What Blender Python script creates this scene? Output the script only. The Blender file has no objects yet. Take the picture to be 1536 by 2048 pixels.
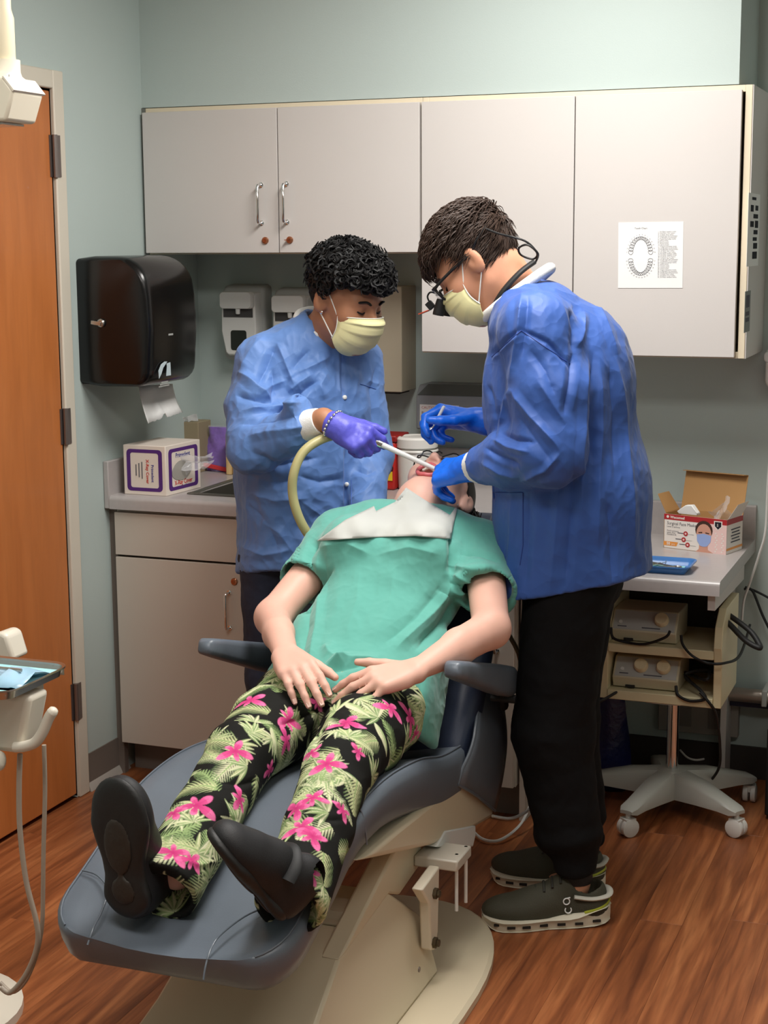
import bpy, bmesh, math, random
import numpy as np
from mathutils import Matrix, Vector
random.seed(7); rng = np.random.default_rng(7)
scene = bpy.context.scene
COL = scene.collection
# ---------------------------------------------------------------- camera
W, H, FPX = 1536, 2048, 3200.0
YAW, PITCH, ROLL, CAMZ = math.radians(20.9), math.radians(9.55), math.radians(.34), 1.6
def cam_axes():
    f = np.array([-math.sin(YAW)*math.cos(PITCH), math.cos(YAW)*math.cos(PITCH), -math.sin(PITCH)])
    r = np.array([math.cos(YAW), math.sin(YAW), 0.]); d = np.cross(f, r)
    c, s = math.cos(ROLL), math.sin(ROLL)
    return np.stack([c*r+s*d, -s*r+c*d, f])
CR = cam_axes(); CC = np.array([0., 0., CAMZ])
cd = bpy.data.cameras.new('camera'); cam = bpy.data.objects.new('camera', cd); COL.objects.link(cam)
cd.sensor_fit = 'VERTICAL'; cd.sensor_height = 36.0; cd.lens = FPX/H*36.0; cd.clip_start = .05; cd.clip_end = 50
m4 = Matrix.Identity(4)
for i in range(3):
    m4[i][0], m4[i][1], m4[i][2], m4[i][3] = CR[0][i], -CR[1][i], -CR[2][i], CC[i]
cam.matrix_world = m4; scene.camera = cam
# ---------------------------------------------------------------- world, exposure
wd = bpy.data.worlds.new('world'); scene.world = wd; wd.use_nodes = True
wd.node_tree.nodes['Background'].inputs[0].default_value = (.8, .9, 1, 1)
wd.node_tree.nodes['Background'].inputs[1].default_value = 0.05
vs = scene.view_settings
vs.view_transform = 'Standard'; vs.look = 'None'; vs.gamma = 1.0; vs.use_curve_mapping = False; vs.exposure = -0.7
# ceiling troffers of the room: (x, y, size x, size y, watts)
TROFFERS = [(-.98, 3.25, .60, 1.20, 66.), (-1.25, 1.50, 1.20, .60, 26.), (.35, 1.5, 1.2, .6, 10.)]
CEIL = 2.62
# ---------------------------------------------------------------- pixel helpers (photo pixel -> point on a plane of the room)
def ray(px): return np.array([(px[0]-W/2)/FPX, (px[1]-H/2)/FPX, 1.])@CR
def on_x(px, x): d = ray(px); return CC+d*((x-CC[0])/d[0])
def on_y(px, y): d = ray(px); return CC+d*((y-CC[1])/d[1])
def on_z(px, z): d = ray(px); return CC+d*((z-CC[2])/d[2])
def proj(p):
    q = (np.asarray(p, float)-CC)@CR.T
    return np.stack([W/2+FPX*q[..., 0]/q[..., 2], H/2+FPX*q[..., 1]/q[..., 2]], -1)
# ---------------------------------------------------------------- materials
def lin(c):
    c = np.asarray(c, float)/255.
    return tuple(np.where(c <= .04045, c/12.92, ((c+.055)/1.055)**2.4))+(1.,)
MATS = {}
def mat(name, col, rough=.5, metal=0., spec=.5, bump=None, var=None, alpha=1., trans=0., emit=0., sss=0., coat=0., sheen=0., wood=None, attr=None):
    """bump=(scale,strength,detail[,distance]); var=(scale,amount) gentle colour mottling; attr=colour attribute name"""
    if name in MATS: return MATS[name]
    m = bpy.data.materials.new(name); m.use_nodes = True; MATS[name] = m
    nt = m.node_tree; b = nt.nodes['Principled BSDF']; L = nt.links
    c = lin(col)
    b.inputs['Base Color'].default_value = c; b.inputs['Roughness'].default_value = rough
    b.inputs['Metallic'].default_value = metal; b.inputs['Specular IOR Level'].default_value = spec
    b.inputs['Alpha'].default_value = alpha; b.inputs['Transmission Weight'].default_value = trans
    b.inputs['Coat Weight'].default_value = coat; b.inputs['Sheen Weight'].default_value = sheen
    if sss:
        b.inputs['Subsurface Weight'].default_value = sss; b.inputs['Subsurface Radius'].default_value = (.012, .005, .003)
        b.inputs['Subsurface Scale'].default_value = .6
    if emit:
        b.inputs['Emission Color'].default_value = c; b.inputs['Emission Strength'].default_value = emit
    tc = nt.nodes.new('ShaderNodeTexCoord')
    if attr:
        a = nt.nodes.new('ShaderNodeAttribute'); a.attribute_name = attr; L.new(a.outputs['Color'], b.inputs['Base Color'])
    if var:
        n = nt.nodes.new('ShaderNodeTexNoise'); n.inputs['Scale'].default_value = var[0]; n.inputs['Detail'].default_value = 5
        r = nt.nodes.new('ShaderNodeValToRGB'); L.new(tc.outputs['Object'], n.inputs['Vector']); L.new(n.outputs['Fac'], r.inputs['Fac'])
        lo = tuple(x*(1-var[1]) for x in c[:3])+(1,); hi = tuple(min(1, x*(1+var[1])) for x in c[:3])+(1,)
        r.color_ramp.elements[0].position = .3; r.color_ramp.elements[1].position = .7
        r.color_ramp.elements[0].color = lo; r.color_ramp.elements[1].color = hi
        L.new(r.outputs['Color'], b.inputs['Base Color'])
    if bump:
        n = nt.nodes.new('ShaderNodeTexNoise'); n.inputs['Scale'].default_value = bump[0]; n.inputs['Detail'].default_value = bump[2]
        L.new(tc.outputs['Object'], n.inputs['Vector'])
        bp = nt.nodes.new('ShaderNodeBump'); bp.inputs['Strength'].default_value = bump[1]
        bp.inputs['Distance'].default_value = bump[3] if len(bump) > 3 else .002
        L.new(n.outputs['Fac'], bp.inputs['Height']); L.new(bp.outputs['Normal'], b.inputs['Normal'])
    return m
def wood_mat(name, ca, cb, cc, axis, scale=1., rough=.35, stretch=14., perobj=True, coat=0., bump=.15, mul=.55, vr=(.86, 1.12)):
    m = bpy.data.materials.new(name); m.use_nodes = True; MATS[name] = m
    nt = m.node_tree; b = nt.nodes['Principled BSDF']; L = nt.links; N = nt.nodes.new
    tc = N('ShaderNodeTexCoord'); mp = N('ShaderNodeMapping')
    s = [stretch*scale]*3; s[axis] = scale
    mp.inputs['Scale'].default_value = s
    add = N('ShaderNodeVectorMath'); add.operation = 'ADD'
    L.new(tc.outputs['Object'], add.inputs[0])
    if perobj:
        oi = N('ShaderNodeObjectInfo'); mu = N('ShaderNodeVectorMath'); mu.operation = 'SCALE'
        cx = N('ShaderNodeCombineXYZ'); L.new(oi.outputs['Random'], cx.inputs[0]); L.new(oi.outputs['Random'], cx.inputs[1])
        L.new(cx.outputs[0], mu.inputs[0]); mu.inputs['Scale'].default_value = 37.; L.new(mu.outputs[0], add.inputs[1])
    L.new(add.outputs[0], mp.inputs['Vector'])
    n1 = N('ShaderNodeTexNoise'); n1.inputs['Scale'].default_value = 1.2; n1.inputs['Detail'].default_value = 6; n1.inputs['Distortion'].default_value = 1.4
    n2 = N('ShaderNodeTexNoise'); n2.inputs['Scale'].default_value = 7.; n2.inputs['Detail'].default_value = 8; n2.inputs['Distortion'].default_value = .6
    L.new(mp.outputs[0], n1.inputs['Vector']); L.new(mp.outputs[0], n2.inputs['Vector'])
    r = N('ShaderNodeValToRGB'); L.new(n1.outputs['Fac'], r.inputs['Fac'])
    e = r.color_ramp.elements; e[0].position = .28; e[0].color = lin(ca); e[1].position = .72; e[1].color = lin(cc)
    k = e.new(.5); k.color = lin(cb)
    mx = N('ShaderNodeMix'); mx.data_type = 'RGBA'; mx.blend_type = 'MULTIPLY'; mx.inputs['Factor'].default_value = mul
    r2 = N('ShaderNodeValToRGB'); L.new(n2.outputs['Fac'], r2.inputs['Fac'])
    r2.color_ramp.elements[0].position = .35; r2.color_ramp.elements[0].color = (.45, .4, .36, 1); r2.color_ramp.elements[1].position = .6; r2.color_ramp.elements[1].color = (1, 1, 1, 1)
    L.new(r.outputs['Color'], mx.inputs[6]); L.new(r2.outputs['Color'], mx.inputs[7])
    out = mx.outputs[2]
    if perobj:
        hv = N('ShaderNodeHueSaturation'); mr = N('ShaderNodeMapRange'); L.new(oi.outputs['Random'], mr.inputs[0])
        mr.inputs[3].default_value = vr[0]; mr.inputs[4].default_value = vr[1]
        L.new(mr.outputs[0], hv.inputs['Value']); L.new(out, hv.inputs['Color']); out = hv.outputs['Color']
    L.new(out, b.inputs['Base Color'])
    b.inputs['Roughness'].default_value = rough; b.inputs['Coat Weight'].default_value = coat
    bp = N('ShaderNodeBump'); bp.inputs['Strength'].default_value = bump; bp.inputs['Distance'].default_value = .001
    L.new(n2.outputs['Fac'], bp.inputs['Height']); L.new(bp.outputs['Normal'], b.inputs['Normal'])
    return m
# ---------------------------------------------------------------- objects
ORG = {}
def _link(o, parent, label=None, cat=None, group=None, kind=None):
    COL.objects.link(o)
    if parent is not None: o.parent = parent
    if label: o['label'] = label
    if cat: o['category'] = cat
    if group: o['group'] = group
    if kind: o['kind'] = kind
    return o
def thing(name, label, cat, loc, group=None):
    o = bpy.data.objects.new(name, None); o.location = loc; o.empty_display_size = .05
    _link(o, None, label, cat, group); ORG[o.name] = np.array(loc, float)
    return o
def org_of(parent):
    return ORG.get(parent.name, np.zeros(3)) if parent is not None else np.zeros(3)
def mesh(name, V, F, m, parent=None, label=None, cat=None, group=None, kind=None, smooth=35, bevel=0., seg=2, at=None, sub=0, solid=0., mats=None, midx=None, cols=None):
    """V in world coordinates; the object's origin is the parent's origin (or `at`)."""
    V = np.asarray(V, float).reshape(-1, 3)
    o0 = org_of(parent)
    if parent is None and at is not None: o0 = np.asarray(at, float)
    me = bpy.data.meshes.new(name)
    if isinstance(F, np.ndarray):
        nf, k = F.shape
        me.vertices.add(len(V)); me.vertices.foreach_set('co', (V-o0).ravel())
        me.loops.add(nf*k); me.loops.foreach_set('vertex_index', F.ravel().astype(np.int32))
        me.polygons.add(nf); me.polygons.foreach_set('loop_start', np.arange(0, nf*k, k, dtype=np.int32))
        me.update(calc_edges=True); me.validate()
    else:
        me.from_pydata((V-o0).tolist(), [], [list(f) for f in F]); me.update()
    for mm in (mats or [m]): me.materials.append(mm)
    if midx is not None: me.polygons.foreach_set('material_index', np.asarray(midx, np.int32))
    if smooth == 180: me.shade_smooth()
    elif smooth:
        me.shade_smooth(); me.set_sharp_from_angle(angle=math.radians(smooth))
    if cols is not None:
        a = me.color_attributes.new('col', 'FLOAT_COLOR', 'POINT')
        a.data.foreach_set('color', np.concatenate([cols, np.ones((len(cols), 1))], 1).astype(np.float32).ravel())
    o = bpy.data.objects.new(name, me)
    if parent is not None: ORG_part = o0
    else: o.location = o0
    _link(o, parent, label, cat, group, kind)
    ORG[o.name] = o0
    if bevel:
        b = o.modifiers.new('bevel', 'BEVEL'); b.width = bevel; b.segments = seg; b.limit_method = 'ANGLE'; b.angle_limit = math.radians(40)
        b.harden_normals = False
    if solid:
        s = o.modifiers.new('solid', 'SOLIDIFY'); s.thickness = solid; s.offset = 0
    if sub:
        s = o.modifiers.new('sub', 'SUBSURF'); s.levels = sub; s.render_levels = sub
    return o
def nrm(v): v = np.asarray(v, float); return v/(np.linalg.norm(v)+1e-12)
def frame_from(f, up=(0, 0, 1)):
    f = nrm(f); s = np.cross(f, up)
    if np.linalg.norm(s) < 1e-6: s = np.array([1., 0, 0])
    s = nrm(s); return f, s, np.cross(s, f)
def rotm(ax, deg):
    ax = nrm(ax); a = math.radians(deg); K = np.array([[0, -ax[2], ax[1]], [ax[2], 0, -ax[0]], [-ax[1], ax[0], 0]])
    return np.eye(3)+math.sin(a)*K+(1-math.cos(a))*K@K
def catmull(P, n=8, closed=False):
    P = np.asarray(P, float); N = len(P); out = []
    rngi = range(N if closed else N-1)
    for i in rngi:
        if closed: p0, p1, p2, p3 = P[(i-1) % N], P[i], P[(i+1) % N], P[(i+2) % N]
        else: p0, p1, p2, p3 = P[max(i-1, 0)], P[i], P[i+1], P[min(i+2, N-1)]
        for t in np.linspace(0, 1, n, endpoint=False):
            out.append(.5*((2*p1)+(-p0+p2)*t+(2*p0-5*p1+4*p2-p3)*t*t+(-p0+3*p1-3*p2+p3)*t**3))
    if not closed: out.append(P[-1])
    return np.array(out)
class MB:
    def __init__(s): s.V = []; s.F = []; s.I = []
    def add(s, V, F, mi=0):
        k = len(s.V); s.V.extend([tuple(v) for v in np.asarray(V, float)]); s.F.extend([tuple(int(k+i) for i in f) for f in F]); s.I.extend([mi]*len(F)); return s
    def box(s, lo, hi, mi=0):
        lo, hi = np.minimum(lo, hi), np.maximum(lo, hi); return s.obox((np.array(lo)+hi)/2, np.eye(3), (np.array(hi)-lo)/2, mi)
    def obox(s, c, R, h, mi=0):
        R = np.asarray(R, float); sg = np.array([[a, b, d] for a in(-1, 1) for b in(-1, 1) for d in(-1, 1)], float)
        V = np.asarray(c)+(sg*np.asarray(h))@R
        F = [(0, 1, 3, 2), (4, 6, 7, 5), (0, 4, 5, 1), (2, 3, 7, 6), (0, 2, 6, 4), (1, 5, 7, 3)]
        if np.linalg.det(R) < 0: F = [f[::-1] for f in F]
        return s.add(V, F, mi)
    def tube(s, P, r, n=10, caps=True, closed=False, mi=0, flat=1.):
        P = np.asarray(P, float); N = len(P); r = np.broadcast_to(np.asarray(r, float), (N,))
        T = np.gradient(P, axis=0) if not closed else (np.roll(P, -1, 0)-np.roll(P, 1, 0))
        T /= np.linalg.norm(T, axis=1)[:, None]+1e-12
        u = np.cross(T[0], (0, 0, 1));
        if np.linalg.norm(u) < 1e-3: u = np.cross(T[0], (0, 1, 0))
        u = nrm(u); V = []; a = np.arange(n)*2*math.pi/n
        for i in range(N):
            u = nrm(u-T[i]*np.dot(u, T[i])); v = np.cross(T[i], u)
            V.append(P[i]+r[i]*(np.cos(a)[:, None]*u+flat*np.sin(a)[:, None]*v))
        F = []
        for i in range(N if closed else N-1):
            j = (i+1) % N
            for k in range(n): F.append((i*n+k, i*n+(k+1) % n, j*n+(k+1) % n, j*n+k))
        V = np.concatenate(V)
        if caps and not closed: F.append(tuple(range(n))[::-1]); F.append(tuple((N-1)*n+k for k in range(n)))
        return s.add(V, F, mi)
    def lathe(s, prof, o, ax=(0, 0, 1), n=32, mi=0, ell=1.):
        f, a, b = frame_from(ax, (0, 1, 0) if abs(ax[2]) > .9 else (0, 0, 1)); ang = np.arange(n)*2*math.pi/n; V = []; F = []
        for r, h in prof: V.append(np.asarray(o)+h*f+r*(np.cos(ang)[:, None]*a+ell*np.sin(ang)[:, None]*b))
        N = len(prof)
        for i in range(N-1):
            for k in range(n): F.append((i*n+k, i*n+(k+1) % n, (i+1)*n+(k+1) % n, (i+1)*n+k))
        F.append(tuple(range(n))[::-1]); F.append(tuple((N-1)*n+k for k in range(n)))
        return s.add(np.concatenate(V), F, mi)
    def prism(s, poly, d, mi=0):
        """poly: Nx3 planar points; extruded by vector d"""
        poly = np.asarray(poly, float); n = len(poly); d = np.asarray(d, float)
        nn = sum(np.cross(poly[i]-poly[0], poly[(i+1) % n]-poly[0]) for i in range(n))
        if np.dot(nn, d) > 0: poly = poly[::-1]
        F = [tuple(range(n)), tuple(range(2*n-1, n-1, -1))]+[(i, n+i, n+(i+1) % n, (i+1) % n)[::1] for i in range(n)]
        F = [F[0], F[1]]+[(i, (i+1) % n, n+(i+1) % n, n+i)[::-1] for i in range(n)]
        return s.add(np.concatenate([poly, poly+d]), F, mi)
    def grid(s, G, mi=0, wrap=False):
        G = np.asarray(G, float); a, b = G.shape[:2]
        F = [(i*b+j, i*b+(j+1) % b, (i+1)*b+(j+1) % b, (i+1)*b+j) for i in range(a-1) for j in range(b if wrap else b-1)]
        return s.add(G.reshape(-1, 3), F, mi)
    def build(s, name, m, parent=None, **k):
        if isinstance(m, (list, tuple)): k['mats'] = list(m); k['midx'] = s.I; m = m[0]
        return mesh(name, s.V, s.F, m, parent, **k)
def bx(name, lo, hi, m, parent=None, bevel=.002, **k): return MB().box(lo, hi).build(name, m, parent, bevel=bevel, **k)
def rrect(w, h, r, n=5):
    """rounded rectangle outline centred on 0, CCW"""
    pts = []
    for cx, cy, a0 in((w/2-r, h/2-r, 0), (-w/2+r, h/2-r, 90), (-w/2+r, -h/2+r, 180), (w/2-r, -h/2+r, 270)):
        for i in range(n+1): a = math.radians(a0+90*i/n); pts.append((cx+r*math.cos(a), cy+r*math.sin(a)))
    return np.array(pts)
def text(name, s, size, m, parent, o, xd, yd, align='LEFT', depth=0., bold=0., sx=1.):
    """flat lettering as mesh: o origin, xd reading direction, yd up"""
    cu = bpy.data.curves.new(name, 'FONT'); cu.body = s; cu.size = size; cu.align_x = align; cu.offset = bold; cu.resolution_u = 2
    ob = bpy.data.objects.new(name, cu); COL.objects.link(ob)
    me = bpy.data.meshes.new_from_object(ob.evaluated_get(bpy.context.evaluated_depsgraph_get()))
    bpy.data.objects.remove(ob); bpy.data.curves.remove(cu)
    n = len(me.vertices); co = np.zeros(n*3); me.vertices.foreach_get('co', co); co = co.reshape(-1, 3)
    xd, yd = nrm(xd), nrm(yd); V = np.asarray(o)+co[:, :1]*xd*sx+co[:, 1:2]*yd
    F = [tuple(p.vertices) for p in me.polygons]; bpy.data.meshes.remove(me)
    return mesh(name, V, F, m, parent, smooth=0)
def pix_poly(pts, plane, val, push=0.):
    fn = {'x': on_x, 'y': on_y, 'z': on_z}[plane]
    return np.array([fn(p, val) for p in pts])
# ================================================================ materials
XL, YB, XR, YF0 = -2.45, 4.72, 1.30, -1.30
EXX = np.array([1., 0, 0])
M_wall = mat('wall_paint', (183, 196, 192), .75, spec=.3, bump=(260, .12, 3), var=(1.3, .02))
M_ceil = mat('ceiling_paint', (225, 224, 218), .9)
M_cream = mat('cream_trim', (214, 206, 190), .45)
M_lam = mat('grey_laminate', (206, 201, 197), .42, spec=.4, bump=(420, .05, 2), var=(2.5, .012))
M_lamb = mat('taupe_laminate', (200, 190, 178), .45, spec=.4, bump=(420, .05, 2))
M_edge = mat('cream_edge', (221, 208, 182), .55)
M_dark = mat('dark_gap', (38, 34, 30), .8)
M_counter = mat('counter_laminate', (178, 172, 170), .28, spec=.5, var=(60, .03))
M_kick = mat('vinyl_base', (116, 106, 98), .55)
M_kick2 = mat('vinyl_base_foot', (186, 180, 172), .5)
M_steel = mat('brushed_steel', (196, 192, 186), .28, metal=1.)
M_steeld = mat('sink_steel', (120, 118, 110), .42, metal=.8)
M_chrome = mat('chrome', (225, 225, 225), .12, metal=1.)
M_brass = mat('copper_lock', (186, 130, 100), .3, metal=1.)
M_hinge = mat('bronze_hinge', (136, 126, 122), .35, metal=.8)
M_white = mat('white_plastic', (226, 226, 222), .4)
M_greyp = mat('grey_plastic', (168, 170, 166), .45)
M_black = mat('black_plastic', (14, 13, 14), .22, spec=.5)
M_blackm = mat('black_matte', (16, 16, 17), .6)
M_paper = mat('white_paper', (236, 236, 234), .8, spec=.2)
M_ink = mat('grey_ink', (92, 92, 100), .8, spec=.1)
M_inkd = mat('dark_ink', (40, 40, 46), .8, spec=.1)
M_door = wood_mat('door_veneer', (184, 106, 52), (192, 114, 58), (200, 122, 66), 2, .6, .42, 7., False, .1, .03, .18)
M_floor = wood_mat('floor_wood', (104, 55, 30), (152, 88, 50), (186, 118, 72), 1, .9, .40, 15., True, .0, .10, .5, (.92, 1.08))
M_subfloor = wood_mat('floor_far', (104, 55, 30), (152, 88, 50), (186, 118, 72), 1, .9, .40, 15., False, .0, .10, .5)
# ================================================================ room shell
fl = mesh('floor', [(XL-.1, YF0, -.02), (XR, YF0, -.02), (XR, YB, -.02), (XL-.1, YB, -.02), (XL-.1, YF0, -.004), (XR, YF0, -.004), (XR, YB, -.004), (XL-.1, YB, -.004)],
          [(3, 2, 1, 0), (4, 5, 6, 7), (0, 1, 5, 4), (1, 2, 6, 5), (2, 3, 7, 6), (3, 0, 4, 7)], M_subfloor, kind='structure', smooth=0)
# planks: each its own piece, laid along the room's depth
PW, PL, G = .1016, 1.22, .0003
plk = {}
def plank_mesh(w, l):
    k = (round(w, 3), round(l, 3))
    if k not in plk:
        b = .0002
        V = [(0, 0, -.004), (w, 0, -.004), (w, l, -.004), (0, l, -.004), (0, 0, -b), (w, 0, -b), (w, l, -b), (0, l, -b), (b, b, 0), (w-b, b, 0), (w-b, l-b, 0), (b, l-b, 0)]
        F = [(0, 1, 5, 4), (1, 2, 6, 5), (2, 3, 7, 6), (3, 0, 4, 7), (4, 5, 9, 8), (5, 6, 10, 9), (6, 7, 11, 10), (7, 4, 8, 11), (8, 9, 10, 11)]
        me = bpy.data.meshes.new('plank'); me.from_pydata(V, [], F); me.materials.append(M_floor); me.update(); plk[k] = me
    return plk[k]
row = 0; x = XL
while x < XR-.01:
    w = min(PW, XR-x); y = YF0 - (row*.47 % 1.0)*PL
    while y < YB-.005:
        y0, y1 = max(y, YF0), min(y+PL, YB)
        if y1-y0 > .02:
            o = bpy.data.objects.new('plank', plank_mesh(w-G, y1-y0-G)); o.location = (x, y0, 0); _link(o, fl)
        y += PL
    x += PW; row += 1
def slab(name, lo, hi, m): return bx(name, lo, hi, m, kind='structure', bevel=0, smooth=0)
DY0, DY1, DZ = 2.97, 3.878, 2.02      # door opening in the left wall
slab('wall_back', (XL-.1, YB, 0), (XR+.1, YB+.1, CEIL), M_wall)
wl = MB().box((XL-.1, DY1, 0), (XL, YB, CEIL)).box((XL-.1, YF0, 0), (XL, DY0, CEIL)).box((XL-.1, DY0, DZ), (XL, DY1, CEIL))
wl.build('wall_left', M_wall, kind='structure', smooth=0)
slab('wall_right', (XR, YF0-.1, 0), (XR+.1, YB, CEIL), M_wall)
slab('wall_front', (XL-.1, YF0-.1, 0), (XR, YF0, CEIL), M_wall)
slab('ceiling', (XL-.1, YF0-.1, CEIL), (XR+.1, YB+.1, CEIL+.05), M_ceil)
YU = 4.385                             # face of the soffit and of the upper carcasses
slab('wall_soffit', (XL, YU, 2.006), (-.668, YB, CEIL), M_wall)
# door, frame, hinges
fr = MB().box((XL-.1, DY1, 0), (XL+.012, DY1+.052, DZ+.05)).box((XL-.1, DY0-.052, 0), (XL+.012, DY0, DZ+.05)).box((XL-.1, DY0, DZ), (XL+.012, DY1, DZ+.05))
fr.build('trim_1', M_cream, kind='structure', bevel=.004)
d1 = bx('door_1', (XL-.04, DY0+.004, .012), (XL+.002, DY1-.006, DZ-.006), M_door, kind='structure', bevel=.003)
for (pa, pb) in (((106, 270), (106, 355)), ((133, 833), (133, 887)), ((152, 1363), (152, 1437))):
    za, zb = on_x(pa, XL)[2], on_x(pb, XL)[2]
    if zb > .9 and zb < 1.3: za = zb+.102
    h = MB().tube([(XL+.012, DY1-.003, zb), (XL+.012, DY1-.003, za)], .0075, 10).box((XL+.001, DY1-.018, zb+.001), (XL+.0045, DY1-.004, za-.001))
    h.box((XL+.0122, DY1-.002, zb+.001), (XL+.0150, DY1+.02, za-.001))
    h.build('hinge', M_hinge, d1)
slab('wall_light_seal', (XL-.2, DY0-.3, -.02), (XL-.102, DY1+.3, DZ+.3), M_dark)  # added unseen dark slab, stops background light leaking in under the door
hq = np.array([XL+.002, DY0+.07, 1.0]); MB().lathe([(.026, 0), (.026, .006), (.012, .009), (.010, .045)], hq, (1, 0, 0), 20).tube([hq+EXX*.042, hq+EXX*.045+np.array([0, .03, 0]), hq+EXX*.045+np.array([0, .12, 0])], [.010, .010, .008], 10).build('door_handle', M_steel, d1, smooth=50, label='steel lever door handle')
# vinyl cove base along the left wall and at the back
bl = MB().prism([(XL, DY1+.053, 0), (XL+.012, DY1+.053, 0), (XL+.004, DY1+.053, .02), (XL+.004, DY1+.053, .112), (XL, DY1+.053, .112)], (0, 4.165-DY1-.053, 0))
bo = bl.build('baseboard_left', M_kick, kind='structure')
MB().prism([(XL+.004, DY1+.054, 0), (XL+.016, DY1+.054, 0), (XL+.010, DY1+.054, .014), (XL+.004, DY1+.054, .024)], (0, 4.165-DY1-.055, 0)).build('cove_foot', M_kick2, bo)
bx('baseboard_back', (-1.18, YB-.008, 0), (XR, YB, .1), mat('dark_base', (58, 54, 50), .6), kind='structure')
# ceiling troffers
M_glow = mat('troffer_glow', (255, 250, 242), .5, emit=6.)
for i, (tx, ty, sx, sy, pw) in enumerate(TROFFERS):
    t = thing('ceiling_light', ('recessed ceiling troffer above the dental chair', 'recessed ceiling troffer between door side and camera', 'recessed ceiling troffer near the right wall')[i], 'light', (tx, ty, CEIL-.03), 'ceiling troffers')
    f = MB()
    for a in(-1, 1):
        f.box((tx+a*sx/2-.02, ty-sy/2-.02, CEIL-.03), (tx+a*sx/2+.02, ty+sy/2+.02, CEIL-.001)); f.box((tx-sx/2, ty+a*sy/2-.02, CEIL-.03), (tx+sx/2, ty+a*sy/2+.02, CEIL-.001))
    f.build('frame', M_white, t)
    bx('diffuser', (tx-sx/2+.02, ty-sy/2+.02, CEIL-.02), (tx+sx/2-.02, ty+sy/2-.02, CEIL-.015), M_glow, t, bevel=0)
    la = bpy.data.lights.new('tube_light', 'AREA'); la.shape = 'RECTANGLE'; la.size = sx-.06; la.size_y = sy-.06; la.energy = pw; la.color = (1., .972, .932)
    lo = bpy.data.objects.new('tube_light', la); lo.location = (0, 0, .005); COL.objects.link(lo); lo.parent = t
# ================================================================ upper cabinets
DT = .018
def bar_handle(c, parent, L=.11, r=.0042, out=.028, nd=(0, -1, 0), m=None, ax=(0, 0, 1)):
    c = np.asarray(c, float); nd = nrm(nd); ax = np.asarray(ax, float); a, b = c+ax*L/2, c-ax*L/2
    P = [a, a+nd*out*.55, a+nd*out*.9-ax*.002, a+nd*out-ax*.008, b+nd*out+ax*.008, b+nd*out*.9+ax*.002, b+nd*out*.55, b]
    h = MB().tube(P, r, 10); h.lathe([(.0075, 0), (.0075, .003), (.004, .004)], a, nd, 12); h.lathe([(.0075, 0), (.0075, .003), (.004, .004)], b, nd, 12)
    return h.build('handle', m or M_chrome, parent, label='chrome bar handle')
def lock(c, parent, nd=(0, -1, 0), key=False):
    h = MB().lathe([(.0105, 0), (.0105, .004), (.009, .006), (.0055, .0065), (.005, .0055)], c, nd, 20)
    h.obox(np.asarray(c)+np.asarray(nd)*.0068, np.eye(3), (.0008, .0007, .004))
    if key: h.obox(np.asarray(c)+np.asarray(nd)*.014+np.array([-.004, 0, 0]), np.eye(3), (.005, .008, .0012))
    return h.build('lock', M_brass, parent, label='round copper-coloured cabinet lock')
def upper(name, label, x0, x1, z0, xs, handles, endpanel=False):
    t = thing(name, label, 'cabinet', ((x0+x1)/2, YB, z0))
    zt = 2.004; th = .018
    b = MB().box((x0, YU, z0), (x0+th, YB-.002, zt)).box((x1-th, YU, z0), (x1, YB-.002, zt)).box((x0+th, YU, z0), (x1-th, YB-.002, z0+th)).box((x0+th, YU, zt-th), (x1-th, YB-.002, zt)).box((x0+th, YB-.014, z0+th), (x1-th, YB-.004, zt-th))
    b.build('body', M_edge, t, bevel=.001)
    if endpanel: bx('end_panel', (x1+.0003, YU+.003, z0), (x1+.003, YB-.002, zt), M_lam, t, bevel=0)
    for i in range(len(xs)-1):
        d = MB().box((xs[i]+.0015, YU-DT-.002, z0+.004), (xs[i+1]-.0015, YU-.002, zt-.0135)).build('door', M_lam, t, bevel=.0012)
        for (hx, hz) in handles[i][0]: bar_handle((hx, YU-DT-.002, hz), d)
        for (hx, hz, k) in handles[i][1]: lock((hx, YU-DT-.002, hz), d, key=k)
    return t
yd = YU-DT-.002
hz = lambda p: on_y(p, yd)
h1, h2, l1, l2 = hz((523, 408)), hz((574, 406)), hz((531, 481)), hz((580, 480))
upper('wall_cabinet', 'short grey-white wall cabinet with two handled doors above the paper towel dispenser', XL+.012, -1.5505, 1.569, [XL+.009, -1.9935, -1.5515],
      [([(h1[0], h1[2])], [(l1[0], l1[2], False)]), ([(h2[0], h2[2])], [(l2[0], l2[2], True)])])
upper('wall_cabinet', 'taller grey-white wall cabinet with tooth chart taped on its right door', -1.5495, -.632, 1.286, [-1.5485, -1.1035, -.655], [([], []), ([], [])], True)
# grey strip painted in for the shadow gap between cabinet and left wall
bx('filler_gap_strip', (XL, YU-.004, 1.569), (XL+.0115, YU+.01, 2.004), mat('shadow_gap_grey', (110, 112, 106), .7), label='narrow grey strip standing for the shadow gap between wall cabinet and left wall', cat='filler strip', bevel=0)
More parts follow.
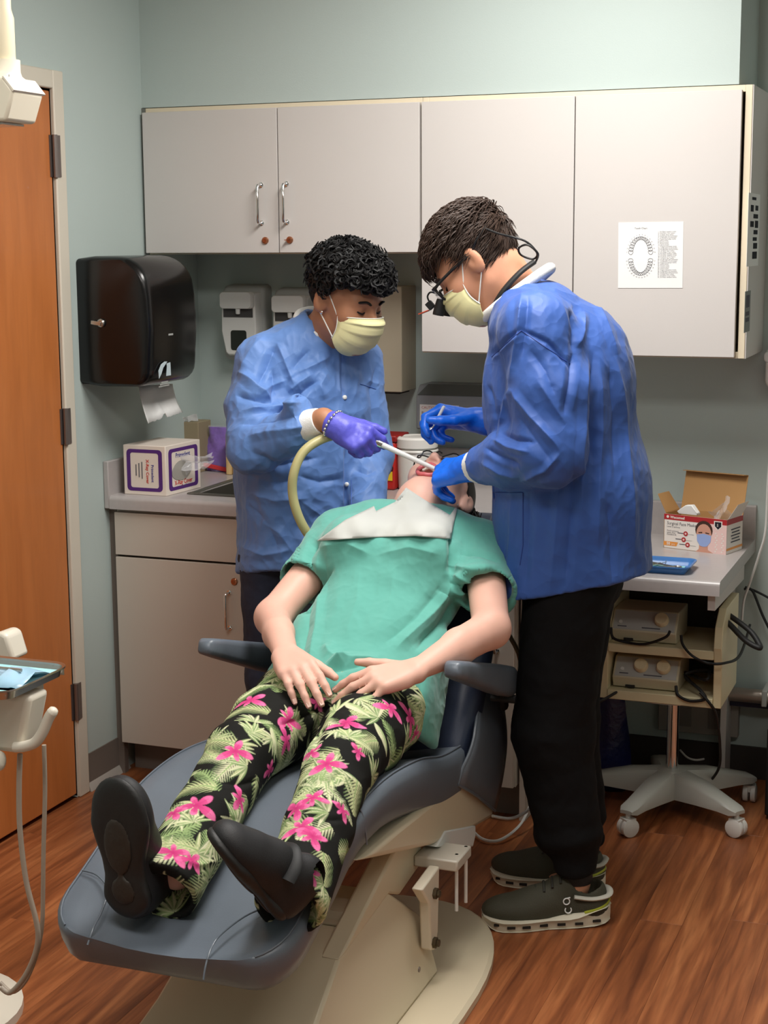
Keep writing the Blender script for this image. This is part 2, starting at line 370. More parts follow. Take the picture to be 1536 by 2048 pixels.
# papers on the cabinet
def plate(name, c, xd, yd_, w, h, m, parent=None, th=.0006, **k):
    xd, yd_ = nrm(xd), nrm(yd_); n = np.cross(xd, yd_); return MB().obox(c, np.stack([xd, yd_, n]), (w/2, h/2, th/2)).build(name, m, parent, smooth=0, **k)
a, b_, c_ = on_y((1237, 445), yd-.001), on_y((1367, 443), yd-.001), on_y((1236, 576), yd-.001)
cw, ch = np.linalg.norm(a-b_), np.linalg.norm(a-c_); xd = nrm(b_-a); yu = nrm(a-c_); cc = (b_+c_)/2
chart = thing('tooth_chart', 'printed tooth chart sheet taped to the tall wall cabinet door', 'chart', cc)
plate('sheet', cc, xd, yu, cw, ch, M_paper, chart)
nn = np.cross(xd, yu); fp = lambda u, v: cc+xd*(u-.5)*cw+yu*(.5-v)*ch+nn*.0009
text('print_title', 'Tooth Chart', .0068, M_ink, chart, fp(.35, .105), xd, yu, 'CENTER')
teeth = MB(); nums = MB()
import itertools
k = 0
for half in(0, 1):
    for i in range(16):
        t_ = (i+.5)/16; ang = math.pi*(1-t_) if half == 0 else -math.pi*t_
        u = .35+.155*math.cos(ang); v = (.50-.24*math.sin(ang)-.02) if half == 0 else (.54-.225*math.sin(ang)+.02)
        r = .0042+.0022*abs(math.cos(ang)); p = fp(u, v)
        ca, sa = math.cos(ang), math.sin(ang)
        ring = [p+xd*(r*math.cos(q)*(1.+.15*math.sin(3*q)))+yu*(r*.9*math.sin(q)) for q in np.linspace(0, 2*math.pi, 12, endpoint=False)]
        teeth.tube(ring, .00045, 4, closed=True)
        k += 1
        text('tooth_number', str(k), .0042, M_ink, chart, fp(u+.062*ca, v-.062*sa*.85+.01), xd, yu, 'CENTER')
teeth.build('tooth_outlines', M_ink, chart)
TN = ['3rd Molar (wisdom tooth)', '2nd Molar (12-yr molar)', '1st Molar (6-yr molar)', '2nd Bicuspid (2nd premolar)', '1st Bicuspid (1st premolar)', 'Cuspid (canine/eye tooth)', 'Lateral incisor', 'Central incisor']
for i in range(32):
    j = i % 16; j = j if j < 8 else 15-j
    text('list_line', '%d. %s' % (i+1, TN[j]), .0042, M_ink, chart, fp(.615, .155+i*.0222), xd, yu, sx=1.0)
XS = -.6288
def side_paper(name, label, quad, lines):
    P = [on_x(p, XS) for p in quad]; P = np.array(P); z1, z0 = P[:, 2].max(), P[:, 2].min(); y0, y1 = P[:, 1].min(), P[:, 1].max(); y1 = min(y1, YB-.02)
    t = thing(name, label, 'poster', (XS, (y0+y1)/2, z0))
    bx('sheet', (XS, y0, z0), (XS+.0008, y1, z1), lines[0], t, bevel=0)
    for (u, v, w, h) in lines[1]:
        MB().box((XS+.0009, y0+(y1-y0)*u, z1-(z1-z0)*(v+h)), (XS+.0012, y0+(y1-y0)*(u+w), z1-(z1-z0)*v)).build('print_mark', lines[2], t, smooth=0)
rr = random.Random(3)
side_paper('hand_hygiene_sheet', 'pale printed sheet with dark pictures on the side of the tall wall cabinet', [(1497, 385), (1520, 390), (1497, 533)],
           (M_paper, [(.3, .05, .35, .04), (.2, .16, .25, .09), (.6, .16, .25, .07), (.45, .28, .4, .06), (.2, .38, .3, .08), (.6, .37, .28, .1), (.5, .5, .35, .06), (.45, .6, .35, .05), (.5, .68, .35, .08), (.45, .8, .4, .1)], M_inkd))
side_paper('notice_card', 'small dark notice card low on the side of the tall wall cabinet', [(1490, 583), (1501, 583), (1490, 665)], (mat('grey_card', (120, 124, 120), .6), [(.2, .1, .6, .3), (.2, .5, .6, .1), (.2, .65, .6, .1)], M_ink))
# ================================================================ base cabinets and counter
YC = 4.117; CT = .866
def base_unit(label, x0, x1, hside, drawer=True, lk=True):
    t = thing('base_cabinet', label, 'cabinet', ((x0+x1)/2, YC, 0))
    MB().box((x0, YC, .102), (x0+.016, YB-.002, .826)).box((x1-.016, YC, .102), (x1, YB-.002, .826)).box((x0+.016, YC, .102), (x1-.016, YB-.002, .118)).box((x0+.016, YC, .800), (x1-.016, YC+.04, .826)).box((x0+.016, YB-.01, .118), (x1-.016, YB-.002, .826)).build('body', M_lamb, t)
    bx('toe_kick', (x0, YC+.06, 0), (x1, YC+.075, .102), M_kick, t, bevel=0)
    dz = .683
    dr = bx('drawer', (x0+.002, YC-DT-.001, dz+.004), (x1-.002, YC-.001, .815), M_lamb, t, bevel=.0012)
    d = bx('door', (x0+.002, YC-DT-.001, .104), (x1-.002, YC-.001, dz-.003), M_lamb, t, bevel=.0012)
    hx = x1-.05 if hside > 0 else x0+.035
    bar_handle((hx, YC-DT-.001, .545), d, .105)
    if lk: lock((x1-.032, YC-DT-.001, .632), d)
    bx('gap_strip', (x0+.002, YC-.0035, .676), (x1-.002, YC-.0002, .692), M_dark, t, bevel=0)
    return t
base_unit('grey-beige base cabinet with blank drawer front beside the left wall', XL+.024, -1.999, 1)
base_unit('grey-beige base cabinet mostly hidden behind the assistant in jeans', -1.997, -1.565, -1, lk=False)
base_unit('grey-beige base cabinet hidden behind the reclined patient', -1.563, -1.185, 1)
bx('filler_gap_strip', (XL, YC-.002, .0), (XL+.0235, YC+.02, .826), M_kick, label='dark vertical filler strip between base cabinet and left wall', cat='filler strip', bevel=0)
# worktop with a post-formed front edge and a real sink cut-out
wt = thing('countertop', 'grey laminate countertop with rolled front edge and inset sink', 'countertop', (-1.8, 4.4, .826))
SX0, SX1, SY0, SY1 = -2.20, -1.72, 4.20, 4.60
yf = YC-DT-.014
def ctop(x0, x1, y0, y1, z1, rolled, parent, nm='worktop'):
    pr = [(y1, z1), (y1, z1-.04), (y0, z1-.04)]
    if rolled: pr += [(y0+.0, z1-.04)]+[(y0+.014-.014*math.cos(a)*1., z1-.014+.014*math.sin(a)) for a in np.linspace(0, math.pi/2, 6)]
    else: pr += [(y0, z1)]
    P = [(x0, y, z) for y, z in pr]
    MB().prism(P, (x1-x0, 0, 0)).build(nm, M_counter, parent, smooth=50)
ctop(XL+.0182, -1.18, yf, SY0, CT, True, wt, 'worktop_front')
ctop(XL+.0182, SX0, SY0, SY1, CT, False, wt, 'worktop_side'); ctop(SX1, -1.18, SY0, SY1, CT, False, wt, 'worktop_side'); ctop(XL+.0182, -1.18, SY1, YB-.0005, CT, False, wt, 'worktop_back')
MB().prism([(XL+.019, YB-.002, CT), (XL+.019, YB-.022, CT), (XL+.019, YB-.022, CT+.098), (XL+.019, YB-.018, CT+.102), (XL+.019, YB-.002, CT+.102)], (1.25, 0, 0)).build('trim_2', M_counter, kind='structure')
MB().box((XL+.0006, yf+.0, CT-.04), (XL+.018, YB-.002, CT+.102)).build('trim_3', M_counter, kind='structure', bevel=.003)
bs = MB(); w_ = .012
bs.box((SX0, SY0, CT-.17), (SX1, SY1, CT-.165)).box((SX0, SY0, CT-.165), (SX0+.003, SY1, CT)).box((SX1-.003, SY0, CT-.165), (SX1, SY1, CT)).box((SX0, SY0, CT-.165), (SX1, SY0+.003, CT)).box((SX0, SY1-.003, CT-.165), (SX1, SY1, CT))
o = [(SX0-.015, SY0-.015), (SX1+.015, SY0-.015), (SX1+.015, SY1+.015), (SX0-.015, SY1+.015)]
bs.tube(catmull([(p[0], p[1], CT+.002) for p in [(SX0+.03, SY0-.012), (SX1-.03, SY0-.012), (SX1+.012, SY0+.03), (SX1+.012, SY1-.03), (SX1-.03, SY1+.012), (SX0+.03, SY1+.012), (SX0-.012, SY1-.03), (SX0-.012, SY0+.03)]], 4, True), .009, 8, closed=True, flat=.5)
bs.lathe([(.04, CT-.1648), (.03, CT-.163), (.012, CT-.1645)], ((SX0+SX1)/2, (SY0+SY1)/2, 0), n=20)
snk = bs.build('sink', M_steeld, None, smooth=40, label='dark stainless sink basin set into the countertop', cat='sink', at=((SX0+SX1)/2, (SY0+SY1)/2, CT-.17))
# low desk worktop on the right
dk = thing('desk_worktop', 'lower grey laminate desk worktop under the mask box at the right', 'countertop', (-.9, 4.4, .69))
DZT, DX0, DX1 = .735, -1.18, -.63
pr = [(YB-.0005, DZT), (YB-.0005, DZT-.038), (4.064, DZT-.038)]+[(4.064+.012-.012*math.cos(a), DZT-.012+.012*math.sin(a)) for a in np.linspace(0, math.pi/2, 6)]
MB().prism([(DX0, y, z) for y, z in pr], (DX1-DX0, 0, 0)).build('worktop', M_counter, dk, smooth=50)
MB().prism([(DX0, YB-.0005, DZT), (DX0, YB-.022, DZT), (DX0, YB-.022, DZT+.096), (DX0, YB-.018, DZT+.1), (DX0, YB-.0005, DZT+.1)], (DX1-DX0, 0, 0)).build('trim_4', M_counter, kind='structure')
MB().prism([(-.664, 4.09, DZT-.0385), (-.664, 4.60, DZT-.0385), (-.664, 4.60, DZT-.1), (-.664, 4.09, DZT-.082)], (.02, 0, 0)).build('apron', M_lam, dk, bevel=.001)
bx('support_panel', (-1.178, 4.13, 0), (-1.16, YB-.002, DZT-.0385), M_lamb, dk, bevel=.001)
bx('leg_panel', (-.70, 4.60, .02), (-.682, 4.70, DZT-.0385), M_lam, dk, bevel=.001)
# ================================================================ small things on walls and counters
def pill(prof, o, ex, ez, ey, stations, cx=None):
    """rounded extrusion: prof Nx2 (u along ex, v along ez), stations [(t along ey, scale)]"""
    prof = np.asarray(prof, float); c = prof.mean(0) if cx is None else np.asarray(cx)
    V = []; n = len(prof)
    for t, sc in stations: q = c+(prof-c)*sc; V.append(np.asarray(o)+q[:, :1]*np.asarray(ex)+q[:, 1:]*np.asarray(ez)+t*np.asarray(ey))
    F = []
    for i in range(len(stations)-1):
        for k in range(n): F.append((i*n+k, i*n+(k+1) % n, (i+1)*n+(k+1) % n, (i+1)*n+k))
    F.append(tuple(range(n))[::-1]); F.append(tuple((len(stations)-1)*n+k for k in range(n)))
    return np.concatenate(V), F
EX, EY, EZ = np.eye(3)
# ---- paper towel dispenser
y0, y1, D = 3.978, 4.272, .225
pt = thing('paper_towel_dispenser', 'large glossy black paper towel dispenser on the left wall', 'dispenser', (XL, (y0+y1)/2, 1.2))
pr = [(.0, 1.205), (.06, 1.198)]+[(D-.05+.05*math.cos(a), 1.25+.05*math.sin(a)) for a in np.linspace(-math.pi/2, 0, 6)]+[(D+.008, 1.36), (D+.004, 1.45)]+[(D-.10+.10*math.cos(a), 1.475+.092*math.sin(a)) for a in np.linspace(.05, math.pi/2, 8)]+[(.05, 1.568), (0, 1.562)]
V, F = pill(pr, (XL+.001, y0, 0), EX, EZ, EY, [(0, .93), (.004, .965), (.012, .988), (.026, 1.), (y1-y0-.026, 1.), (y1-y0-.012, .988), (y1-y0-.004, .965), (y1-y0, .93)], (0, 1.38))
mesh('housing', V, F, M_black, pt, smooth=50)
bx('back_plate', (XL, y0+.006, 1.205), (XL+.055, y1-.006, 1.56), M_blackm, pt, bevel=.004)
kp = on_y((203, 646), y0-.002)
MB().lathe([(.013, 0), (.012, .006), (.008, .009)], kp, (0, -1, 0), 18).obox(kp+np.array([-.012, -.008, 0]), rotm(EY, -8), (.016, .004, .0055)).build('key_lever', M_steel, pt, bevel=.001, label='small metal key lever')
g = on_x((341, 669), XL+D+.008); bx('window_slot', (XL+D+.004, g[1]-.012, g[2]-.003), (XL+D+.0085, g[1]+.016, g[2]+.003), M_greyp, pt, bevel=.001)
lg = on_x((328, 741), XL+D+.004); xo = XL+D+.0065
def flatyz(pts, name, m, parent, x): # pts (dy,dz) around lg
    MB().prism([(x, lg[1]+p[0]*1.8, lg[2]+p[1]*1.1+.006) for p in pts], (.0012, 0, 0)).build(name, m, parent, smooth=0)
M_logo = mat('pale_logo', (196, 212, 218), .5)
flatyz([(-.020, -.024), (-.021, -.004), (-.012, .012), (.0, .018), (.008, .017), (-.006, .002), (-.012, -.012)], 'emblem', M_logo, pt, xo)
flatyz([(.004, -.020), (.007, .004), (.006, .012), (.018, .014), (.019, -.02)], 'emblem', M_logo, pt, xo)
for i in range(3): flatyz([(-.020+.004*(2-i), -.034-.005*i), (.010+.002*i, -.033-.005*i), (.010+.002*i, -.036-.005*i), (-.020+.004*(2-i), -.037-.005*i)], 'print_bar', M_greyp, pt, xo-.0012)
# towel sheet hanging out
ta, tb = on_x((277, 780), XL+.12), on_x((340, 776), XL+.12)
n = 26; G = np.zeros((7, n, 3))
for j in range(n):
    u = j/(n-1); base = ta*(1-u)+tb*u; base[1] += .012*u
    tear = .004*rr.random()+(.012 if .40 < u < .5 else 0)+.022*u
    ln = .098-tear
    for i in range(7):
        v = i/6; G[i, j] = base+np.array([.03*v*v+.004*math.sin(7*u+3*v), (.016*v*v*(u-.2)), .012-(ln+.012)*v])
MB().grid(G).build('paper_towel', M_paper, None, smooth=60, solid=.0006, label='torn white paper towel hanging from the black dispenser', cat='paper towel', at=(XL+.1, 4.1, 1.1))
# ---- soap dispensers on the back wall
def soap(p, w, h, label):
    c = on_y(p, YB-.1); x, z = c[0], c[2]
    t = thing('soap_dispenser', label, 'soap dispenser', (x, YB, z-h/2), 'wall soap dispensers')
    y0 = YB
    def shell(w, h, d0, d1, m, nm, zc=0, rc=.02, mm=t):
        P = rrect(w, h, rc, 4); V, F = pill(P, (x, y0-d0, z+zc), EX, EZ, -EY, [(0, 1), (d1-d0-.012, .97), (d1-d0-.003, .93), (d1-d0, .86)]); return mesh(nm, V, F, m, mm, smooth=50)
    shell(w, h, .0, .05, M_greyp, 'back_shell')
    P = [(-w*.40, h*.40), (w*.40, h*.40), (w*.42, -h*.1), (w*.32, -h*.40), (w*.25, -h*.43), (-w*.25, -h*.43), (-w*.32, -h*.40), (-w*.42, -h*.1)]
    V, F = pill(P, (x, y0-.045, z), EX, EZ, -EY, [(0, 1), (.035, .97), (.045, .92)]); cv = mesh('front_cover', V, F, M_white, t, smooth=40, bevel=.003)
    # dark plate painting the shade of the recess, nozzle under the push bar
    bx('recess_shade', (x-w*.33, y0-.0925, z+h*.08), (x+w*.33, y0-.089, z+h*.22), mat('shadow_grey', (70, 68, 68), .6), t, bevel=0)
    V, F = pill(rrect(w*.74, h*.22, .012, 4), (x, y0-.085, z+h*.30), EX, EZ, -EY, [(0, 1), (.02, 1), (.027, .93)]); mesh('push_bar', V, F, M_white, t, smooth=40)
    MB().lathe([(.008, 0), (.007, -.018), (.004, -.02)], (x+.004, y0-.1, z+h*.20)).build('nozzle', M_white, t)
    V, F = pill(rrect(w*.36, h*.26, .008, 4), (x, y0-.0905, z-h*.22), EX, EZ, -EY, [(0, 1), (.0015, .97)]); mesh('level_window', V, F, mat('smoked_window', (52, 56, 52), .15), t, smooth=0)
soap((474, 647), .155, .245, 'white soap dispenser nearer the black paper towel dispenser')
soap((578, 655), .155, .245, 'white soap dispenser just behind the assistant\'s shoulder')
# ---- beige metal wall box
a, b = on_y((803, 573), YB-.13), on_y((803, 785), YB-.13)
bb = thing('wall_box', 'beige metal box mounted on the wall between the two workers', 'wall box', (a[0]-.11, YB, b[2]))
bx('body', (a[0]-.24, YB-.13, b[2]), (a[0], YB, a[2]), mat('beige_metal', (168, 158, 138), .45), bb, bevel=.003)
bx('paper_slot', (a[0]-.22, YB-.12, b[2]-.006), (a[0]-.012, YB-.03, b[2]-.0003), M_dark, bb, bevel=0)
# ---- grey ledge box with label
a, c = on_y((832, 790), YB-.14), on_y((836, 858), YB-.14)
gb = thing('sterile_bag_dispenser', 'grey wall dispenser box with white printed label behind the raised blue glove', 'dispenser', (a[0]+.13, YB, c[2]))
x0, x1 = a[0], a[0]+.27
P = [(0, c[2]), (.14, c[2]), (.14, a[2]), (.11, a[2]+.03), (0, a[2]+.03)]
MB().prism([(x0, YB-p[0], p[1]) for p in P], (x1-x0, 0, 0)).build('body', mat('blue_grey_plastic', (128, 134, 140), .45), gb, bevel=.004)
MB().prism([(x0+.006, YB-.1405, a[2]+.0005), (x0+.03, YB-.1108, a[2]+.0312), (x1-.006, YB-.1108, a[2]+.0312), (x1-.006, YB-.1405, a[2]+.0005)], (0, -.001, .001)).build('lid', mat('slate_plastic', (80, 86, 86), .5), gb)
lz = a[2]-.028; plate('label_sheet', ((x0+.075), YB-.1406, (lz+c[2]+.008)/2), EX, EZ, .125, lz-c[2]-.008, mat('label_white', (216, 216, 216), .6), gb)
text('label_text', 'CAUTION', .011, mat('red_ink', (176, 44, 40), .7), gb, (x0+.018, YB-.1411, lz-.013), EX, EZ)
text('label_text', 'Biohazard', .013, M_inkd, gb, (x0+.018, YB-.1411, lz-.030), EX, EZ)
for i in range(4): plate('print_line', (x0+.06, YB-.1411, lz-.040-.009*i), EX, EZ, .085-.012*(i % 2), .0025, M_ink, gb, .0003)
bx('label_tag', (x1-.06, YB-.1412, a[2]-.018), (x1-.005, YB-.14, a[2]-.008), M_greyp, gb, bevel=0)
# ---- white tub, sharps box
tb_ = on_y((834, 868), 4.5); R = .062
tub = thing('plastic_tub', 'white ribbed plastic tub with lid behind the patient\'s head', 'tub', (tb_[0], 4.5, CT+.0005))
MB().lathe([(R-.012, CT+.0005), (R-.006, CT+.004), (R-.002, CT+.09), (R-.003, tb_[2]-.055), (R-.006, tb_[2]-.04)], (tb_[0], 4.5, 0), n=40).build('body', mat('milky_plastic', (222, 220, 214), .4, sss=.2), tub)
MB().lathe([(R+.001, tb_[2]-.038), (R+.002, tb_[2]-.012), (R-.004, tb_[2]-.006), (R-.012, tb_[2]-.006), (R-.014, tb_[2]-.009), (.004, tb_[2]-.009)], (tb_[0], 4.5, 0), n=40).build('lid', mat('milky_lid', (230, 228, 222), .4), tub)
MB().lathe([(R+.0005, tb_[2]-.052), (R+.003, tb_[2]-.048), (R+.0005, tb_[2]-.044)], (tb_[0], 4.5, 0), n=40).build('rim_ring', mat('milky_lid', (0, 0, 0)), tub)
sa = on_y((791, 885), 4.45)
sb = thing('sharps_container', 'red sharps container with yellow biohazard labels beside the white tub', 'container', (sa[0]-.06, 4.45, CT+.0005))
M_red = mat('sharps_red', (186, 34, 28), .4); M_yel = mat('label_yellow', (232, 196, 40), .5)
MB().prism([(sa[0]-.12, 4.45, CT+.0005), (sa[0]-.004, 4.45, CT+.0005), (sa[0], 4.45, sa[2]), (sa[0]-.125, 4.45, sa[2])], (0, .11, 0)).build('body', M_red, sb, bevel=.006)
bx('lid', (sa[0]-.128, 4.447, sa[2]+.0003), (sa[0]+.003, 4.563, sa[2]+.02), mat('sharps_lid', (150, 24, 22), .4), sb, bevel=.004)
for (za, zb) in ((909, 925), (944, 962)):
    q0, q1 = on_y((793, za), 4.449), on_y((793, zb), 4.449); bx('yellow_label', (sa[0]-.11, 4.4475, max(q1[2], CT+.008)), (sa[0]-.010, 4.4495, q0[2]), M_yel, sb, bevel=0)
q = on_y((778, 934), 4.4485)
bh = MB()
for k in range(3):
    a_ = math.radians(90+120*k); cpt = np.array([q[0]-.004+.009*math.cos(a_), 4.4485, q[2]+.009*math.sin(a_)])
    bh.tube([cpt+.0085*np.array([math.cos(t), 0, math.sin(t)]) for t in np.linspace(0, 2*math.pi, 16, endpoint=False)], .0016, 4, closed=True)
bh.lathe([(.004, 0), (.004, .0006)], (q[0]-.004, 4.449, q[2]), (0, -1, 0), 12)
bh.build('biohazard_symbol', M_inkd, sb)
# ---- x-ray cover box on the counter
A, B, C3 = on_z((333, 993), CT), on_z((249, 988), CT), on_z((402, 975), CT)
bw = np.linalg.norm(A-B); bd = np.linalg.norm(C3-A)
ux = nrm(A-B); uy = nrm(C3-A); zt = on_y((333, 893), A[1])[2]; hh = zt-CT
xb = thing('cover_dispenser_box', 'white cardboard dispenser box with purple frames on the counter beside the wall', 'box', (A+B)/2)
M_card = mat('white_card', (232, 220, 208), .6); M_pur = mat('purple_print', (84, 38, 120), .6)
o = B; P8 = [B, A, C3, B+uy*bd]; V = [p for p in P8]+[p+np.array([0, 0, hh]) for p in P8]
mesh('carton', V, [(3, 2, 1, 0), (4, 5, 6, 7), (0, 1, 5, 4), (1, 2, 6, 5), (2, 3, 7, 6), (3, 0, 4, 7)], M_card, xb, bevel=.002)
def face_print(o, u, n, w, h, frame=True):
    f = lambda a, b, e=.0006: o+u*a*w+EZ*b*h+n*e
    # purple rounded frame
    out = rrect(w*.84, h*.84, .012, 4); inn = rrect(w*.66, h*.70, .007, 4)
    N = len(out); V = [o+u*(w*.5+p[0])+EZ*(h*.5+p[1])+n*.0005 for p in out]+[o+u*(w*.5+p[0])+EZ*(h*.5+p[1])+n*.0005 for p in inn]
    mesh('print_frame', V, [(i, (i+1) % N, N+(i+1) % N, N+i) for i in range(N)], M_pur, xb, smooth=0)
    return f
n1 = nrm(np.cross(ux, EZ)); f1 = face_print(B, ux, n1, bw, hh)
n2 = nrm(np.cross(uy, EZ)); f2 = face_print(A, uy, n2, bd, hh)
M_blu = mat('blue_print', (52, 58, 150), .6); M_redp = mat('red_print', (206, 50, 40), .6)
text('print_text', 'Primedent', .019, M_blu, xb, f2(.28, .73), uy, EZ, sx=1.0, bold=.0003)
text('print_text', 'X-Ray Cover', .019, M_redp, xb, f2(.24, .18), uy, EZ, sx=.95, bold=.0004)
text('print_text', '4" x 6"', .011, M_ink, xb, f2(.42, .115), uy, EZ)
text('print_text', 'Primedent', .0125, M_blu, xb, f1(.66, .62), -EZ, ux, bold=.0002)
text('print_text', 'X-Ray Cover', .0135, M_redp, xb, f1(.54, .72), -EZ, ux, bold=.0003)
for i in range(3): plate('print_line', f1(.44-.07*i, .5), ux, EZ, .003, .05-.008*i, M_ink, xb, .0003)
# oval slot with plastic film pulled out
sl = MB(); oc = f2(.45, .46)
pts = [oc+uy*(.055*math.cos(a))*(1+.1*math.sin(2*a))+EZ*(.030*math.sin(a))+n2*.0009 for a in np.linspace(0, 2*math.pi, 20, endpoint=False)]
mesh('film_slot', pts, [tuple(range(20))], mat('slot_grey', (168, 164, 156), .25, spec=.8), xb, smooth=0)
M_film = mat('clear_film', (240, 240, 244), .08, alpha=.35, spec=.9)
G = np.zeros((9, 9, 3))
for i in range(9):
    for j in range(9):
        u, v = i/8, j/8-.5
        G[i, j] = oc+uy*(.0+.05*u+.008*math.sin(9*v+3*u))+n2*(.004+.075*u)+EZ*(.012+.02*u+v*(.055-.03*u)+.007*math.sin(13*v+7*u))+n2*.008*math.sin(11*v)
MB().grid(G).build('plastic_film', M_film, xb, smooth=60)
# ---- purple pouch bag, wood block, torn carton behind
q = on_z((425, 945), CT); zt = on_y((425, 858), q[1])[2]
pb = thing('pouch_bag', 'clear bag of purple pouches with red seal on the counter', 'bag', (q[0], q[1]+.03, CT))
M_purp = mat('purple_plastic', (120, 62, 190), .22, spec=.8, bump=(60, .5, 3, .006))
xs0 = q[0]-.05; G = []
nlev = 10; ring = 20
for i in range(nlev):
    v = i/(nlev-1); z = CT+.001+(zt-CT)*v; r = []
    for k in range(ring):
        a_ = 2*math.pi*k/ring; s_ = (1-.25*v+.05*math.sin(9*v+3*a_))
        r.append((q[0]+.01+.058*s_*math.cos(a_), q[1]+.05+.026*s_*math.sin(a_)*(1-.5*v)+.004*math.sin(5*a_+12*v), z))
    G.append(r)
m_ = MB().grid(G, wrap=True); m_.F.append(tuple((nlev-1)*ring+k for k in range(ring))); m_.I.append(0); m_.build('pouch_stack', M_purp, pb, smooth=60)
rz = on_y((430, 935), q[1]+.02)
MB().obox((q[0]+.012, q[1]+.016, rz[2]), rotm(EY, -9), (.052, .004, .007)).build('red_seal', mat('red_seal', (214, 60, 66), .3), pb, bevel=.002)
G = np.array(G); G[:, :, 0] = q[0]+.014+(G[:, :, 0]-q[0]-.014)*1.12; G[:, :, 1] = q[1]+.05+(G[:, :, 1]-q[1]-.05)*1.2; G[:, :, 2] = CT+.001+(G[:, :, 2]-CT)*1.02
MB().grid(G, wrap=True).build('clear_bag', mat('bag_film', (240, 240, 244), .08, alpha=.14, spec=.9), pb, smooth=60)
q = on_z((462, 950), CT); zt = on_y((462, 868), q[1])[2]
M_tan = wood_mat('pale_wood', (206, 170, 110), (220, 186, 128), (230, 198, 142), 2, 1.5, .6, 20., False, 0, .2)
wb = thing('wooden_sticks_box', 'stack of pale wooden tongue sticks standing on the counter', 'wooden sticks', (q[0]+.02, q[1]+.03, CT))
for i in range(4):
    bx('stick_bundle', (q[0]-.018+.021*i, q[1]+.004*(i % 2), CT), (q[0]+.0015+.021*i, q[1]+.05, zt-.006*(i % 3)), M_tan, wb, bevel=.003)
q = on_z((360, 948), CT); q[1] = 4.66; za = on_y((360, 836), 4.6)[2]
tcn = thing('torn_carton', 'torn brown carton with ragged white edge behind the purple-framed box', 'carton', (q[0], 4.62, CT))
xa, xb_ = on_y((322, 860), 4.62)[0], on_y((402, 845), 4.62)[0]
bx('carton_body', (xa, 4.60, CT), (xb_, 4.69, za-.012), mat('brown_card', (150, 136, 108), .8), tcn, bevel=.002)
G = np.zeros((3, 14, 3))
for j in range(14):
    u = j/13
    for i in range(3): G[i, j] = (xa+(xb_-xa)*u, 4.598-.004*i+.003*rr.random(), za-.02+.012*i*u+.006*rr.random()+.01*u)
MB().grid(G).build('torn_flap', M_paper, tcn, smooth=0, solid=.001)
# ---- mask box on the desk
A, B, C3 = on_z((1452, 1110), DZT), on_z((1327, 1095), DZT), on_z((1477, 1091), DZT)
ux = nrm(A-B); ux[2] = 0; uy = nrm(np.array([-ux[1], ux[0], 0])); bw = np.linalg.norm(A-B); bd = .105; hh = on_y((1450, 1040), A[1])[2]-DZT
mb_ = thing('mask_box', 'open carton of surgical face masks with red band on the low desk', 'box', (A+B)/2+uy*bd/2)
M_kraft = mat('kraft_card', (176, 134, 84), .8); M_prt = mat('box_print_white', (232, 224, 216), .45); M_rband = mat('box_red', (172, 38, 42), .45); M_pink = mat('box_pink', (232, 198, 192), .45)
th = .0015
C3 = A+uy*bd; D3 = B+uy*bd
def wallq(p, q, nin, name, m):
    P = [p, q, q+EZ*hh, p+EZ*hh]; MB().prism(P, nin*th).build(name, m, mb_, smooth=0)
wallq(B, A, uy, 'front_panel', M_prt); wallq(A, C3, -ux, 'side_panel', M_prt); wallq(D3, C3, -uy, 'back_panel', M_kraft); wallq(B, D3, ux, 'side_panel', M_kraft)
MB().prism([B, A, C3, D3], EZ*th).build('bottom_panel', M_kraft, mb_, smooth=0)
fq = lambda u, v, e=.0004: B+ux*bw*u+EZ*hh*(1-v)-uy*e
def fpoly(pts, name, m, e=.0004): mesh(name, [fq(u, v, e) for u, v in pts], [tuple(range(len(pts)))[::-1]], m, mb_, smooth=0)
fpoly([(0, 0), (1, 0), (1, .16), (0, .16)], 'red_band', M_rband)
fpoly([(.71, .16), (1, .16), (1, 1), (.70, 1)], 'pink_area', M_pink)
fpoly([(0, .80), (.235, .80), (.21, .92), (0, .92)], 'orange_tab', mat('box_orange', (230, 150, 70), .45))
text('print_text', '50', .011, M_prt, mb_, fq(.05, .895, .0007), ux, EZ, bold=.0004)
text('print_text', 'pcs', .008, M_prt, mb_, fq(.13, .89, .0007), ux, EZ)
text('print_text', 'Wecomed', .0105, M_prt, mb_, fq(.10, .115, .0007), ux, EZ, bold=.0003)
MB().lathe([(.004, 0), (.004, .0004)], fq(.06, .075, .0006), -uy, 12).build('print_dot', M_prt, mb_)
text('print_text', 'Surgical Face Masks', .0125, M_ink, mb_, fq(.05, .30, .0007), ux, EZ, sx=.92)
for (u, v, s_) in ((.05, .38, 'Level 2 earloop'), (.05, .50, 'Fluid resistant'), (.05, .555, 'Latex free'), (.05, .61, 'Comfort fit')): text('print_text', s_, .0065, M_ink, mb_, fq(u, v, .0007), ux, EZ)
for (u, v) in ((.355, .52), (.325, .70), (.39, .84)):
    MB().lathe([(.0068, 0), (.0068, .0004)], fq(u, v, .0006), -uy, 18).build('round_icon', M_rband, mb_)
    MB().lathe([(.003, .0004), (.003, .0008)], fq(u, v, .0006), -uy, 10).build('round_icon', M_pink, mb_)
    plate('print_line', fq(u-.085, v, .0006), ux, EZ, .018, .002, M_ink, mb_, .0003)
    plate('print_line', fq(u+.08, v+.01, .0006), ux, EZ, .02, .0008, M_greyp, mb_, .0003)
M_sk = mat('print_skin', (206, 150, 128), .5); M_br = mat('print_hair', (64, 40, 30), .5); M_bm = mat('print_mask_blue', (150, 170, 218), .5)
circ = lambda cu, cv, a, b, t0=0, t1=360, n=18: [(cu+a*math.cos(math.radians(t)), cv-b*math.sin(math.radians(t))) for t in np.linspace(t0, t1, n, endpoint=(t1-t0 < 360))]
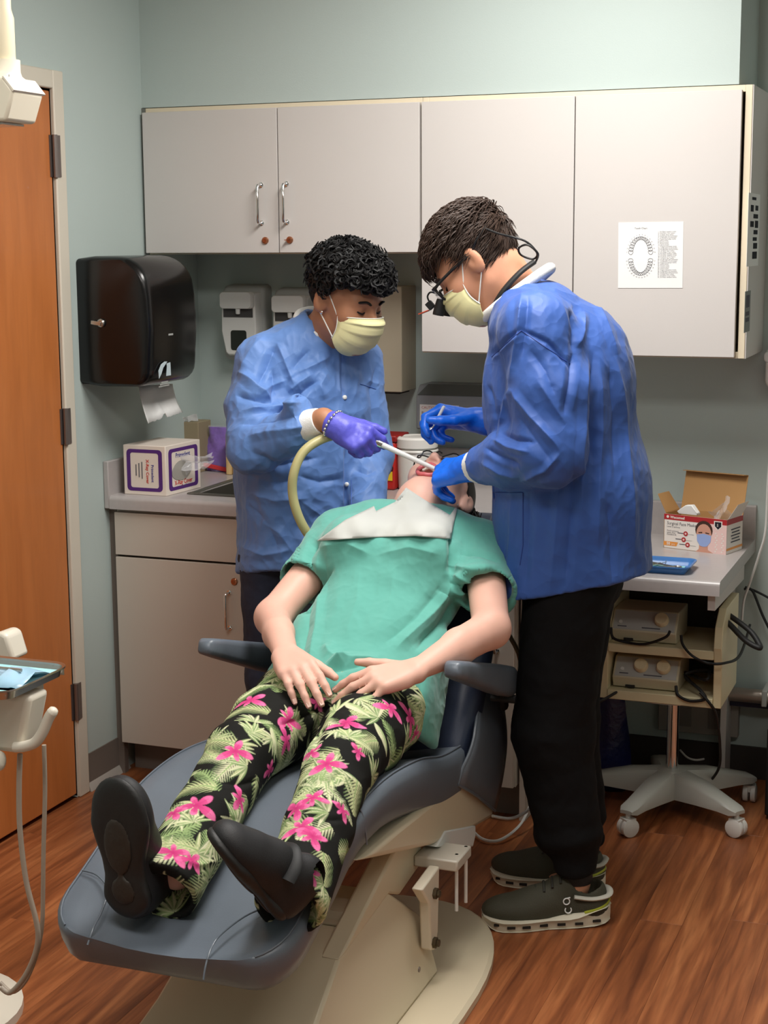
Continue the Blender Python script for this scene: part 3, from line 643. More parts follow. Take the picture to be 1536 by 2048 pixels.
fpoly([(.52, 1.), (.57, .92), (.575, .78), (.71, .78), (.715, .92), (.80, 1.)], 'portrait_print', M_sk, .0006)
fpoly(circ(.645, .36, .138, .27), 'portrait_print', M_br, .0008)
fpoly(circ(.645, .46, .118, .28), 'portrait_print', M_sk, .001)
fpoly([(.535, .50), (.645, .46), (.76, .50), (.755, .68), (.70, .82), (.645, .84), (.59, .82), (.54, .68)], 'portrait_print', M_bm, .0012)
fpoly([(.56, .43), (.62, .415), (.62, .45), (.56, .46)], 'portrait_print', M_br, .0012); fpoly([(.67, .415), (.73, .43), (.73, .46), (.67, .45)], 'portrait_print', M_br, .0012)
fpoly([(.80, .06), (.93, .06), (.93, .22), (.865, .33), (.80, .22)], 'shield_print', M_prt, .0008); fpoly([(.815, .085), (.915, .085), (.915, .21), (.865, .30), (.815, .21)], 'shield_print', M_inkd, .001)
text('print_text', 'S', .011, M_prt, mb_, fq(.845, .215, .0012), ux, EZ)
for i in range(9):
    for j in range(2): MB().lathe([(.0022, 0), (.0022, .0003)], fq(.83+.10*j+.02*(i % 2), .42+.065*i, .0006), -uy, 8).build('print_dot', M_prt, mb_)
sq = lambda u, v, e=.0004: A+uy*bd*u+EZ*hh*(1-v)+ux*e
for pts, m_, nm in (([(0, 0), (1, 0), (1, .16), (0, .16)], M_rband, 'red_band'), ([(0, .83), (1, .83), (1, .9), (0, .9)], mat('box_orange', (0, 0, 0)), 'orange_tab')):
    mesh(nm, [sq(u, v) for u, v in pts], [(0, 1, 2, 3)[::-1]], m_, mb_, smooth=0)
for i in range(5): plate('print_line', sq(.55, .32+.09*i, .0005), uy, EZ, .06-.01*(i % 2), .0035, M_ink, mb_, .0003)
# flaps
lt = on_y((1365, 945), C3[1]+.03); zl = lt[2]-(DZT+hh)
MB().prism([D3+EZ*hh, C3+EZ*hh, C3+EZ*(hh+zl)+uy*.028, D3+EZ*(hh+zl)+uy*.028], uy*th).build('lid_flap', M_kraft, mb_, smooth=0)
p1, p2 = C3+EZ*(hh+zl)+uy*.028, D3+EZ*(hh+zl)+uy*.028
MB().prism([p2, p1, p1-uy*.022+EZ*.002-ux*.004, p2-uy*.022+EZ*.002], EZ*th).build('lid_tuck', M_kraft, mb_, smooth=0)
MB().prism([B+EZ*hh+uy*.01, D3+EZ*hh-uy*.01, D3+EZ*(hh+.05)-ux*.03-uy*.02, B+EZ*(hh+.05)-ux*.032+uy*.02], EZ*th).build('side_flap', M_kraft, mb_, smooth=0)
MB().prism([A+EZ*hh+uy*.006, C3+EZ*hh-uy*.01, C3+EZ*(hh+.045)+ux*.026-uy*.02, A+EZ*(hh+.04)+ux*.02+uy*.024], EZ*th).build('side_flap', M_prt, mb_, smooth=0)
G = np.zeros((8, 9, 3))
for i in range(8):
    for j in range(9):
        u, v = i/7, j/8
        G[i, j] = A-ux*(.012+.05*v)+uy*(.04+.02*math.sin(6*u+5*v))+EZ*(hh-.03+(.095-.05*v)*u+.006*math.sin(14*v+5*u))+ux*.008*math.sin(9*u+8*v)
MB().grid(G).build('film_bag', M_film, mb_, smooth=60)
MB().prism([B+EZ*(hh-.002)+ux*.03+uy*.03, B+EZ*(hh-.002)+ux*.09+uy*.03, B+EZ*(hh+.006)+ux*.092+uy*.02, B+EZ*(hh+.026)+ux*.07+uy*.03, B+EZ*(hh+.024)+ux*.05+uy*.03, B+EZ*(hh+.006)+ux*.028+uy*.02], uy*.02).build('mask_stack', M_paper, mb_, bevel=.002)
# ---- blue instrument tray on the desk
TC = on_z((1308, 1138), DZT); tw, td = .20, .125
tr = thing('instrument_tray', 'blue plastic instrument tray on the low desk', 'tray', (TC[0], TC[1], DZT))
M_tray = mat('tray_blue', (70, 122, 186), .3)
def dish(cx, cy, z, w, d, h, rc, m, nm, parent, flare=.018, th=.003, rotd=0., lip=.006):
    R2 = rotm(EZ, rotd)
    prof = [(-flare-.008, .0), (-flare*.55, .0), (-.001, h-.002), (lip, h), (lip, h-.003), (-.002, h-.006), (-flare*.6, th), (-flare-.012, th)]
    V = []; N = 0; order = [(1, 0, 0)]
    for off, zz in prof:
        P = rrect(w+2*off, d+2*off, max(rc+off, .004), 5); N = len(P); V += [np.array([cx, cy, z])+R2.T@np.array([p[0], p[1], zz]) for p in P]
    F = [(i*N+k, i*N+(k+1) % N, (i+1)*N+(k+1) % N, (i+1)*N+k) for i in range(len(prof)-1) for k in range(N)]
    F.append(tuple(range(N))[::-1]); F.append(tuple((len(prof)-1)*N+k for k in range(N)))
    return mesh(nm, V, F, m, parent, smooth=50)
dish(TC[0], TC[1], DZT+.0003, tw, td, .022, .02, M_tray, 'tray_shell', tr)
plate('tray_liner', (TC[0], TC[1], DZT+.0045), EX, EY, tw-.045, td-.045, mat('teal_liner', (150, 214, 216), .7), tr, .001)
insts = [('dental_forceps', 'dark steel forceps lying in the blue tray', (.035, -.02, 25)), ('dental_mirror', 'small steel mouth mirror lying in the blue tray', (.05, .01, -30)), ('dental_probe', 'thin steel probe lying across the blue tray', (.01, .0, 60))]
for nm, lb, (dx, dy, an) in insts:
    c = np.array([TC[0]+dx-.02, TC[1]+dy, DZT+.0095]); d_ = np.array([math.cos(math.radians(an)), math.sin(math.radians(an)), 0])
    t_ = thing(nm, lb, 'instrument', c, 'instruments in the blue tray')
    MB().tube([c-d_*.05, c-d_*.03, c+d_*.04], [.0034, .0038, .003], 8).build('handle', M_steel, t_)
    if nm == 'dental_mirror': MB().tube([c+d_*.04, c+d_*.055], .0012, 6).lathe([(.009, 0), (.0095, .0015), (.009, .003)], c+d_*.062-EZ*.001, (0, 0, 1), 16).build('mirror_head', M_chrome, t_)
    elif nm == 'dental_probe': MB().tube([c+d_*.04, c+d_*.06, c+d_*.064+EZ*.006], [.0012, .001, .0005], 6).build('tip', M_steel, t_)
    else:
        n_ = np.array([-d_[1], d_[0], 0]); MB().tube(catmull([c+d_*.035, c+d_*.05+n_*.009, c+d_*.062+n_*.004], 5), .0026, 6).tube(catmull([c+d_*.035, c+d_*.05-n_*.009, c+d_*.062-n_*.004], 5), .0026, 6).build('jaws', M_steel, t_)
bx('bur_block', (TC[0]-.062, TC[1]+.0, DZT+.0055), (TC[0]-.03, TC[1]+.028, DZT+.02), mat('lime_block', (150, 206, 120), .5), None, label='small lime green block in the blue tray', cat='block', bevel=.003)
# ================================================================ rolling cart with two control boxes
PX, PY = -.795, 4.36
ct_ = thing('equipment_cart', 'cream two-shelf equipment cart on grey five-star caster base', 'cart', (PX, PY, 0))
M_cart = mat('cart_cream', (222, 210, 172), .45); M_cbase = mat('cart_grey', (176, 176, 168), .4); M_wheel = mat('caster_white', (214, 212, 206), .4)
cx0, cx1, cy0, cy1, cz0 = -.968, -.637, 4.19, 4.46, .362
P = lambda x: [(x, cy0+.06, .625), (x, cy0+.004, .585), (x, cy0-.012, .53), (x, cy0, .50), (x, cy0, cz0), (x, cy1, cz0), (x, cy1, .625)]
MB().prism(P(cx0), (.022, 0, 0)).build('side_panel', M_cart, ct_, bevel=.002); MB().prism(P(cx1-.022), (.022, 0, 0)).build('side_panel', M_cart, ct_, bevel=.002)
bx('shelf', (cx0+.0222, cy0-.004, .495), (cx1-.0222, cy1, .520), M_cart, ct_); bx('shelf', (cx0+.0222, cy0-.004, cz0), (cx1-.0222, cy1, cz0+.026), M_cart, ct_)
bx('back_panel', (cx0+.0222, cy1-.012, cz0+.027), (cx1-.0222, cy1, .62), mat('cart_back', (60, 54, 46), .8), ct_)
MB().tube([(PX, PY, .10), (PX, PY, cz0-.001)], .017, 16).lathe([(.03, .345), (.03, cz0-.0005)], (PX, PY, 0), n=16).build('pole', M_chrome, ct_)
MB().tube(catmull([(PX-.055, cy0+.05, cz0-.002), (PX-.052, cy0+.05, cz0-.014), (PX+.04, cy0+.05, cz0-.014), (PX+.043, cy0+.05, cz0-.002)], 4), .0025, 6).build('wire_hook', M_steel, ct_)
fl_ = np.array([-.865, 4.128]); a0 = math.atan2(fl_[1]-PY, fl_[0]-PX)
hub = MB().lathe([(.055, .055), (.055, .10), (.04, .125), (.022, .128)], (PX, PY, 0), n=24).build('hub', M_cbase, ct_)
for k in range(5):
    a = a0+k*2*math.pi/5; d = np.array([math.cos(a), math.sin(a), 0]); n_ = np.array([-d[1], d[0], 0]); o = np.array([PX, PY, 0.])
    G = []
    for (r, zt, zb, w) in ((.03, .126, .05, .036), (.12, .117, .058, .033), (.20, .097, .062, .027), (.245, .085, .062, .026), (.262, .076, .066, .018)):
        G.append([o+d*r+n_*w*c+EZ*(zb+(zt-zb)*s_) for c, s_ in ((-1, 0), (-1, .75), (-.7, .97), (0, 1), (.7, .97), (1, .75), (1, 0))])
    mm = MB().grid(G, wrap=True); mm.F.append(tuple(4*7+i for i in range(7))); mm.I.append(0)
    lg_ = mm.build('leg', M_cbase, ct_, smooth=50)
    c = o+d*.25; ca = a+1.1+.7*k; wd_ = np.array([math.cos(ca), math.sin(ca), 0])
    cs = MB().tube([c+EZ*.066, c+EZ*.05], .007, 8)
    for sg in(-1, 1):
        cs.lathe([(.012, -.001), (.0255, .001), (.0265, .008), (.0255, .014), (.018, .017)], c+EZ*.0265+wd_*.003*sg, wd_*sg, 20)
    cs.obox(c+EZ*.042, np.stack([np.array([-wd_[1], wd_[0], 0]), wd_, EZ]), (.016, .016, .010))
    cs.build('caster', M_wheel, lg_, smooth=40)
# control boxes
def ctrl(label, x0, x1, z0, knobs):
    y0 = cy0+.03
    t = thing('control_box', label, 'control box', ((x0+x1)/2, y0+.08, z0), 'ultrasonic control boxes on the cart')
    w = x1-x0
    Q = [(y0, z0+.002), (y0-.012, z0+.032), (y0+.03, z0+.082), (y0+.16, z0+.082), (y0+.16, z0+.002)]
    MB().prism([(x0, q[0], q[1]) for q in Q], (w, 0, 0)).build('housing', mat('box_ivory', (206, 196, 168), .45), t, bevel=.003)
    nd = nrm((0, -.05, .042)); up = nrm((0, .042, .05)); c = np.array([(x0+x1)/2, y0+.009, z0+.057])+nd*.0006
    plate('face_plate', c, EX, up, w-.012, .058, mat('face_silver', (186, 186, 182), .35), t, .001)
    for u in knobs:
        o = c+EX*(u-.5)*w+up*.004
        MB().lathe([(.019, 0), (.020, .004), (.018, .016), (.016, .018), (.003, .0182)], o, nd, 24).obox(o+nd*.018, np.stack([EX, up, nd]), (.0012, .015, .001)).build('knob', mat('knob_ivory', (226, 210, 172), .4), t, smooth=40)
    MB().lathe([(.005, 0), (.005, .004)], c-EX*w*.36-up*.008, nd, 12).build('button', M_white, t)
    plate('print_line', c+EX*.02-up*.021+nd*.0008, EX, up, .05, .003, M_ink, t, .0004); plate('print_line', c-EX*w*.33-up*.02+nd*.0008, EX, up, .025, .003, M_ink, t, .0004)
    bx('vent_slot', (x0+w*.2, y0-.0075, z0+.003), (x0+w*.34, y0-.001, z0+.010), M_dark, t, bevel=0)
    return t
ctrl('ivory control box with one dial on the cart\'s upper shelf', -.945, -.765, .5205, [.76])
ctrl('ivory control box with two cream dials on the cart\'s lower shelf', -.938, -.757, .3885, [.42, .76])
def cable(name, label, P, r, m, n=6, cat='cable', dense=8):
    P = np.asarray(P, float); MB().tube(catmull(P, dense), r, n).build(name, m, None, smooth=60, label=label, cat=cat, at=P.mean(0))
K = lambda px, py, y: on_y((px, py), y)
cable('cable', 'thin black cable drooping across the cart\'s upper shelf', [K(1222, 1255, 4.19), K(1226, 1275, 4.18), K(1250, 1284, 4.18), K(1290, 1288, 4.178), K(1330, 1275, 4.18), K(1340, 1262, 4.19)], .004, M_blackm)
cable('cable', 'black cable hanging from the upper shelf around the cart\'s right side', [K(1362, 1270, 4.17), K(1366, 1290, 4.165), K(1385, 1312, 4.165), K(1415, 1326, 4.16), K(1450, 1326, 4.17), K(1480, 1310, 4.3), K(1500, 1250, 4.5)], .004, M_blackm)
cable('cable', 'coiled black cable spilling out of the cart\'s lower shelf', [K(1352, 1372, 4.20), K(1356, 1390, 4.185), K(1380, 1402, 4.18), K(1410, 1398, 4.18), K(1400, 1380, 4.19), K(1370, 1350, 4.25), K(1415, 1340, 4.25), K(1412, 1360, 4.2), K(1370, 1345, 4.3)], .0045, M_blackm)
cable('cable', 'black cable trailing from the cart down to the floor', [K(1400, 1385, 4.18), K(1418, 1405, 4.175), K(1432, 1430, 4.2), K(1440, 1490, 4.25), K(1436, 1540, 4.35), K(1400, 1585, 4.5)], .004, M_blackm)
cable('cable', 'black cable looping left from the cart past the black trousers', [K(1235, 1383, 4.19), K(1215, 1395, 4.17), K(1190, 1408, 4.16), K(1165, 1420, 4.2)], .004, M_blackm)
cable('cable_bundle', 'thick bundle of black hoses hanging under the desk\'s right edge', [K(1430, 1232, 4.3), K(1455, 1245, 4.28), K(1490, 1280, 4.27), K(1516, 1295, 4.26), K(1519, 1290, 4.27), K(1500, 1262, 4.3), K(1455, 1228, 4.32)], .008, M_blackm, 8)
cable('cable', 'white cable hanging at the right end of the desk', [K(1545, 860, 4.6), K(1536, 960, 4.6), K(1531, 1060, 4.6), K(1518, 1110, 4.6), K(1500, 1165, 4.6), K(1488, 1200, 4.6), K(1484, 1240, 4.6)], .004, M_white)
cable('cable', 'black cable running down the wall right of the desk', [K(1488, 1178, 4.66), K(1505, 1182, 4.66), K(1525, 1230, 4.66), K(1545, 1270, 4.66)], .004, M_blackm)
cable('cable', 'thin black cable crossing the wall to the right edge', [K(1490, 1174, 4.68), K(1515, 1184, 4.68), K(1545, 1200, 4.68)], .0035, M_blackm)
cable('cable', 'thin pale cable on the floor behind the cart base', [K(1360, 1500, 4.6), K(1375, 1515, 4.58), K(1392, 1520, 4.58), K(1408, 1518, 4.6)], .003, M_white)
# wall pipe, bin, wall container
pp = thing('wall_pipe', 'silver horizontal pipe with dark bracket along the wall below the desk', 'pipe', K(1500, 1395, 4.62))
pc = K(1490, 1394, 4.62); MB().tube([(-.80, 4.64, pc[2]), (XR-.01, 4.64, pc[2])], .021, 16).build('pipe', mat('dull_silver', (170, 160, 150), .35, metal=.6), pp)
bx('bracket_rail', (-.80, 4.655, pc[2]-.04), (XR-.01, YB, pc[2]-.024), mat('navy_rail', (24, 28, 60), .5), pp, bevel=0)
for xx in(-.585, .2): bx('pipe_clip', (xx, 4.615, pc[2]-.024), (xx+.015, YB, pc[2]+.024), M_greyp, pp)
ob = thing('outlet_box', 'pale outlet box low on the wall behind the cart', 'outlet', (-.74, YB, .1))
bx('box', (-.90, YB-.03, .13), (-.66, YB, .23), mat('outlet_grey', (150, 144, 136), .5), ob)
for xx in(-.85, -.75): bx('socket', (xx, YB-.032, .15), (xx+.05, YB-.030, .21), mat('socket_grey', (120, 114, 108), .5), ob, bevel=.0008)
q = on_z((1528, 1640), 0)
bn = thing('equipment_tower', 'black equipment tower on the floor at the right edge', 'tower', (q[0]+.1, q[1]+.12, 0))
zt = on_y((1528, 1456), q[1])[2]
bx('case', (q[0], q[1], .012), (q[0]+.2, q[1]+.28, zt), M_blackm, bn, bevel=.006)
for a, b in((.02, .02), (.18, .02), (.02, .26), (.18, .26)): MB().lathe([(.012, 0), (.014, .0125)], (q[0]+a, q[1]+b, 0), n=10).build('foot', M_blackm, bn)
bx('front_panel', (q[0]+.01, q[1]-.004, .02), (q[0]+.19, q[1]-.0002, zt-.01), M_black, bn)
a = K(1527, 737, 4.6)
wc = thing('wall_container', 'translucent white rounded container on the wall at the right edge', 'container', (a[0]+.05, YB, a[2]-.05))
V, F = pill(rrect(.10, .125, .025, 5), (a[0]+.048, YB, a[2]), EX, EZ, -EY, [(0, 1), (.07, .98), (.085, .92), (.09, .84)]); mesh('body', V, F, mat('milky_plastic', (0, 0, 0)), wc, smooth=50)
V, F = pill(rrect(.103, .03, .01, 3), (a[0]+.048, YB, a[2]+.03), EX, EZ, -EY, [(0, 1), (.09, 1), (.094, .9)]); mesh('band', V, F, M_white, wc, smooth=50)
# bag hanging behind the dentist's legs
bq = K(1215, 1520, 4.45)
bg = thing('blue_bag', 'dark blue bag standing on the floor behind the black trousers', 'bag', (bq[0], 4.5, 0))
G = []
for i in range(9):
    v = i/8; G.append([(bq[0]-.015+(.075-.03*v)*math.cos(t)+.006*math.sin(5*t+6*v), 4.5+(.05-.02*v)*math.sin(t), .001+.40*v) for t in np.linspace(0, 2*math.pi, 16, endpoint=False)])
MB().grid(G, wrap=True).build('sack', mat('navy_nylon', (16, 20, 70), .35, bump=(40, .6, 3, .006)), bg, smooth=60, solid=.002)
MB().tube(catmull([(bq[0]-.05, 4.5, .39), (bq[0]-.03, 4.49, .47), (bq[0]+.02, 4.49, .47), (bq[0]+.03, 4.5, .39)], 6), .006, 8).build('strap', M_blackm, bg)
# ================================================================ delivery unit at the left
M_unit = mat('unit_ivory', (226, 218, 202), .32); M_unit2 = mat('unit_grey', (196, 188, 174), .4)
UY = 2.5
du = thing('delivery_unit', 'ivory dental delivery unit arm reaching in from the left edge', 'delivery unit', (-2.02, UY+.1, 0))
U = lambda px, py, y=UY: on_y((px, py), y)
a, b, c, d = U(58, 1392), U(84, 1390), U(20, 1512), U(0, 1512)
# head block: slanted front panel
zt, zb = U(40, 1392)[2], U(10, 1506)[2]; xr = U(60, 1392)[0]; xb2 = U(36, 1500)[0]; x_l = -1.98
MB().prism([(x_l, UY, zt), (xr, UY, zt), (xb2+.006, UY, zb+.012), (xb2-.012, UY, zb), (x_l, UY, zb)], (0, .07, 0)).build('control_head', M_unit, du, bevel=.012, seg=3)
TRZ = .764
# tray support wedge behind
p1 = U(106, 1375, UY+.12)
MB().prism([(x_l, UY-.03, zt+.0005), (-1.712, UY-.03, zt+.0005), (-1.690, UY-.03, zt+.018), (-1.690, UY-.03, TRZ-.0005), (x_l, UY-.03, TRZ-.0005)], (0, .17, 0)).build('tray_bracket', M_unit2, du, bevel=.004)
bx('under_box', (U(52, 1420, UY+.10)[0]-.02, UY+.0705, zt-.055), (U(86, 1420, UY+.12)[0], UY+.13, zt), M_unit2, du, bevel=.006)
# screen/tray back block
zb_ = U(30, 1313, UY+.22)[2]
q0, q1 = U(60, 1308, UY+.30), U(40, 1252, UY+.30)
MB().prism([(x_l, UY+.24, q1[2]-.03), (q1[0]-.01, UY+.24, q1[2]), (q1[0]+.006, UY+.24, q1[2]-.006), (q0[0], UY+.24, q0[2]), (x_l, UY+.24, q0[2]-.01)], (0, .06, 0)).build('light_head', M_unit, du, bevel=.012, seg=3)
MB().tube([(x_l+.03, UY+.26, zt+.02), (x_l+.03, UY+.26, q0[2]+.01)], .018, 12).build('post', M_unit2, du)
hp = [U(30, 1494), U(48, 1493), U(70, 1485), U(85, 1465), U(97, 1437), U(105, 1424)]
MB().tube(catmull(hp, 5), .0105, 14).lathe([(.0105, 0), (.009, .006), (.005, .009), (.001, .0095)], hp[-1], nrm(hp[-1]-hp[-2]), 14).build('handle', M_unit, du, smooth=60)
kb = U(2, 1525, UY-.02); MB().lathe([(.012, -.01), (.02, 0), (.022, .02), (.018, .03), (.008, .034)], kb-np.array([.03, 0, 0]), (1, 0, .1), 18).build('knob', M_unit, du, smooth=60)
hs = lambda pts, yy: [U(p[0], p[1], yy) for p in pts]
MB().tube(catmull(hs([(40, 1508), (38, 1580), (40, 1660), (52, 1760), (72, 1840), (76, 1880), (66, 1920), (45, 1960), (20, 1985), (2, 1975)], UY+.02), 6), .0055, 10).build('hose', mat('hose_grey', (172, 158, 142), .45), du, smooth=60)
MB().tube(catmull(hs([(88, 1490), (90, 1580), (87, 1700), (86, 1790), (84, 1850), (74, 1905), (52, 1960), (25, 1984), (0, 1965)], UY+.05), 6), .0045, 10).build('hose', mat('hose_grey', (0, 0, 0)), du, smooth=60)
MB().tube(catmull([(-1.95, UY+.08, zt-.06), (-2.0, UY+.1, zt-.10), (-2.02, UY+.1, .5), (-2.02, UY+.1, .03)], 8), .03, 16).lathe([(.19, 0), (.19, .02), (.16, .03), (.04, .035)], (-2.02, UY+.1, 0), n=32).build('floor_post', M_unit, du, smooth=50)
# steel tray on the unit
trz = U(60, 1386, UY+.05)[2]
tp = U(133, 1325, UY+.25); tq = U(100, 1368, UY+.05)
st = thing('steel_tray', 'stainless tray with blue liner on the delivery unit at the left edge', 'tray', (-1.832, UY+.035, TRZ))
dish(-1.832, UY+.035, TRZ+.0005, .312, .215, .020, .035, M_steel, 'tray_shell', st, .01, .002)
plate('tray_liner', (-1.832, UY+.035, TRZ+.0085), EX, EY, .288, .19, mat('aqua_liner', (168, 222, 226), .6), st, .001)
pz = TRZ+.0105; G = np.zeros((5, 12, 3)); pu = U(84, 1330, UY+.06)
for i in range(5):
    for j in range(12): G[i, j] = (pu[0]-.20+.2*j/11+.004*math.sin(2*i), UY-.02+.12*i/4, pz+.016*math.sin(math.pi*i/4)*(1+.4*math.sin(1.7*j))+.003*math.sin(4*j+i))
sp = thing('sterile_pouch', 'pale blue sterilisation pouch lying in the steel tray', 'pouch', (pu[0]-.1, UY+.04, pz))
MB().grid(G).build('pouch_film', mat('pouch_blue', (172, 212, 236), .2, spec=.8), sp, smooth=60, solid=.001)
MB().tube([(pu[0]-.17, UY+.03, pz+.021), (pu[0]-.03, UY+.035, pz+.02)], .0035, 8).build('instrument_inside', M_steel, sp)
# ---- overhead lamp, top left
LY = 2.6; LL = lambda px, py, y=LY: on_y((px, py), y)
lp = thing('dental_lamp', 'ivory overhead dental lamp head hanging at the upper left edge', 'lamp', LL(0, 210))
Q = [LL(a_, b_, LY+.05) for a_, b_ in ((-75, 163), (68, 163), (88, 190), (72, 249), (-75, 249))]
MB().prism([(q[0], LY-.05, q[2]) for q in Q], (0, .10, 0)).build('head', mat('lamp_ivory', (232, 224, 204), .35), lp, bevel=.006)
q = LL(78, 176); MB().prism([(p[0], LY-.052, p[2]) for p in (LL(66, 163, LY+.05), LL(69, 162, LY+.05), LL(90, 189, LY+.05), LL(87, 192, LY+.05))], (0, .104, 0)).build('rim', M_unit, lp)
xc = LL(0, 140)[0]-.006
zA, zB, zC = LL(0, 165)[2], LL(0, 118)[2], LL(0, 15)[2]
MB().lathe([(.052, zA-.002), (.034, zA+.012), (.0315, zA+.02), (.0315, zB)], (xc, LY+.02, 0), n=28).build('neck', mat('lamp_ivory', (0, 0, 0)), lp, smooth=40)
MB().lathe([(.0235, zB), (.0235, zB+.075), (.019, zC), (.019, CEIL-.012)], (xc, LY+.02, 0), n=24).build('pole', mat('lamp_pole', (222, 210, 180), .4), lp, smooth=40)
MB().lathe([(.07, CEIL-.014), (.07, CEIL-.0005)], (xc, LY+.02, 0), n=24).build('ceiling_mount', M_unit, lp)
MB().tube(catmull([(xc+.03, LY-.011, zB-.03), (xc+.0305, LY-.0125, zB-.036)], 2), .003, 6).build('screw', M_steel, lp)
bx('lens', (Q[0][0]+.02, LY-.03, Q[3][2]-.004), (Q[3][0]-.02, LY+.04, Q[3][2]-.0002), mat('lens_grey', (190, 190, 186), .1), lp, bevel=0)
# ================================================================ dental chair
X0 = -1.322
ch_ = thing('dental_chair', 'reclined dental chair with slate blue upholstery and ivory base', 'chair', (X0, 2.95, 0))
M_uph = mat('slate_vinyl', (100, 108, 118), .36, spec=.5, bump=(500, .08, 2), var=(9, .04))
M_uphd = mat('navy_vinyl', (44, 52, 72), .4, spec=.45, bump=(400, .1, 2))
M_ivory = mat('chair_ivory', (214, 200, 172), .35); M_pipe_ = mat('clear_seam', (112, 120, 130), .25, spec=.7)
# seat and leg-rest cushion: loft along the side profile (y, z of the top surface)
prof = catmull(np.array([(2.315, .385), (2.37, .404), (2.52, .463), (2.63, .515), (2.72, .540), (2.87, .547), (3.05, .525), (3.20, .487), (3.33, .47)]), 6)
tan = np.gradient(prof, axis=0); tan /= np.linalg.norm(tan, axis=1)[:, None]; nor = np.stack([-tan[:, 1], tan[:, 0]], 1)
G = []; seamR = []; seamL = []; N = len(prof)
for i in range(N):
    y, z = prof[i]; s_ = y-prof[0][0]
    rc = .10; hw = .242+.004*min(1, s_/.6)
    if s_ < rc: hw = hw-rc+math.sqrt(max(0, rc*rc-(rc-s_)**2))
    th = .088 if y < 2.6 else .088+.03*min(1, (y-2.6)/.5)
    e = min(1., max(0., s_/.035)); th *= (.55+.45*math.sqrt(e))
    ring = []
    for (u, v) in ((-1, -.5), (-1.0, -.25), (-.985, -.08), (-.94, .0), (-.8, -.05), (-.4, -.22), (0, -.27), (.4, -.22), (.8, -.05), (.94, .0), (.985, -.08), (1., -.25), (1., -.5), (.97, -.85), (.9, -1), (0, -1), (-.9, -1), (-.97, -.85)):
        yy, zz = np.array([y, z])+nor[i]*(v*th if v < 0 else v)
        ring.append((X0+hw*u, yy, zz))
    G.append(ring); seamR.append(ring[9]); seamL.append(ring[3])
m_ = MB().grid(G, wrap=True); n = 18; m_.F += [tuple(range(n))[::-1], tuple((N-1)*n+k for k in range(n))]; m_.I += [0, 0]
cu = m_.build('seat_cushion', M_uph, ch_, smooth=60)
MB().tube(np.array(seamR[3:])+[.001, 0, .001], .0022, 6).build('piping', M_uph, cu); MB().tube(np.array(seamL[3:])+[-.001, 0, .001], .0022, 6).build('piping', M_uph, cu)
def on_cush(x, y, lift=.0015):
    z = np.interp(y, prof[:, 0], prof[:, 1]); return np.array([x, y, z+lift+.006*abs((x-X0)/.24)])
def pseam(pts, nm='clear_piping'): MB().tube(catmull(pts, 5), .0018, 6).build(nm, M_pipe_, cu, smooth=60)
pseam([on_cush(X0+.225, 2.455), on_cush(X0+.19, 2.45), on_cush(X0+.14, 2.42), on_cush(X0+.11, 2.37), on_cush(X0+.105, 2.335, .001), (X0+.105, 2.312, .372), (X0+.105, 2.302, .35)])
pseam([on_cush(X0-.225, 2.455), on_cush(X0-.19, 2.45), on_cush(X0-.15, 2.42), on_cush(X0-.135, 2.37), on_cush(X0-.13, 2.335, .001), (X0-.13, 2.312, .372)])
pseam([on_cush(X0+.12, 2.70, .004), on_cush(X0+.20, 2.70, .004), on_cush(X0+.235, 2.70, 0), (X0+.2435, 2.712, .50), (X0+.244, 2.72, .46)])
# front edge seam
0 and pseam([(X0-.20, 2.345, .372), (X0-.1, 2.309, .373), (X0, 2.307, .374), (X0+.1, 2.309, .373), (X0+.20, 2.345, .372)], 'edge_piping')
# ivory underside shell
sh = [(2.70, .432), (2.91, .424), (3.19, .405), (3.40, .40), (3.50, .35), (3.585, .262), (3.575, .215), (3.36, .252), (3.12, .310), (2.86, .385)]
MB().prism([(X0-.238, p[0], p[1]) for p in sh], (.476, 0, 0)).build('seat_shell', M_ivory, ch_, bevel=.012, seg=3, smooth=50)
MB().prism([(X0-.19, p[0], p[1]) for p in [(2.44, .335), (2.52, .365), (2.70, .42), (2.80, .43), (2.80, .39), (2.66, .375), (2.50, .32), (2.44, .305)]], (.38, 0, 0)).build('legrest_shell', mat('shell_taupe', (150, 132, 120), .5), ch_, bevel=.006)
# backrest: loft along the recline
bk = catmull(np.array([(3.335, .44), (3.40, .53), (3.47, .65), (3.54, .77), (3.59, .84), (3.64, .89)]), 5); bt = np.gradient(bk, axis=0); bt /= np.linalg.norm(bt, axis=1)[:, None]; bn_ = np.stack([-bt[:, 1], bt[:, 0]], 1)
G = []; N = len(bk)
for i in range(N):
    t = i/(N-1); hw = .245+.01*math.sin(t*3)-.06*max(0, t-.6)/.4; th = .075*(1 if 0 < i < N-1 else .7)
    if i == N-1: hw *= .93
    ring = []
    for (u, v) in ((-1, -.5), (-.99, .0), (-.93, .30), (-.8, .32), (-.4, .05), (0, 0), (.4, .05), (.8, .32), (.93, .30), (.99, 0), (1, -.5), (.95, -.95), (.8, -1), (0, -1), (-.8, -1), (-.95, -.95)):
        yy, zz = bk[i]+bn_[i]*v*th; ring.append((X0+hw*u, yy, zz))
    G.append(ring)
m_ = MB().grid(G, wrap=True); n = 16; m_.F += [tuple(range(n))[::-1], tuple((N-1)*n+k for k in range(n))]; m_.I += [0, 0]
bkr = m_.build('backrest', M_uphd, ch_, smooth=60)
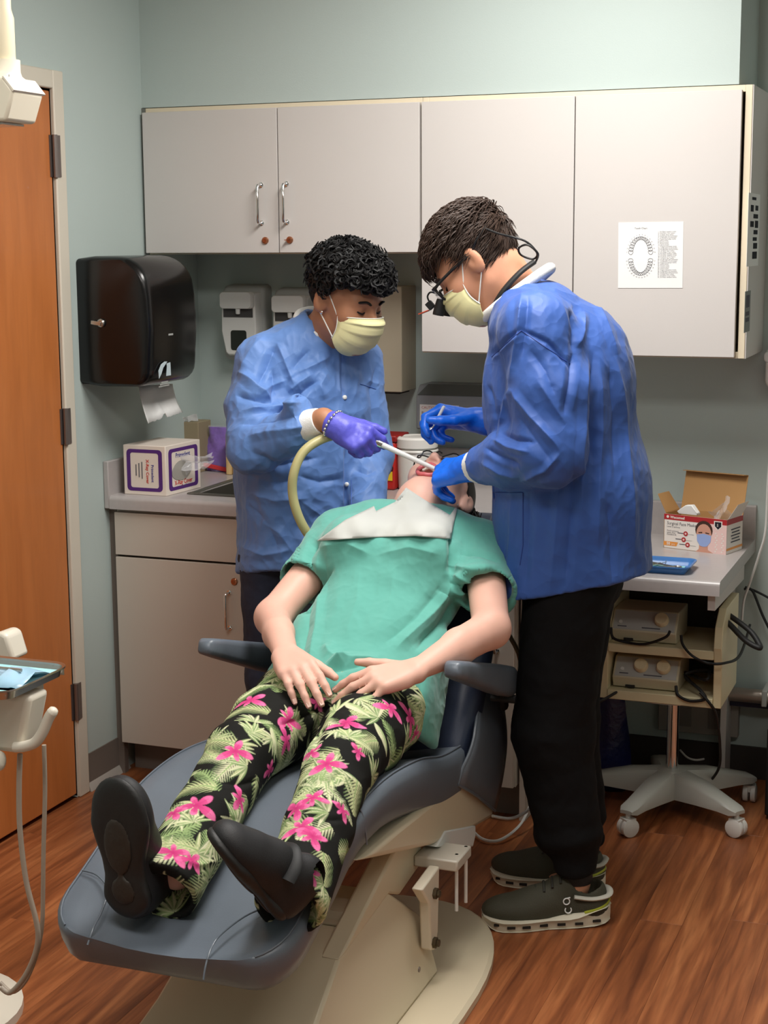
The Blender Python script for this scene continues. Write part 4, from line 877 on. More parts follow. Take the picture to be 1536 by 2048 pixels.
# side wings of the backrest (draped vinyl)
for sg in(1, -1):
    G = []
    for i in range(13):
        v = i/12
        yb_ = np.interp(v, [0, .5, 1], [3.285, 3.37, 3.50]); yt = np.interp(v, [0, .3, .7, 1], [3.57, 3.605, 3.64, 3.60]); zb_ = np.interp(v, [0, .06, 1], [.395, .425, .585]); zt_ = np.interp(v, [0, .3, 1], [.235, .36, .575])
        r = []
        for j in range(10):
            u = j/9; yy = yb_*(1-u)+yt*u; zz = zb_*(1-u)+zt_*u
            off = .246+.018*math.sin(math.pi*min(1, v*1.2+.1))+.012*math.sin(u*7+v*3.)*(.3+.7*v)*.6-.05*max(0, v-.75)/.25-.01*(1-math.sin(math.pi*u))
            r.append((X0+sg*off, yy, zz))
        G.append(r if sg > 0 else r[::-1])
    w_ = MB().grid(G).build('back_wing', M_uph, ch_, smooth=70, solid=.006)
    e = [np.array(g[0 if sg > 0 else -1]) for g in G]; MB().tube(e, .004, 8).build('piping', M_uph, w_)
    e = np.array(G[0]); MB().tube(e, .004, 8).build('piping', M_uph, w_)
# armrests
for sg, xx in((1, -1.026), (-1, -1.604)):
    pv, tip = np.array([xx, 3.47, .592]), np.array([xx, 3.075, .722]); d = nrm(tip-pv); f_, s_, u_ = d, EX, np.cross(d, EX)*1.
    u_ = np.cross(EX, d); u_ = u_ if u_[2] > 0 else -u_
    G = []
    for (t, w, h) in ((-.03, .010, .012), (-.025, .024, .03), (0., .027, .036), (.10, .026, .034), (.22, .025, .028), (.35, .023, .022), (.40, .021, .018), (.412, .014, .011)):
        P = rrect(2*w, 2*h, min(w, h)*.55, 3); G.append([pv+d*t+EX*p[0]+u_*p[1] for p in P])
    n = len(P); m_ = MB().grid(G, wrap=True); m_.F += [tuple(range(n))[::-1], tuple(7*n+k for k in range(n))]; m_.I += [0, 0]
    ar = m_.build('armrest', M_uph, ch_, smooth=60)
    MB().tube([pv+u_*-.02+d*.02, pv+np.array([-sg*.02, .05, -.075])], .014, 10).tube([pv-u_*.03+np.array([-sg*.03, 0, -.01]), pv-u_*.03+np.array([sg*.03, 0, -.01])], .010, 10).build('armrest_pivot', M_blackm, ar)
# headrest
hr = np.array([-1.255, 3.77, .868])
MB().obox(hr, np.stack([EX, nrm((0, .75, .66)), nrm((0, -.66, .75))]), (.11, .075, .022)).build('headrest', M_uphd, ch_, bevel=.018, seg=4)
MB().obox(hr+np.array([-.02, -.02, -.06]), np.stack([EX, nrm((0, .75, .66)), nrm((0, -.66, .75))]), (.02, .10, .006)).build('headrest_bar', M_steel, ch_, bevel=.002)
MB().tube(catmull([(X0+.20, 3.66, .72), (X0+.262, 3.70, .60), (X0+.275, 3.68, .50), (X0+.262, 3.66, .44)], 6), .006, 8).build('side_hose', mat('tan_hose', (150, 140, 110), .5), ch_)
# base plate, housing, lift arm
pl = [(.0, .008), (.975, .008), (1., .004), (1., 0), (1., 0)]
ang = np.linspace(0, 2*math.pi, 48, endpoint=False); V = []
cxp, cyp, ax_, ay_ = -1.235, 2.95, .278, .55
for sc, z in ((1., .0005), (1., .016), (.97, .024), (.4, .026)): V.append([(cxp+ax_*sc*math.copysign(abs(math.cos(a))**.8, math.cos(a)), cyp+ay_*sc*math.copysign(abs(math.sin(a))**.8, math.sin(a)), z) for a in ang])
m_ = MB().grid(V, wrap=True); m_.F += [tuple(range(48))[::-1], tuple(3*48+k for k in range(48))]; m_.I += [0, 0]; m_.build('base_plate', M_ivory, ch_, smooth=40)
hx0, hx1 = -1.44, -1.066
hs_ = [(2.22, .0265), (2.22, .095), (2.53, .172), (2.69, .235), (2.95, .268), (3.09, .165), (3.11, .12), (3.11, .0265)]
xr_ = lambda z: hx1-.06*min(1., (z-.0265)/.21)
N8 = len(hs_); hv = [(hx0, p[0], p[1]) for p in hs_]+[(xr_(p[1]), p[0], p[1]) for p in hs_]
hm = MB().add(hv, [tuple(range(N8)), tuple(range(2*N8-1, N8-1, -1))]+[(i, N8+i, N8+(i+1) % N8, (i+1) % N8) for i in range(N8)])
hg = hm.build('pedestal_housing', M_ivory, ch_, bevel=.006, seg=2, smooth=28)
topz = lambda y: np.interp(y, [2.22, 2.53, 2.69, 2.95], [.095, .172, .235, .268])
sl_ = nrm((0, .16, .063))
jy = on_z((672, 1830), .25)[1]; jb = np.array([on_z((672, 1830), .25)[0], jy, topz(jy)+.004]); js = nrm((0, .26, .033)); jn = np.cross(EX, js); MB().obox(jb, np.stack([EX, js, jn]), (.050, .05, .0025)).build('cover_plate', mat('plate_ivory', (190, 178, 154), .4), ch_, bevel=.001)
V, F = pill(rrect(.076, .070, .008, 3), jb+jn*.0027, EX, js, jn, [(0, 1), (.014, .72)]); mesh('cover_box', V, F, mat('plate_ivory', (0, 0, 0)), ch_, smooth=30)
for (y, xx) in ((on_z((628, 1860), .225)[1], on_z((628, 1860), .225)[0]), (on_z((588, 1915), .20)[1], on_z((588, 1915), .20)[0])):
    MB().obox((xx, y, topz(y)+.0015), np.stack([EX, sl_, np.cross(EX, sl_)]), (.032, .018, .001)).build('black_pad', M_blackm, ch_)
# lift arm (blade) and links
for xa_ in(-1.165, -1.42): MB().prism([(xa_, p[0], p[1]) for p in [(2.68, .232), (2.95, .262), (3.015, .234), (3.14, .25), (3.16, .30), (3.10, .345), (2.99, .345)]], (.045, 0, 0)).build('lift_arm', M_ivory, ch_, bevel=.006)
MB().prism([(-1.20, p[0], p[1]) for p in [(3.14, .30), (3.40, .205), (3.42, .225), (3.42, .25), (3.2, .315)]], (.12, 0, 0)).build('mount_plate', M_white, ch_, bevel=.003)
lk = MB().prism([(-1.085, p[0], p[1]) for p in [(2.985, .265), (3.10, .275), (3.09, .13), (3.07, .095), (3.045, .105), (3.035, .215)]], (.025, 0, 0)).build('link_plate', mat('link_white', (220, 210, 190), .35), ch_, bevel=.004)
for (y, z) in ((3.062, .228), (3.058, .118)): MB().lathe([(.012, 0), (.012, .008), (.008, .009), (.008, .014)], (-1.06, y, z), (1, 0, 0), 6).build('bolt', mat('bolt_dark', (90, 78, 60), .4, metal=.8), lk)
for (x, y) in ((-1.035, 3.14), (-1.03, 3.19)): MB().tube([(x, y, .29), (x, y, .16)], .004, 8).build('rod', M_white, ch_)
bx('valve_block', (-1.12, 3.10, .265), (-1.02, 3.20, .29), M_unit2, ch_, bevel=.004)
MB().lathe([(.006, 0), (.006, .002)], (hx1+.0005, 2.98, .09), (1, 0, 0), 10).build('rivet', M_hinge, ch_)
# white tubes on the floor behind the chair
cable('floor_tube', 'white tube curling on the floor behind the chair toward the black trousers', [on_z((940, 1655), .02), on_z((965, 1678), .012), on_z((1000, 1680), .012), on_z((1040, 1650), .03), on_z((1062, 1605), .08)], .004, M_white)
cable('floor_tube', 'white tube running from under the seat shell toward the dentist', [on_y((985, 1632), 3.55), on_y((1020, 1637), 3.6), on_y((1050, 1625), 3.65), on_y((1075, 1600), 3.7)], .004, M_white)
# ================================================================ implicit-surface modelling for bodies and clothes
def smin(a, b, k):
    if k <= 0: return np.minimum(a, b)
    h = np.clip(.5+.5*(b-a)/k, 0, 1); return b+(a-b)*h-k*h*(1-h)
class Fld:
    def __init__(s, lo, hi, h):
        s.h = h; s.lo = np.asarray(lo, float); s.n = np.ceil((np.asarray(hi)-s.lo)/h).astype(int)+1
        s.ax = [(s.lo[i]+h*np.arange(s.n[i])).astype(np.float32) for i in range(3)]; s.F = np.full(s.n, .2, np.float32)
    def _sl(s, lo, hi):
        a = np.clip(np.floor((np.asarray(lo)-s.lo)/s.h).astype(int), 0, s.n); b = np.clip(np.ceil((np.asarray(hi)-s.lo)/s.h).astype(int)+1, 0, s.n)
        sl = tuple(slice(a[i], b[i]) for i in range(3))
        if min(b-a) <= 0: return None, None
        return sl, (s.ax[0][sl[0]][:, None, None], s.ax[1][sl[1]][None, :, None], s.ax[2][sl[2]][None, None, :])
    def u(s, prim, k=.01, off=0.):
        lo, hi, fn = prim; m = k+2*s.h+.012+abs(off); sl, g = s._sl(lo-m, hi+m)
        if sl is not None: s.F[sl] = smin(s.F[sl], fn(*g)-off, k)
        return s
    def all(s, prims, k=.01, off=0.):
        for p in prims:
            if len(p) == 4: s.u(p[:3], p[3], off)
            else: s.u(p, k, off)
        return s
    def cut(s, prim, k=.004):
        lo, hi, fn = prim; m = k+2*s.h+.01; sl, g = s._sl(lo-m, hi+m)
        if sl is not None: s.F[sl] = -smin(-s.F[sl], fn(*g), k)
        return s
    def plane(s, p, n, k=.003):
        """keep the side the normal n points away from"""
        x, y, z = s.ax[0][:, None, None], s.ax[1][None, :, None], s.ax[2][None, None, :]
        d = ((x-p[0])*n[0]+(y-p[1])*n[1]+(z-p[2])*n[2]).astype(np.float32); s.F = -smin(-s.F, -d, k); return s
    def mesh(s, smooth=0):
        F = s.F; S = F < 0; n = s.n
        c = [S[i:n[0]-1+i, j:n[1]-1+j, k:n[2]-1+k] for i in(0, 1) for j in(0, 1) for k in(0, 1)]
        cnt = sum(x.astype(np.int8) for x in c); act = (cnt > 0) & (cnt < 8); idx = np.argwhere(act)
        cv = np.stack([F[idx[:, 0]+i, idx[:, 1]+j, idx[:, 2]+k] for i in(0, 1) for j in(0, 1) for k in(0, 1)], 1)
        C8 = np.array([[i, j, k] for i in(0, 1) for j in(0, 1) for k in(0, 1)], float)
        acc = np.zeros((len(idx), 3)); num = np.zeros(len(idx))
        for a in range(8):
            for b in range(a+1, 8):
                if np.abs(C8[a]-C8[b]).sum() != 1: continue
                va, vb = cv[:, a], cv[:, b]; x = (va < 0) != (vb < 0)
                t = np.where(x, va/np.where(x, va-vb, 1), 0); acc += np.where(x[:, None], C8[a]+t[:, None]*(C8[b]-C8[a]), 0); num += x
        V = s.lo+(idx+acc/num[:, None])*s.h
        m = np.full(np.array(n)-1, -1, np.int32); m[idx[:, 0], idx[:, 1], idx[:, 2]] = np.arange(len(idx))
        Q = []
        for ax in range(3):
            o = [i for i in range(3) if i != ax]
            sa = [slice(None)]*3; sb = [slice(None)]*3; sa[ax] = slice(0, -1); sb[ax] = slice(1, None)
            A, B = S[tuple(sa)], S[tuple(sb)]; e = np.argwhere(A != B)
            ok = (e[:, o[0]] > 0) & (e[:, o[1]] > 0) & (e[:, o[0]] < n[o[0]]-1) & (e[:, o[1]] < n[o[1]]-1); e = e[ok]
            ins = A[tuple(e.T)]
            def cell(d0, d1):
                q = e.copy(); q[:, o[0]] += d0; q[:, o[1]] += d1; return m[tuple(q.T)]
            q = np.stack([cell(-1, -1), cell(0, -1), cell(0, 0), cell(-1, 0)], 1)
            flip = ins if ax != 1 else ~ins
            q = np.where(flip[:, None], q, q[:, ::-1]); Q.append(q)
        Q = np.concatenate(Q); Q = Q[(Q >= 0).all(1)]
        for _ in range(smooth): V = lap(V, Q)
        return V, Q
def lap(V, Q, w=.5):
    n = len(V); a = np.zeros((n, 3)); c = np.zeros(n)
    for i in range(4):
        for j in((i+1) % 4, (i-1) % 4):
            for d in range(3): a[:, d] += np.bincount(Q[:, i], V[Q[:, j], d], n)
            c += np.bincount(Q[:, i], minlength=n)
    c[c == 0] = 1; return V*(1-w)+w*a/c[:, None]
def vnorm(V, Q):
    fn = np.cross(V[Q[:, 2]]-V[Q[:, 0]], V[Q[:, 3]]-V[Q[:, 1]]); N = np.zeros_like(V)
    for i in range(4):
        for d in range(3): N[:, d] += np.bincount(Q[:, i], fn[:, d], len(V))
    return N/(np.linalg.norm(N, axis=1)[:, None]+1e-12)
A_ = lambda *v: np.array(v, float)
def rc(a, b, r1, r2):
    a, b = np.asarray(a, float), np.asarray(b, float); d = b-a; L2 = max(float(d@d), 1e-9); R = max(r1, r2)
    def fn(x, y, z):
        px, py, pz = x-a[0], y-a[1], z-a[2]; t = np.clip((px*d[0]+py*d[1]+pz*d[2])/L2, 0, 1)
        return (np.sqrt((px-t*d[0])**2+(py-t*d[1])**2+(pz-t*d[2])**2)-(r1+t*(r2-r1))).astype(np.float32)
    return np.minimum(a, b)-R, np.maximum(a, b)+R, fn
def el(c, R, r):
    c = np.asarray(c, float); R = np.asarray(R, float); r = np.asarray(r, float); e = np.sqrt(((R*r[:, None])**2).sum(0))
    def fn(x, y, z):
        p = (x-c[0], y-c[1], z-c[2]); q = [(p[0]*R[i][0]+p[1]*R[i][1]+p[2]*R[i][2]) for i in range(3)]
        k0 = np.sqrt(sum((q[i]/r[i])**2 for i in range(3))); k1 = np.sqrt(sum((q[i]/r[i]**2)**2 for i in range(3)))+1e-6
        return (k0*(k0-1)/k1).astype(np.float32)
    return c-e, c+e, fn
def eb(a, b, S, ra, rb, p=2.):
    """tapered bone with elliptic section: S side direction, ra/rb=(half width along S, half depth)"""
    a, b = np.asarray(a, float), np.asarray(b, float); d = b-a; L = np.linalg.norm(d); T = d/L; S = nrm(S-T*np.dot(S, T)); D = np.cross(T, S); R = max(*ra, *rb)
    def fn(x, y, z):
        px, py, pz = x-a[0], y-a[1], z-a[2]; tl = px*T[0]+py*T[1]+pz*T[2]; t = np.clip(tl/L, 0, 1); ov = tl-t*L
        s_ = px*S[0]+py*S[1]+pz*S[2]; q = px*D[0]+py*D[1]+pz*D[2]; w = ra[0]+t*(rb[0]-ra[0]); h = ra[1]+t*(rb[1]-ra[1]); mn = np.minimum(w, h)
        if p == 2: k0 = np.sqrt((s_/w)**2+(q/h)**2+(ov/mn)**2)
        else: k0 = (np.abs(s_/w)**p+np.abs(q/h)**p+np.abs(ov/mn)**p)**(1/p)
        k1 = np.sqrt((s_/w**2)**2+(q/h**2)**2+(ov/mn**2)**2)+1e-6
        return (k0*(k0-1)/k1).astype(np.float32) if p == 2 else ((k0-1)*mn).astype(np.float32)
    return np.minimum(a, b)-R, np.maximum(a, b)+R, fn
def bbx(c, R, h, r=.003):
    c = np.asarray(c, float); R = np.asarray(R, float); h = np.asarray(h, float); e = np.sqrt(((R*h[:, None])**2).sum(0))*1.05
    def fn(x, y, z):
        p = (x-c[0], y-c[1], z-c[2]); q = [np.abs(p[0]*R[i][0]+p[1]*R[i][1]+p[2]*R[i][2])-h[i]+r for i in range(3)]
        o = np.sqrt(sum(np.maximum(v, 0)**2 for v in q)); return (o+np.minimum(np.maximum(q[0], np.maximum(q[1], q[2])), 0)-r).astype(np.float32)
    return c-e, c+e, fn
def chain(P, R): return [rc(P[i], P[i+1], R[i], R[i+1]) for i in range(len(P)-1)]
# ---- noise and folds
_gr = rng.normal(size=(256, 3)); _gr /= np.linalg.norm(_gr, axis=1)[:, None]; _pm = rng.permutation(256); _pm = np.concatenate([_pm]*3)
def noise(P, f, seed=0):
    p = np.asarray(P)*f+seed*17.31; i = np.floor(p).astype(int); u = p-i; w = u*u*u*(u*(u*6-15)+10); i &= 255; r = 0
    for a in(0, 1):
        for b in(0, 1):
            for c in(0, 1):
                g = _gr[_pm[_pm[_pm[(i[:, 0]+a) & 255]+((i[:, 1]+b) & 255)]+((i[:, 2]+c) & 255)]]
                d = (g*(u-np.array([a, b, c]))).sum(1)
                r = r+d*(w[:, 0] if a else 1-w[:, 0])*(w[:, 1] if b else 1-w[:, 1])*(w[:, 2] if c else 1-w[:, 2])
    return r
def ridged(P, f, seed=0): return 1-2.2*np.abs(noise(P, f, seed))
def facing(V, N): d = CC-V; d /= np.linalg.norm(d, axis=1)[:, None]; return np.clip(((N*d).sum(1)+.05)/.3, 0, 1)
def pdist(uv, pts):
    """distance to a polyline, signed side and position along it (0..1)"""
    pts = np.asarray(pts, float); best = np.full(len(uv), 1e9); sd = np.zeros(len(uv)); tt = np.zeros(len(uv)); L = np.linalg.norm(np.diff(pts, axis=0), axis=1); cum = np.concatenate([[0], np.cumsum(L)])
    for i in range(len(pts)-1):
        a, d = pts[i], pts[i+1]-pts[i]; t = np.clip(((uv-a)@d)/(d@d+1e-9), 0, 1); q = uv-(a+t[:, None]*d); r = np.sqrt((q**2).sum(1))
        m = r < best; best[m] = r[m]; sd[m] = np.sign(d[0]*q[m, 1]-d[1]*q[m, 0]); tt[m] = (cum[i]+t[m]*L[i])/cum[-1]
    return best, sd, tt
def folds(V, N, L, uv=None, fc=None):
    """L: list of (points in the photo, width px, height m[, shape]); shape 'r' ridge, 's' one-sided step fold"""
    uv = proj(V) if uv is None else uv; fc = facing(V, N) if fc is None else fc; D = np.zeros(len(V))
    for it in L:
        pts, w, a = it[:3]; sh = it[3] if len(it) > 3 else 'r'; pts = np.asarray(pts, float)
        m = ((uv > pts.min(0)-3*w) & (uv < pts.max(0)+3*w)).all(1) & (fc > 0)
        if not m.any(): continue
        d, s_, t = pdist(uv[m], pts); e = np.minimum(1, np.minimum(t, 1-t)*5+.15)
        if sh == 'r': v = np.maximum(0, 1-d/(1.25*w)); v = v*(.45+.55*v)
        else: v = np.where(s_ > 0, np.exp(-d/(w*1.4)), np.exp(-(d/(w*.25))**2)); v = np.where(d > 3*w, 0, v)
        D[m] += a*v*e*fc[m]
    return D
# ---- hand: wrist W, X toward knuckles, Y toward the thumb side, Z back of hand; returns primitives
def hand(Wp, X, Z, mir, flex, thumb, s=1., spread=(8, 3, -2, -8), thick=1.):
    X = nrm(X); Z = nrm(Z-X*np.dot(Z, X)); Y = np.cross(Z, X)*mir; P = []; tips = []
    kb = [(.088, .026), (.092, .006), (.087, -.014), (.078, -.031)]; ln = [(.040, .025, .021), (.045, .028, .022), (.041, .026, .021), (.032, .020, .019)]; rr_ = [(.0098, .0086, .0076), (.0100, .0088, .0078), (.0096, .0084, .0074), (.0086, .0076, .0068)]
    Wp = np.asarray(Wp, float); L = lambda x, y, z: Wp+s*(x*X+y*Y+z*Z)
    for (kx, ky) in kb: P.append(rc(L(.005, ky*.55, 0), L(kx, ky, .002), .0155*s*thick, .0112*s*thick)+(.012,))
    P.append(eb(L(.03, -.004, -.006), L(.075, -.004, -.006), Y, (.034*s, .014*s*thick), (.038*s, .012*s*thick))+(.01,))
    P.append(el(L(.036, .020, -.012), np.stack([nrm(X+.4*Y), nrm(Y-.4*X), Z]), (.03*s, .015*s, .014*s))+(.01,))
    for f in range(4):
        k = L(kb[f][0], kb[f][1], .002); a = 0; sp = math.radians(spread[f]); d0 = math.cos(sp)*X+math.sin(sp)*Y; p = k
        for j in range(3):
            a += math.radians(flex[f][j]); d = math.cos(a)*d0-math.sin(a)*Z; q = p+d*ln[f][j]*s
            P.append(rc(p, q, (rr_[f][j]+.0006)*s, (rr_[f][min(j+1, 2)] if j < 2 else rr_[f][2]*.88)*s)+(.004 if j else .006,)); p = q
        tips.append((p, d, -math.sin(a)*d0-math.cos(a)*Z))
    # thumb: (out angle from X toward Y, drop toward the palm, bend1, bend2)
    b = L(.018, .024, -.008); o, dr, b1, b2 = [math.radians(v) for v in thumb]
    d = math.cos(dr)*(math.cos(o)*X+math.sin(o)*Y)-math.sin(dr)*Z; ax = nrm(np.cross(d, Z if abs(dr) < 1 else Y)); p = b
    for j, (l, r1, r2) in enumerate(((.044, .0145, .0115), (.032, .0112, .010), (.025, .0100, .0078))):
        if j: 
            a = (b1, b2)[j-1]; d = nrm(math.cos(a)*d+math.sin(a)*nrm(np.cross(ax, d)*-1*mir*-1 if False else (X-d*np.dot(X, d)+1e-6)))
        q = p+d*l*s; P.append(rc(p, q, r1*s, r2*s)+(.008 if j == 0 else .004,)); p = q
    tips.append((p, d, Z))
    return P, tips
# ================================================================ people: shared pieces
def skin_mat(name, col, rough=.5): return mat(name, col, rough, spec=.35, sss=.12, bump=(350, .06, 3), var=(14, .035))
def head_prims(c, F, U, s=1., mouth=False, jaw=1.):
    """primitives of a head: c centre, F face normal, U crown direction; list of (prim, k) plus cuts"""
    F = nrm(F); U = nrm(U-F*np.dot(U, F)); L = np.cross(U, F); B = np.stack([L, F, U])
    P = lambda l, f, u: np.asarray(c)+s*(l*L+f*F+u*U); E = lambda l, f, u, rl, rf, ru: el(P(l, f, u), B, (rl*s, rf*s, ru*s))
    dm = .012 if mouth else 0.
    A = [E(0, -.012, .028, .076, .097, .088)+(.01,), E(0, .018, -.02, .064, .078, .085)+(.03,), E(0, .02, -.07, .050, .062, .045)+(.025,),
         rc(P(-.045, -.005, -.062), P(-.012, .07-dm, -.108-dm), .02*s, .016*s)+(.02,), rc(P(.045, -.005, -.062), P(.012, .07-dm, -.108-dm), .02*s, .016*s)+(.02,), rc(P(-.01, .078-dm*1.4, -.108-dm), P(.01, .078-dm*1.4, -.108-dm), .015*s, .015*s)+(.015,)]
    for g in(-1, 1):
        A += [E(g*.042, .055, -.028, .026, .03, .03)+(.02,), rc(P(g*.012, .084, .020), P(g*.045, .068, .018), .010*s, .008*s)+(.012,)]
    cuts = [el(P(g*.032, .100, .000), B, (.020*s, .019*s, .013*s)) for g in(-1, 1)]
    A2 = [rc(P(0, .084, .012), P(0, .110, -.026), .0085*s, .0115*s)+(.010,)]
    for g in(-1, 1):
        A2 += [el(P(g*.031, .0735, .001), B, (.0145*s, .0135*s, .0120*s))+(.004,), el(P(g*.0115, .098, -.033), B, (.009*s, .011*s, .008*s))+(.006,),
               el(P(g*.080, -.014, -.008), np.stack([nrm(L+g*.35*F), nrm(F-g*.35*L), U]), (.0100*s, .022*s, .036*s))+(.005,)]
    cuts2 = [el(P(g*.093, -.006, -.004), np.stack([nrm(L+g*.35*F), nrm(F-g*.35*L), U]), (.010*s, .011*s, .021*s)) for g in(-1, 1)]
    if mouth:
        cuts2 += [el(P(0, .088, -.073), B, (.025*s, .034*s, .021*s))]+[el(P(g*.0075, .101, -.0395), B, (.0042*s, .006*s, .0045*s)) for g in(-1, 1)]
    else:
        A2 += [rc(P(-.018, .088, -.062), P(.018, .088, -.062), .006*s, .006*s)+(.006,), rc(P(-.015, .086, -.073), P(.015, .086, -.073), .007*s, .007*s)+(.006,)]
    return A, cuts, A2, cuts2, P, L, F, U
def apply_head(f, hp):
    A, cuts, A2, cuts2 = hp[:4]; f.all(A)
    for c in cuts: f.cut(c, .012)
    f.all(A2)
    for c in cuts2: f.cut(c, .004)
def subdiv(V, Q):
    e = np.concatenate([np.sort(Q[:, [i, (i+1) % 4]], 1) for i in range(4)]); key = e[:, 0].astype(np.int64)*len(V)+e[:, 1]; uq, inv = np.unique(key, return_inverse=True)
    ev = np.stack([uq//len(V), uq % len(V)], 1); n = len(V); m = len(Q); EM = (V[ev[:, 0]]+V[ev[:, 1]])/2; FM = V[Q].mean(1); ei = n+inv.reshape(4, m).T; fi = n+len(uq)+np.arange(m)
    QQ = np.concatenate([np.stack([Q[:, i], ei[:, i], fi, ei[:, (i-1) % 4]], 1) for i in range(4)]); return np.concatenate([V, EM, FM]), QQ
def shoe_prims(heel, A, Ns, ln, w=.046, h=.06):
    """heel point on the sole; A heel->toe; Ns out of the sole; returns (sole prims, upper prims, frame)"""
    A = nrm(A); Ns = nrm(Ns-A*np.dot(Ns, A)); B = np.cross(A, Ns); up = -Ns; o = np.asarray(heel, float); P = lambda a, b, u: o+A*a*ln+B*b+up*u
    so = [el(P(.14, 0, .012), np.stack([A, B, up]), (.15*ln, w*.78, .018))+(.01,), el(P(.70, .003, .012), np.stack([A, B, up]), (.30*ln, w*1.02, .018))+(.01,), eb(P(.15, 0, .012), P(.65, 0, .012), B, (w*.70, .014), (w*.85, .014))+(.02,)]
    upp = [eb(P(.13, 0, .03), P(.14, 0, .088), B, (w*.72, .040), (w*.66, .040))+(.02,), eb(P(.15, 0, .035), P(.45, 0, .045), A, (.05, w*.7), (.05, w*.74))+(.02,), el(P(.70, .002, .028), np.stack([A, B, up]), (.29*ln, w*.96, .036))+(.03,), rc(P(.25, 0, .06), P(.62, 0, .045), w*.60, w*.55)+(.03,)]
    return so, upp, P, A, B, up
M_sole = mat('shoe_black_rubber', (26, 25, 24), .55, bump=(120, .25, 4)); M_shoe = mat('shoe_black', (24, 23, 25), .6, bump=(600, .2, 2))
M_solem = mat('shoe_sole_brown', (44, 36, 28), .6, bump=(60, .4, 4, .004))
# ================================================================ patient
Mp_skin = skin_mat('skin_fair', (224, 176, 158))
SH = 0.
pel, wai, che, upc = A_(-1.308, 3.17, .595), A_(-1.308, 3.30, .705), A_(-1.294, 3.44, .835), A_(-1.285, 3.525, .908)
Nf = nrm((0, -.68, .73))
shR, shL = A_(-1.462, 3.525, .892), A_(-1.100, 3.53, .884)
elR, wrR = A_(-1.520, 3.26, .752), A_(-1.390, 3.045, .728)
elL, wrL = A_(-1.004, 3.285, .762), A_(-1.098, 3.065, .716)
hipR, hipL = A_(-1.405, 3.13, .595), A_(-1.205, 3.13, .595)
knR, knL = A_(-1.372, 2.78, .588), A_(-1.158, 2.78, .588)
anR, anL = A_(-1.345, 2.45, .468), A_(-1.112, 2.47, .470)
HC = A_(-1.268, 3.700, .985)
hp = head_prims(HC, (.05, -.17, .98), (.05, .98, .17), .97, mouth=True)
hP, hL, hF, hU = hp[4:]
HR, tipR = hand(wrR, (.130, -.145, -.022), (-.10, -.32, .95), 1, [(16, 18, 12), (18, 20, 12), (20, 22, 12), (22, 24, 14)], (30, 20, 10, 10), 1.06, (2, 0, -2, -5))
HL, tipL = hand(wrL, (-.118, -.088, -.022), (.10, -.38, .92), -1, [(16, 15, 8), (18, 18, 8), (22, 20, 10), (32, 24, 12)], (38, 0, 8, 5), 1.04, (10, 3, -4, -16))
f = Fld((-1.70, 2.36, .40), (-.95, 3.88, 1.16), .004)
apply_head(f, hp)
f.all([rc(A_(-1.285, 3.50, .900), A_(-1.272, 3.58, .965), .062, .056)+(.03,), rc(A_(-1.274, 3.58, .970), A_(-1.268, 3.67, .975), .057, .052)+(.03,), rc(A_(-1.278, 3.57, .985), hP(.006, .034, -.090), .042, .030)+(.03,)])
f.all([eb(pel, wai, EX, (.15, .09), (.13, .08))+(.03,), eb(wai, che, EX, (.13, .08), (.14, .09))+(.03,), eb(che, upc, EX, (.14, .09), (.13, .06))+(.03,), rc(upc, shR, .05, .045)+(.03,), rc(upc, shL, .05, .045)+(.03,)])
f.all([rc(shR, elR, .047, .040)+(.02,), eb(elR, elR*.55+wrR*.45, EZ, (.041, .039), (.037, .034))+(.02,), eb(elR*.55+wrR*.45, wrR, EZ, (.037, .034), (.021, .027))+(.015,),
       rc(shL, elL, .047, .041)+(.02,), eb(elL, elL*.55+wrL*.45, EZ, (.042, .040), (.039, .036))+(.02,), eb(elL*.55+wrL*.45, wrL, EZ, (.039, .036), (.021, .027))+(.015,)])
f.all(HR); f.all(HL)
for h_, k_, a_ in((hipR, knR, anR), (hipL, knL, anL)): f.all([rc(pel, h_, .08, .07)+(.03,), rc(h_, k_, .07, .045)+(.03,), rc(k_, a_, .045, .03)+(.03,)])
V, Q = f.mesh(1)
pat = mesh('person', V, Q, Mp_skin, None, smooth=180, at=pel, label='patient lying back in the dental chair in teal t-shirt and floral trousers', cat='person')
# nails
M_nail = mat('nail', (236, 196, 182), .25)
for tips in(tipR, tipL):
    for (p, d, dn) in tips[:4]:
        up = -dn; s_ = np.cross(d, up); MB().obox(p+up*.0056-d*.002, np.stack([d, s_, up]), (.0055, .0042, .0008)).build('finger_nail', M_nail, pat, bevel=.0015)
# lips, teeth, glasses
lip = lambda a, rl, ru, df: hP(rl*math.cos(a), .0905+df-.005*abs(math.cos(a))+.006*math.sin(a), -.073+ru*math.sin(a))
MB().tube([lip(a, .0255, .0225, .001) for a in np.linspace(0, 2*math.pi, 28, endpoint=False)], .0052, 8, closed=True).build('lips', mat('lip_pink', (206, 104, 108), .35, sss=.1), pat, smooth=60)
for k in range(8):
    a = math.radians(40+100*k/7); MB().obox(lip(a, .0185, .016, -.006), np.stack([hL, hF, hU]), (.0034, .003, .0045)).build('tooth', mat('tooth_white', (236, 230, 214), .25), pat, bevel=.0015)
MB().lathe([(.012, 0), (.016, .006), (.012, .012)], hP(0, .064, -.078), hF, 16, ell=.7).build('tongue', mat('tongue_pink', (196, 92, 92), .3), pat, smooth=60)
gl = MB()
for g in(-1, 1):
    ring = [hP(g*.036+.030*math.cos(a), .108-.010*abs(math.cos(a)) - .012*(g*math.cos(a) > .5), .002+.020*math.sin(a)) for a in np.linspace(0, 2*math.pi, 22, endpoint=False)]
    gl.tube(ring, .0018, 6, closed=True); gl.tube([hP(g*.066, .088, .008), hP(g*.079, .03, .008), hP(g*.080, -.03, .0)], .002, 6)
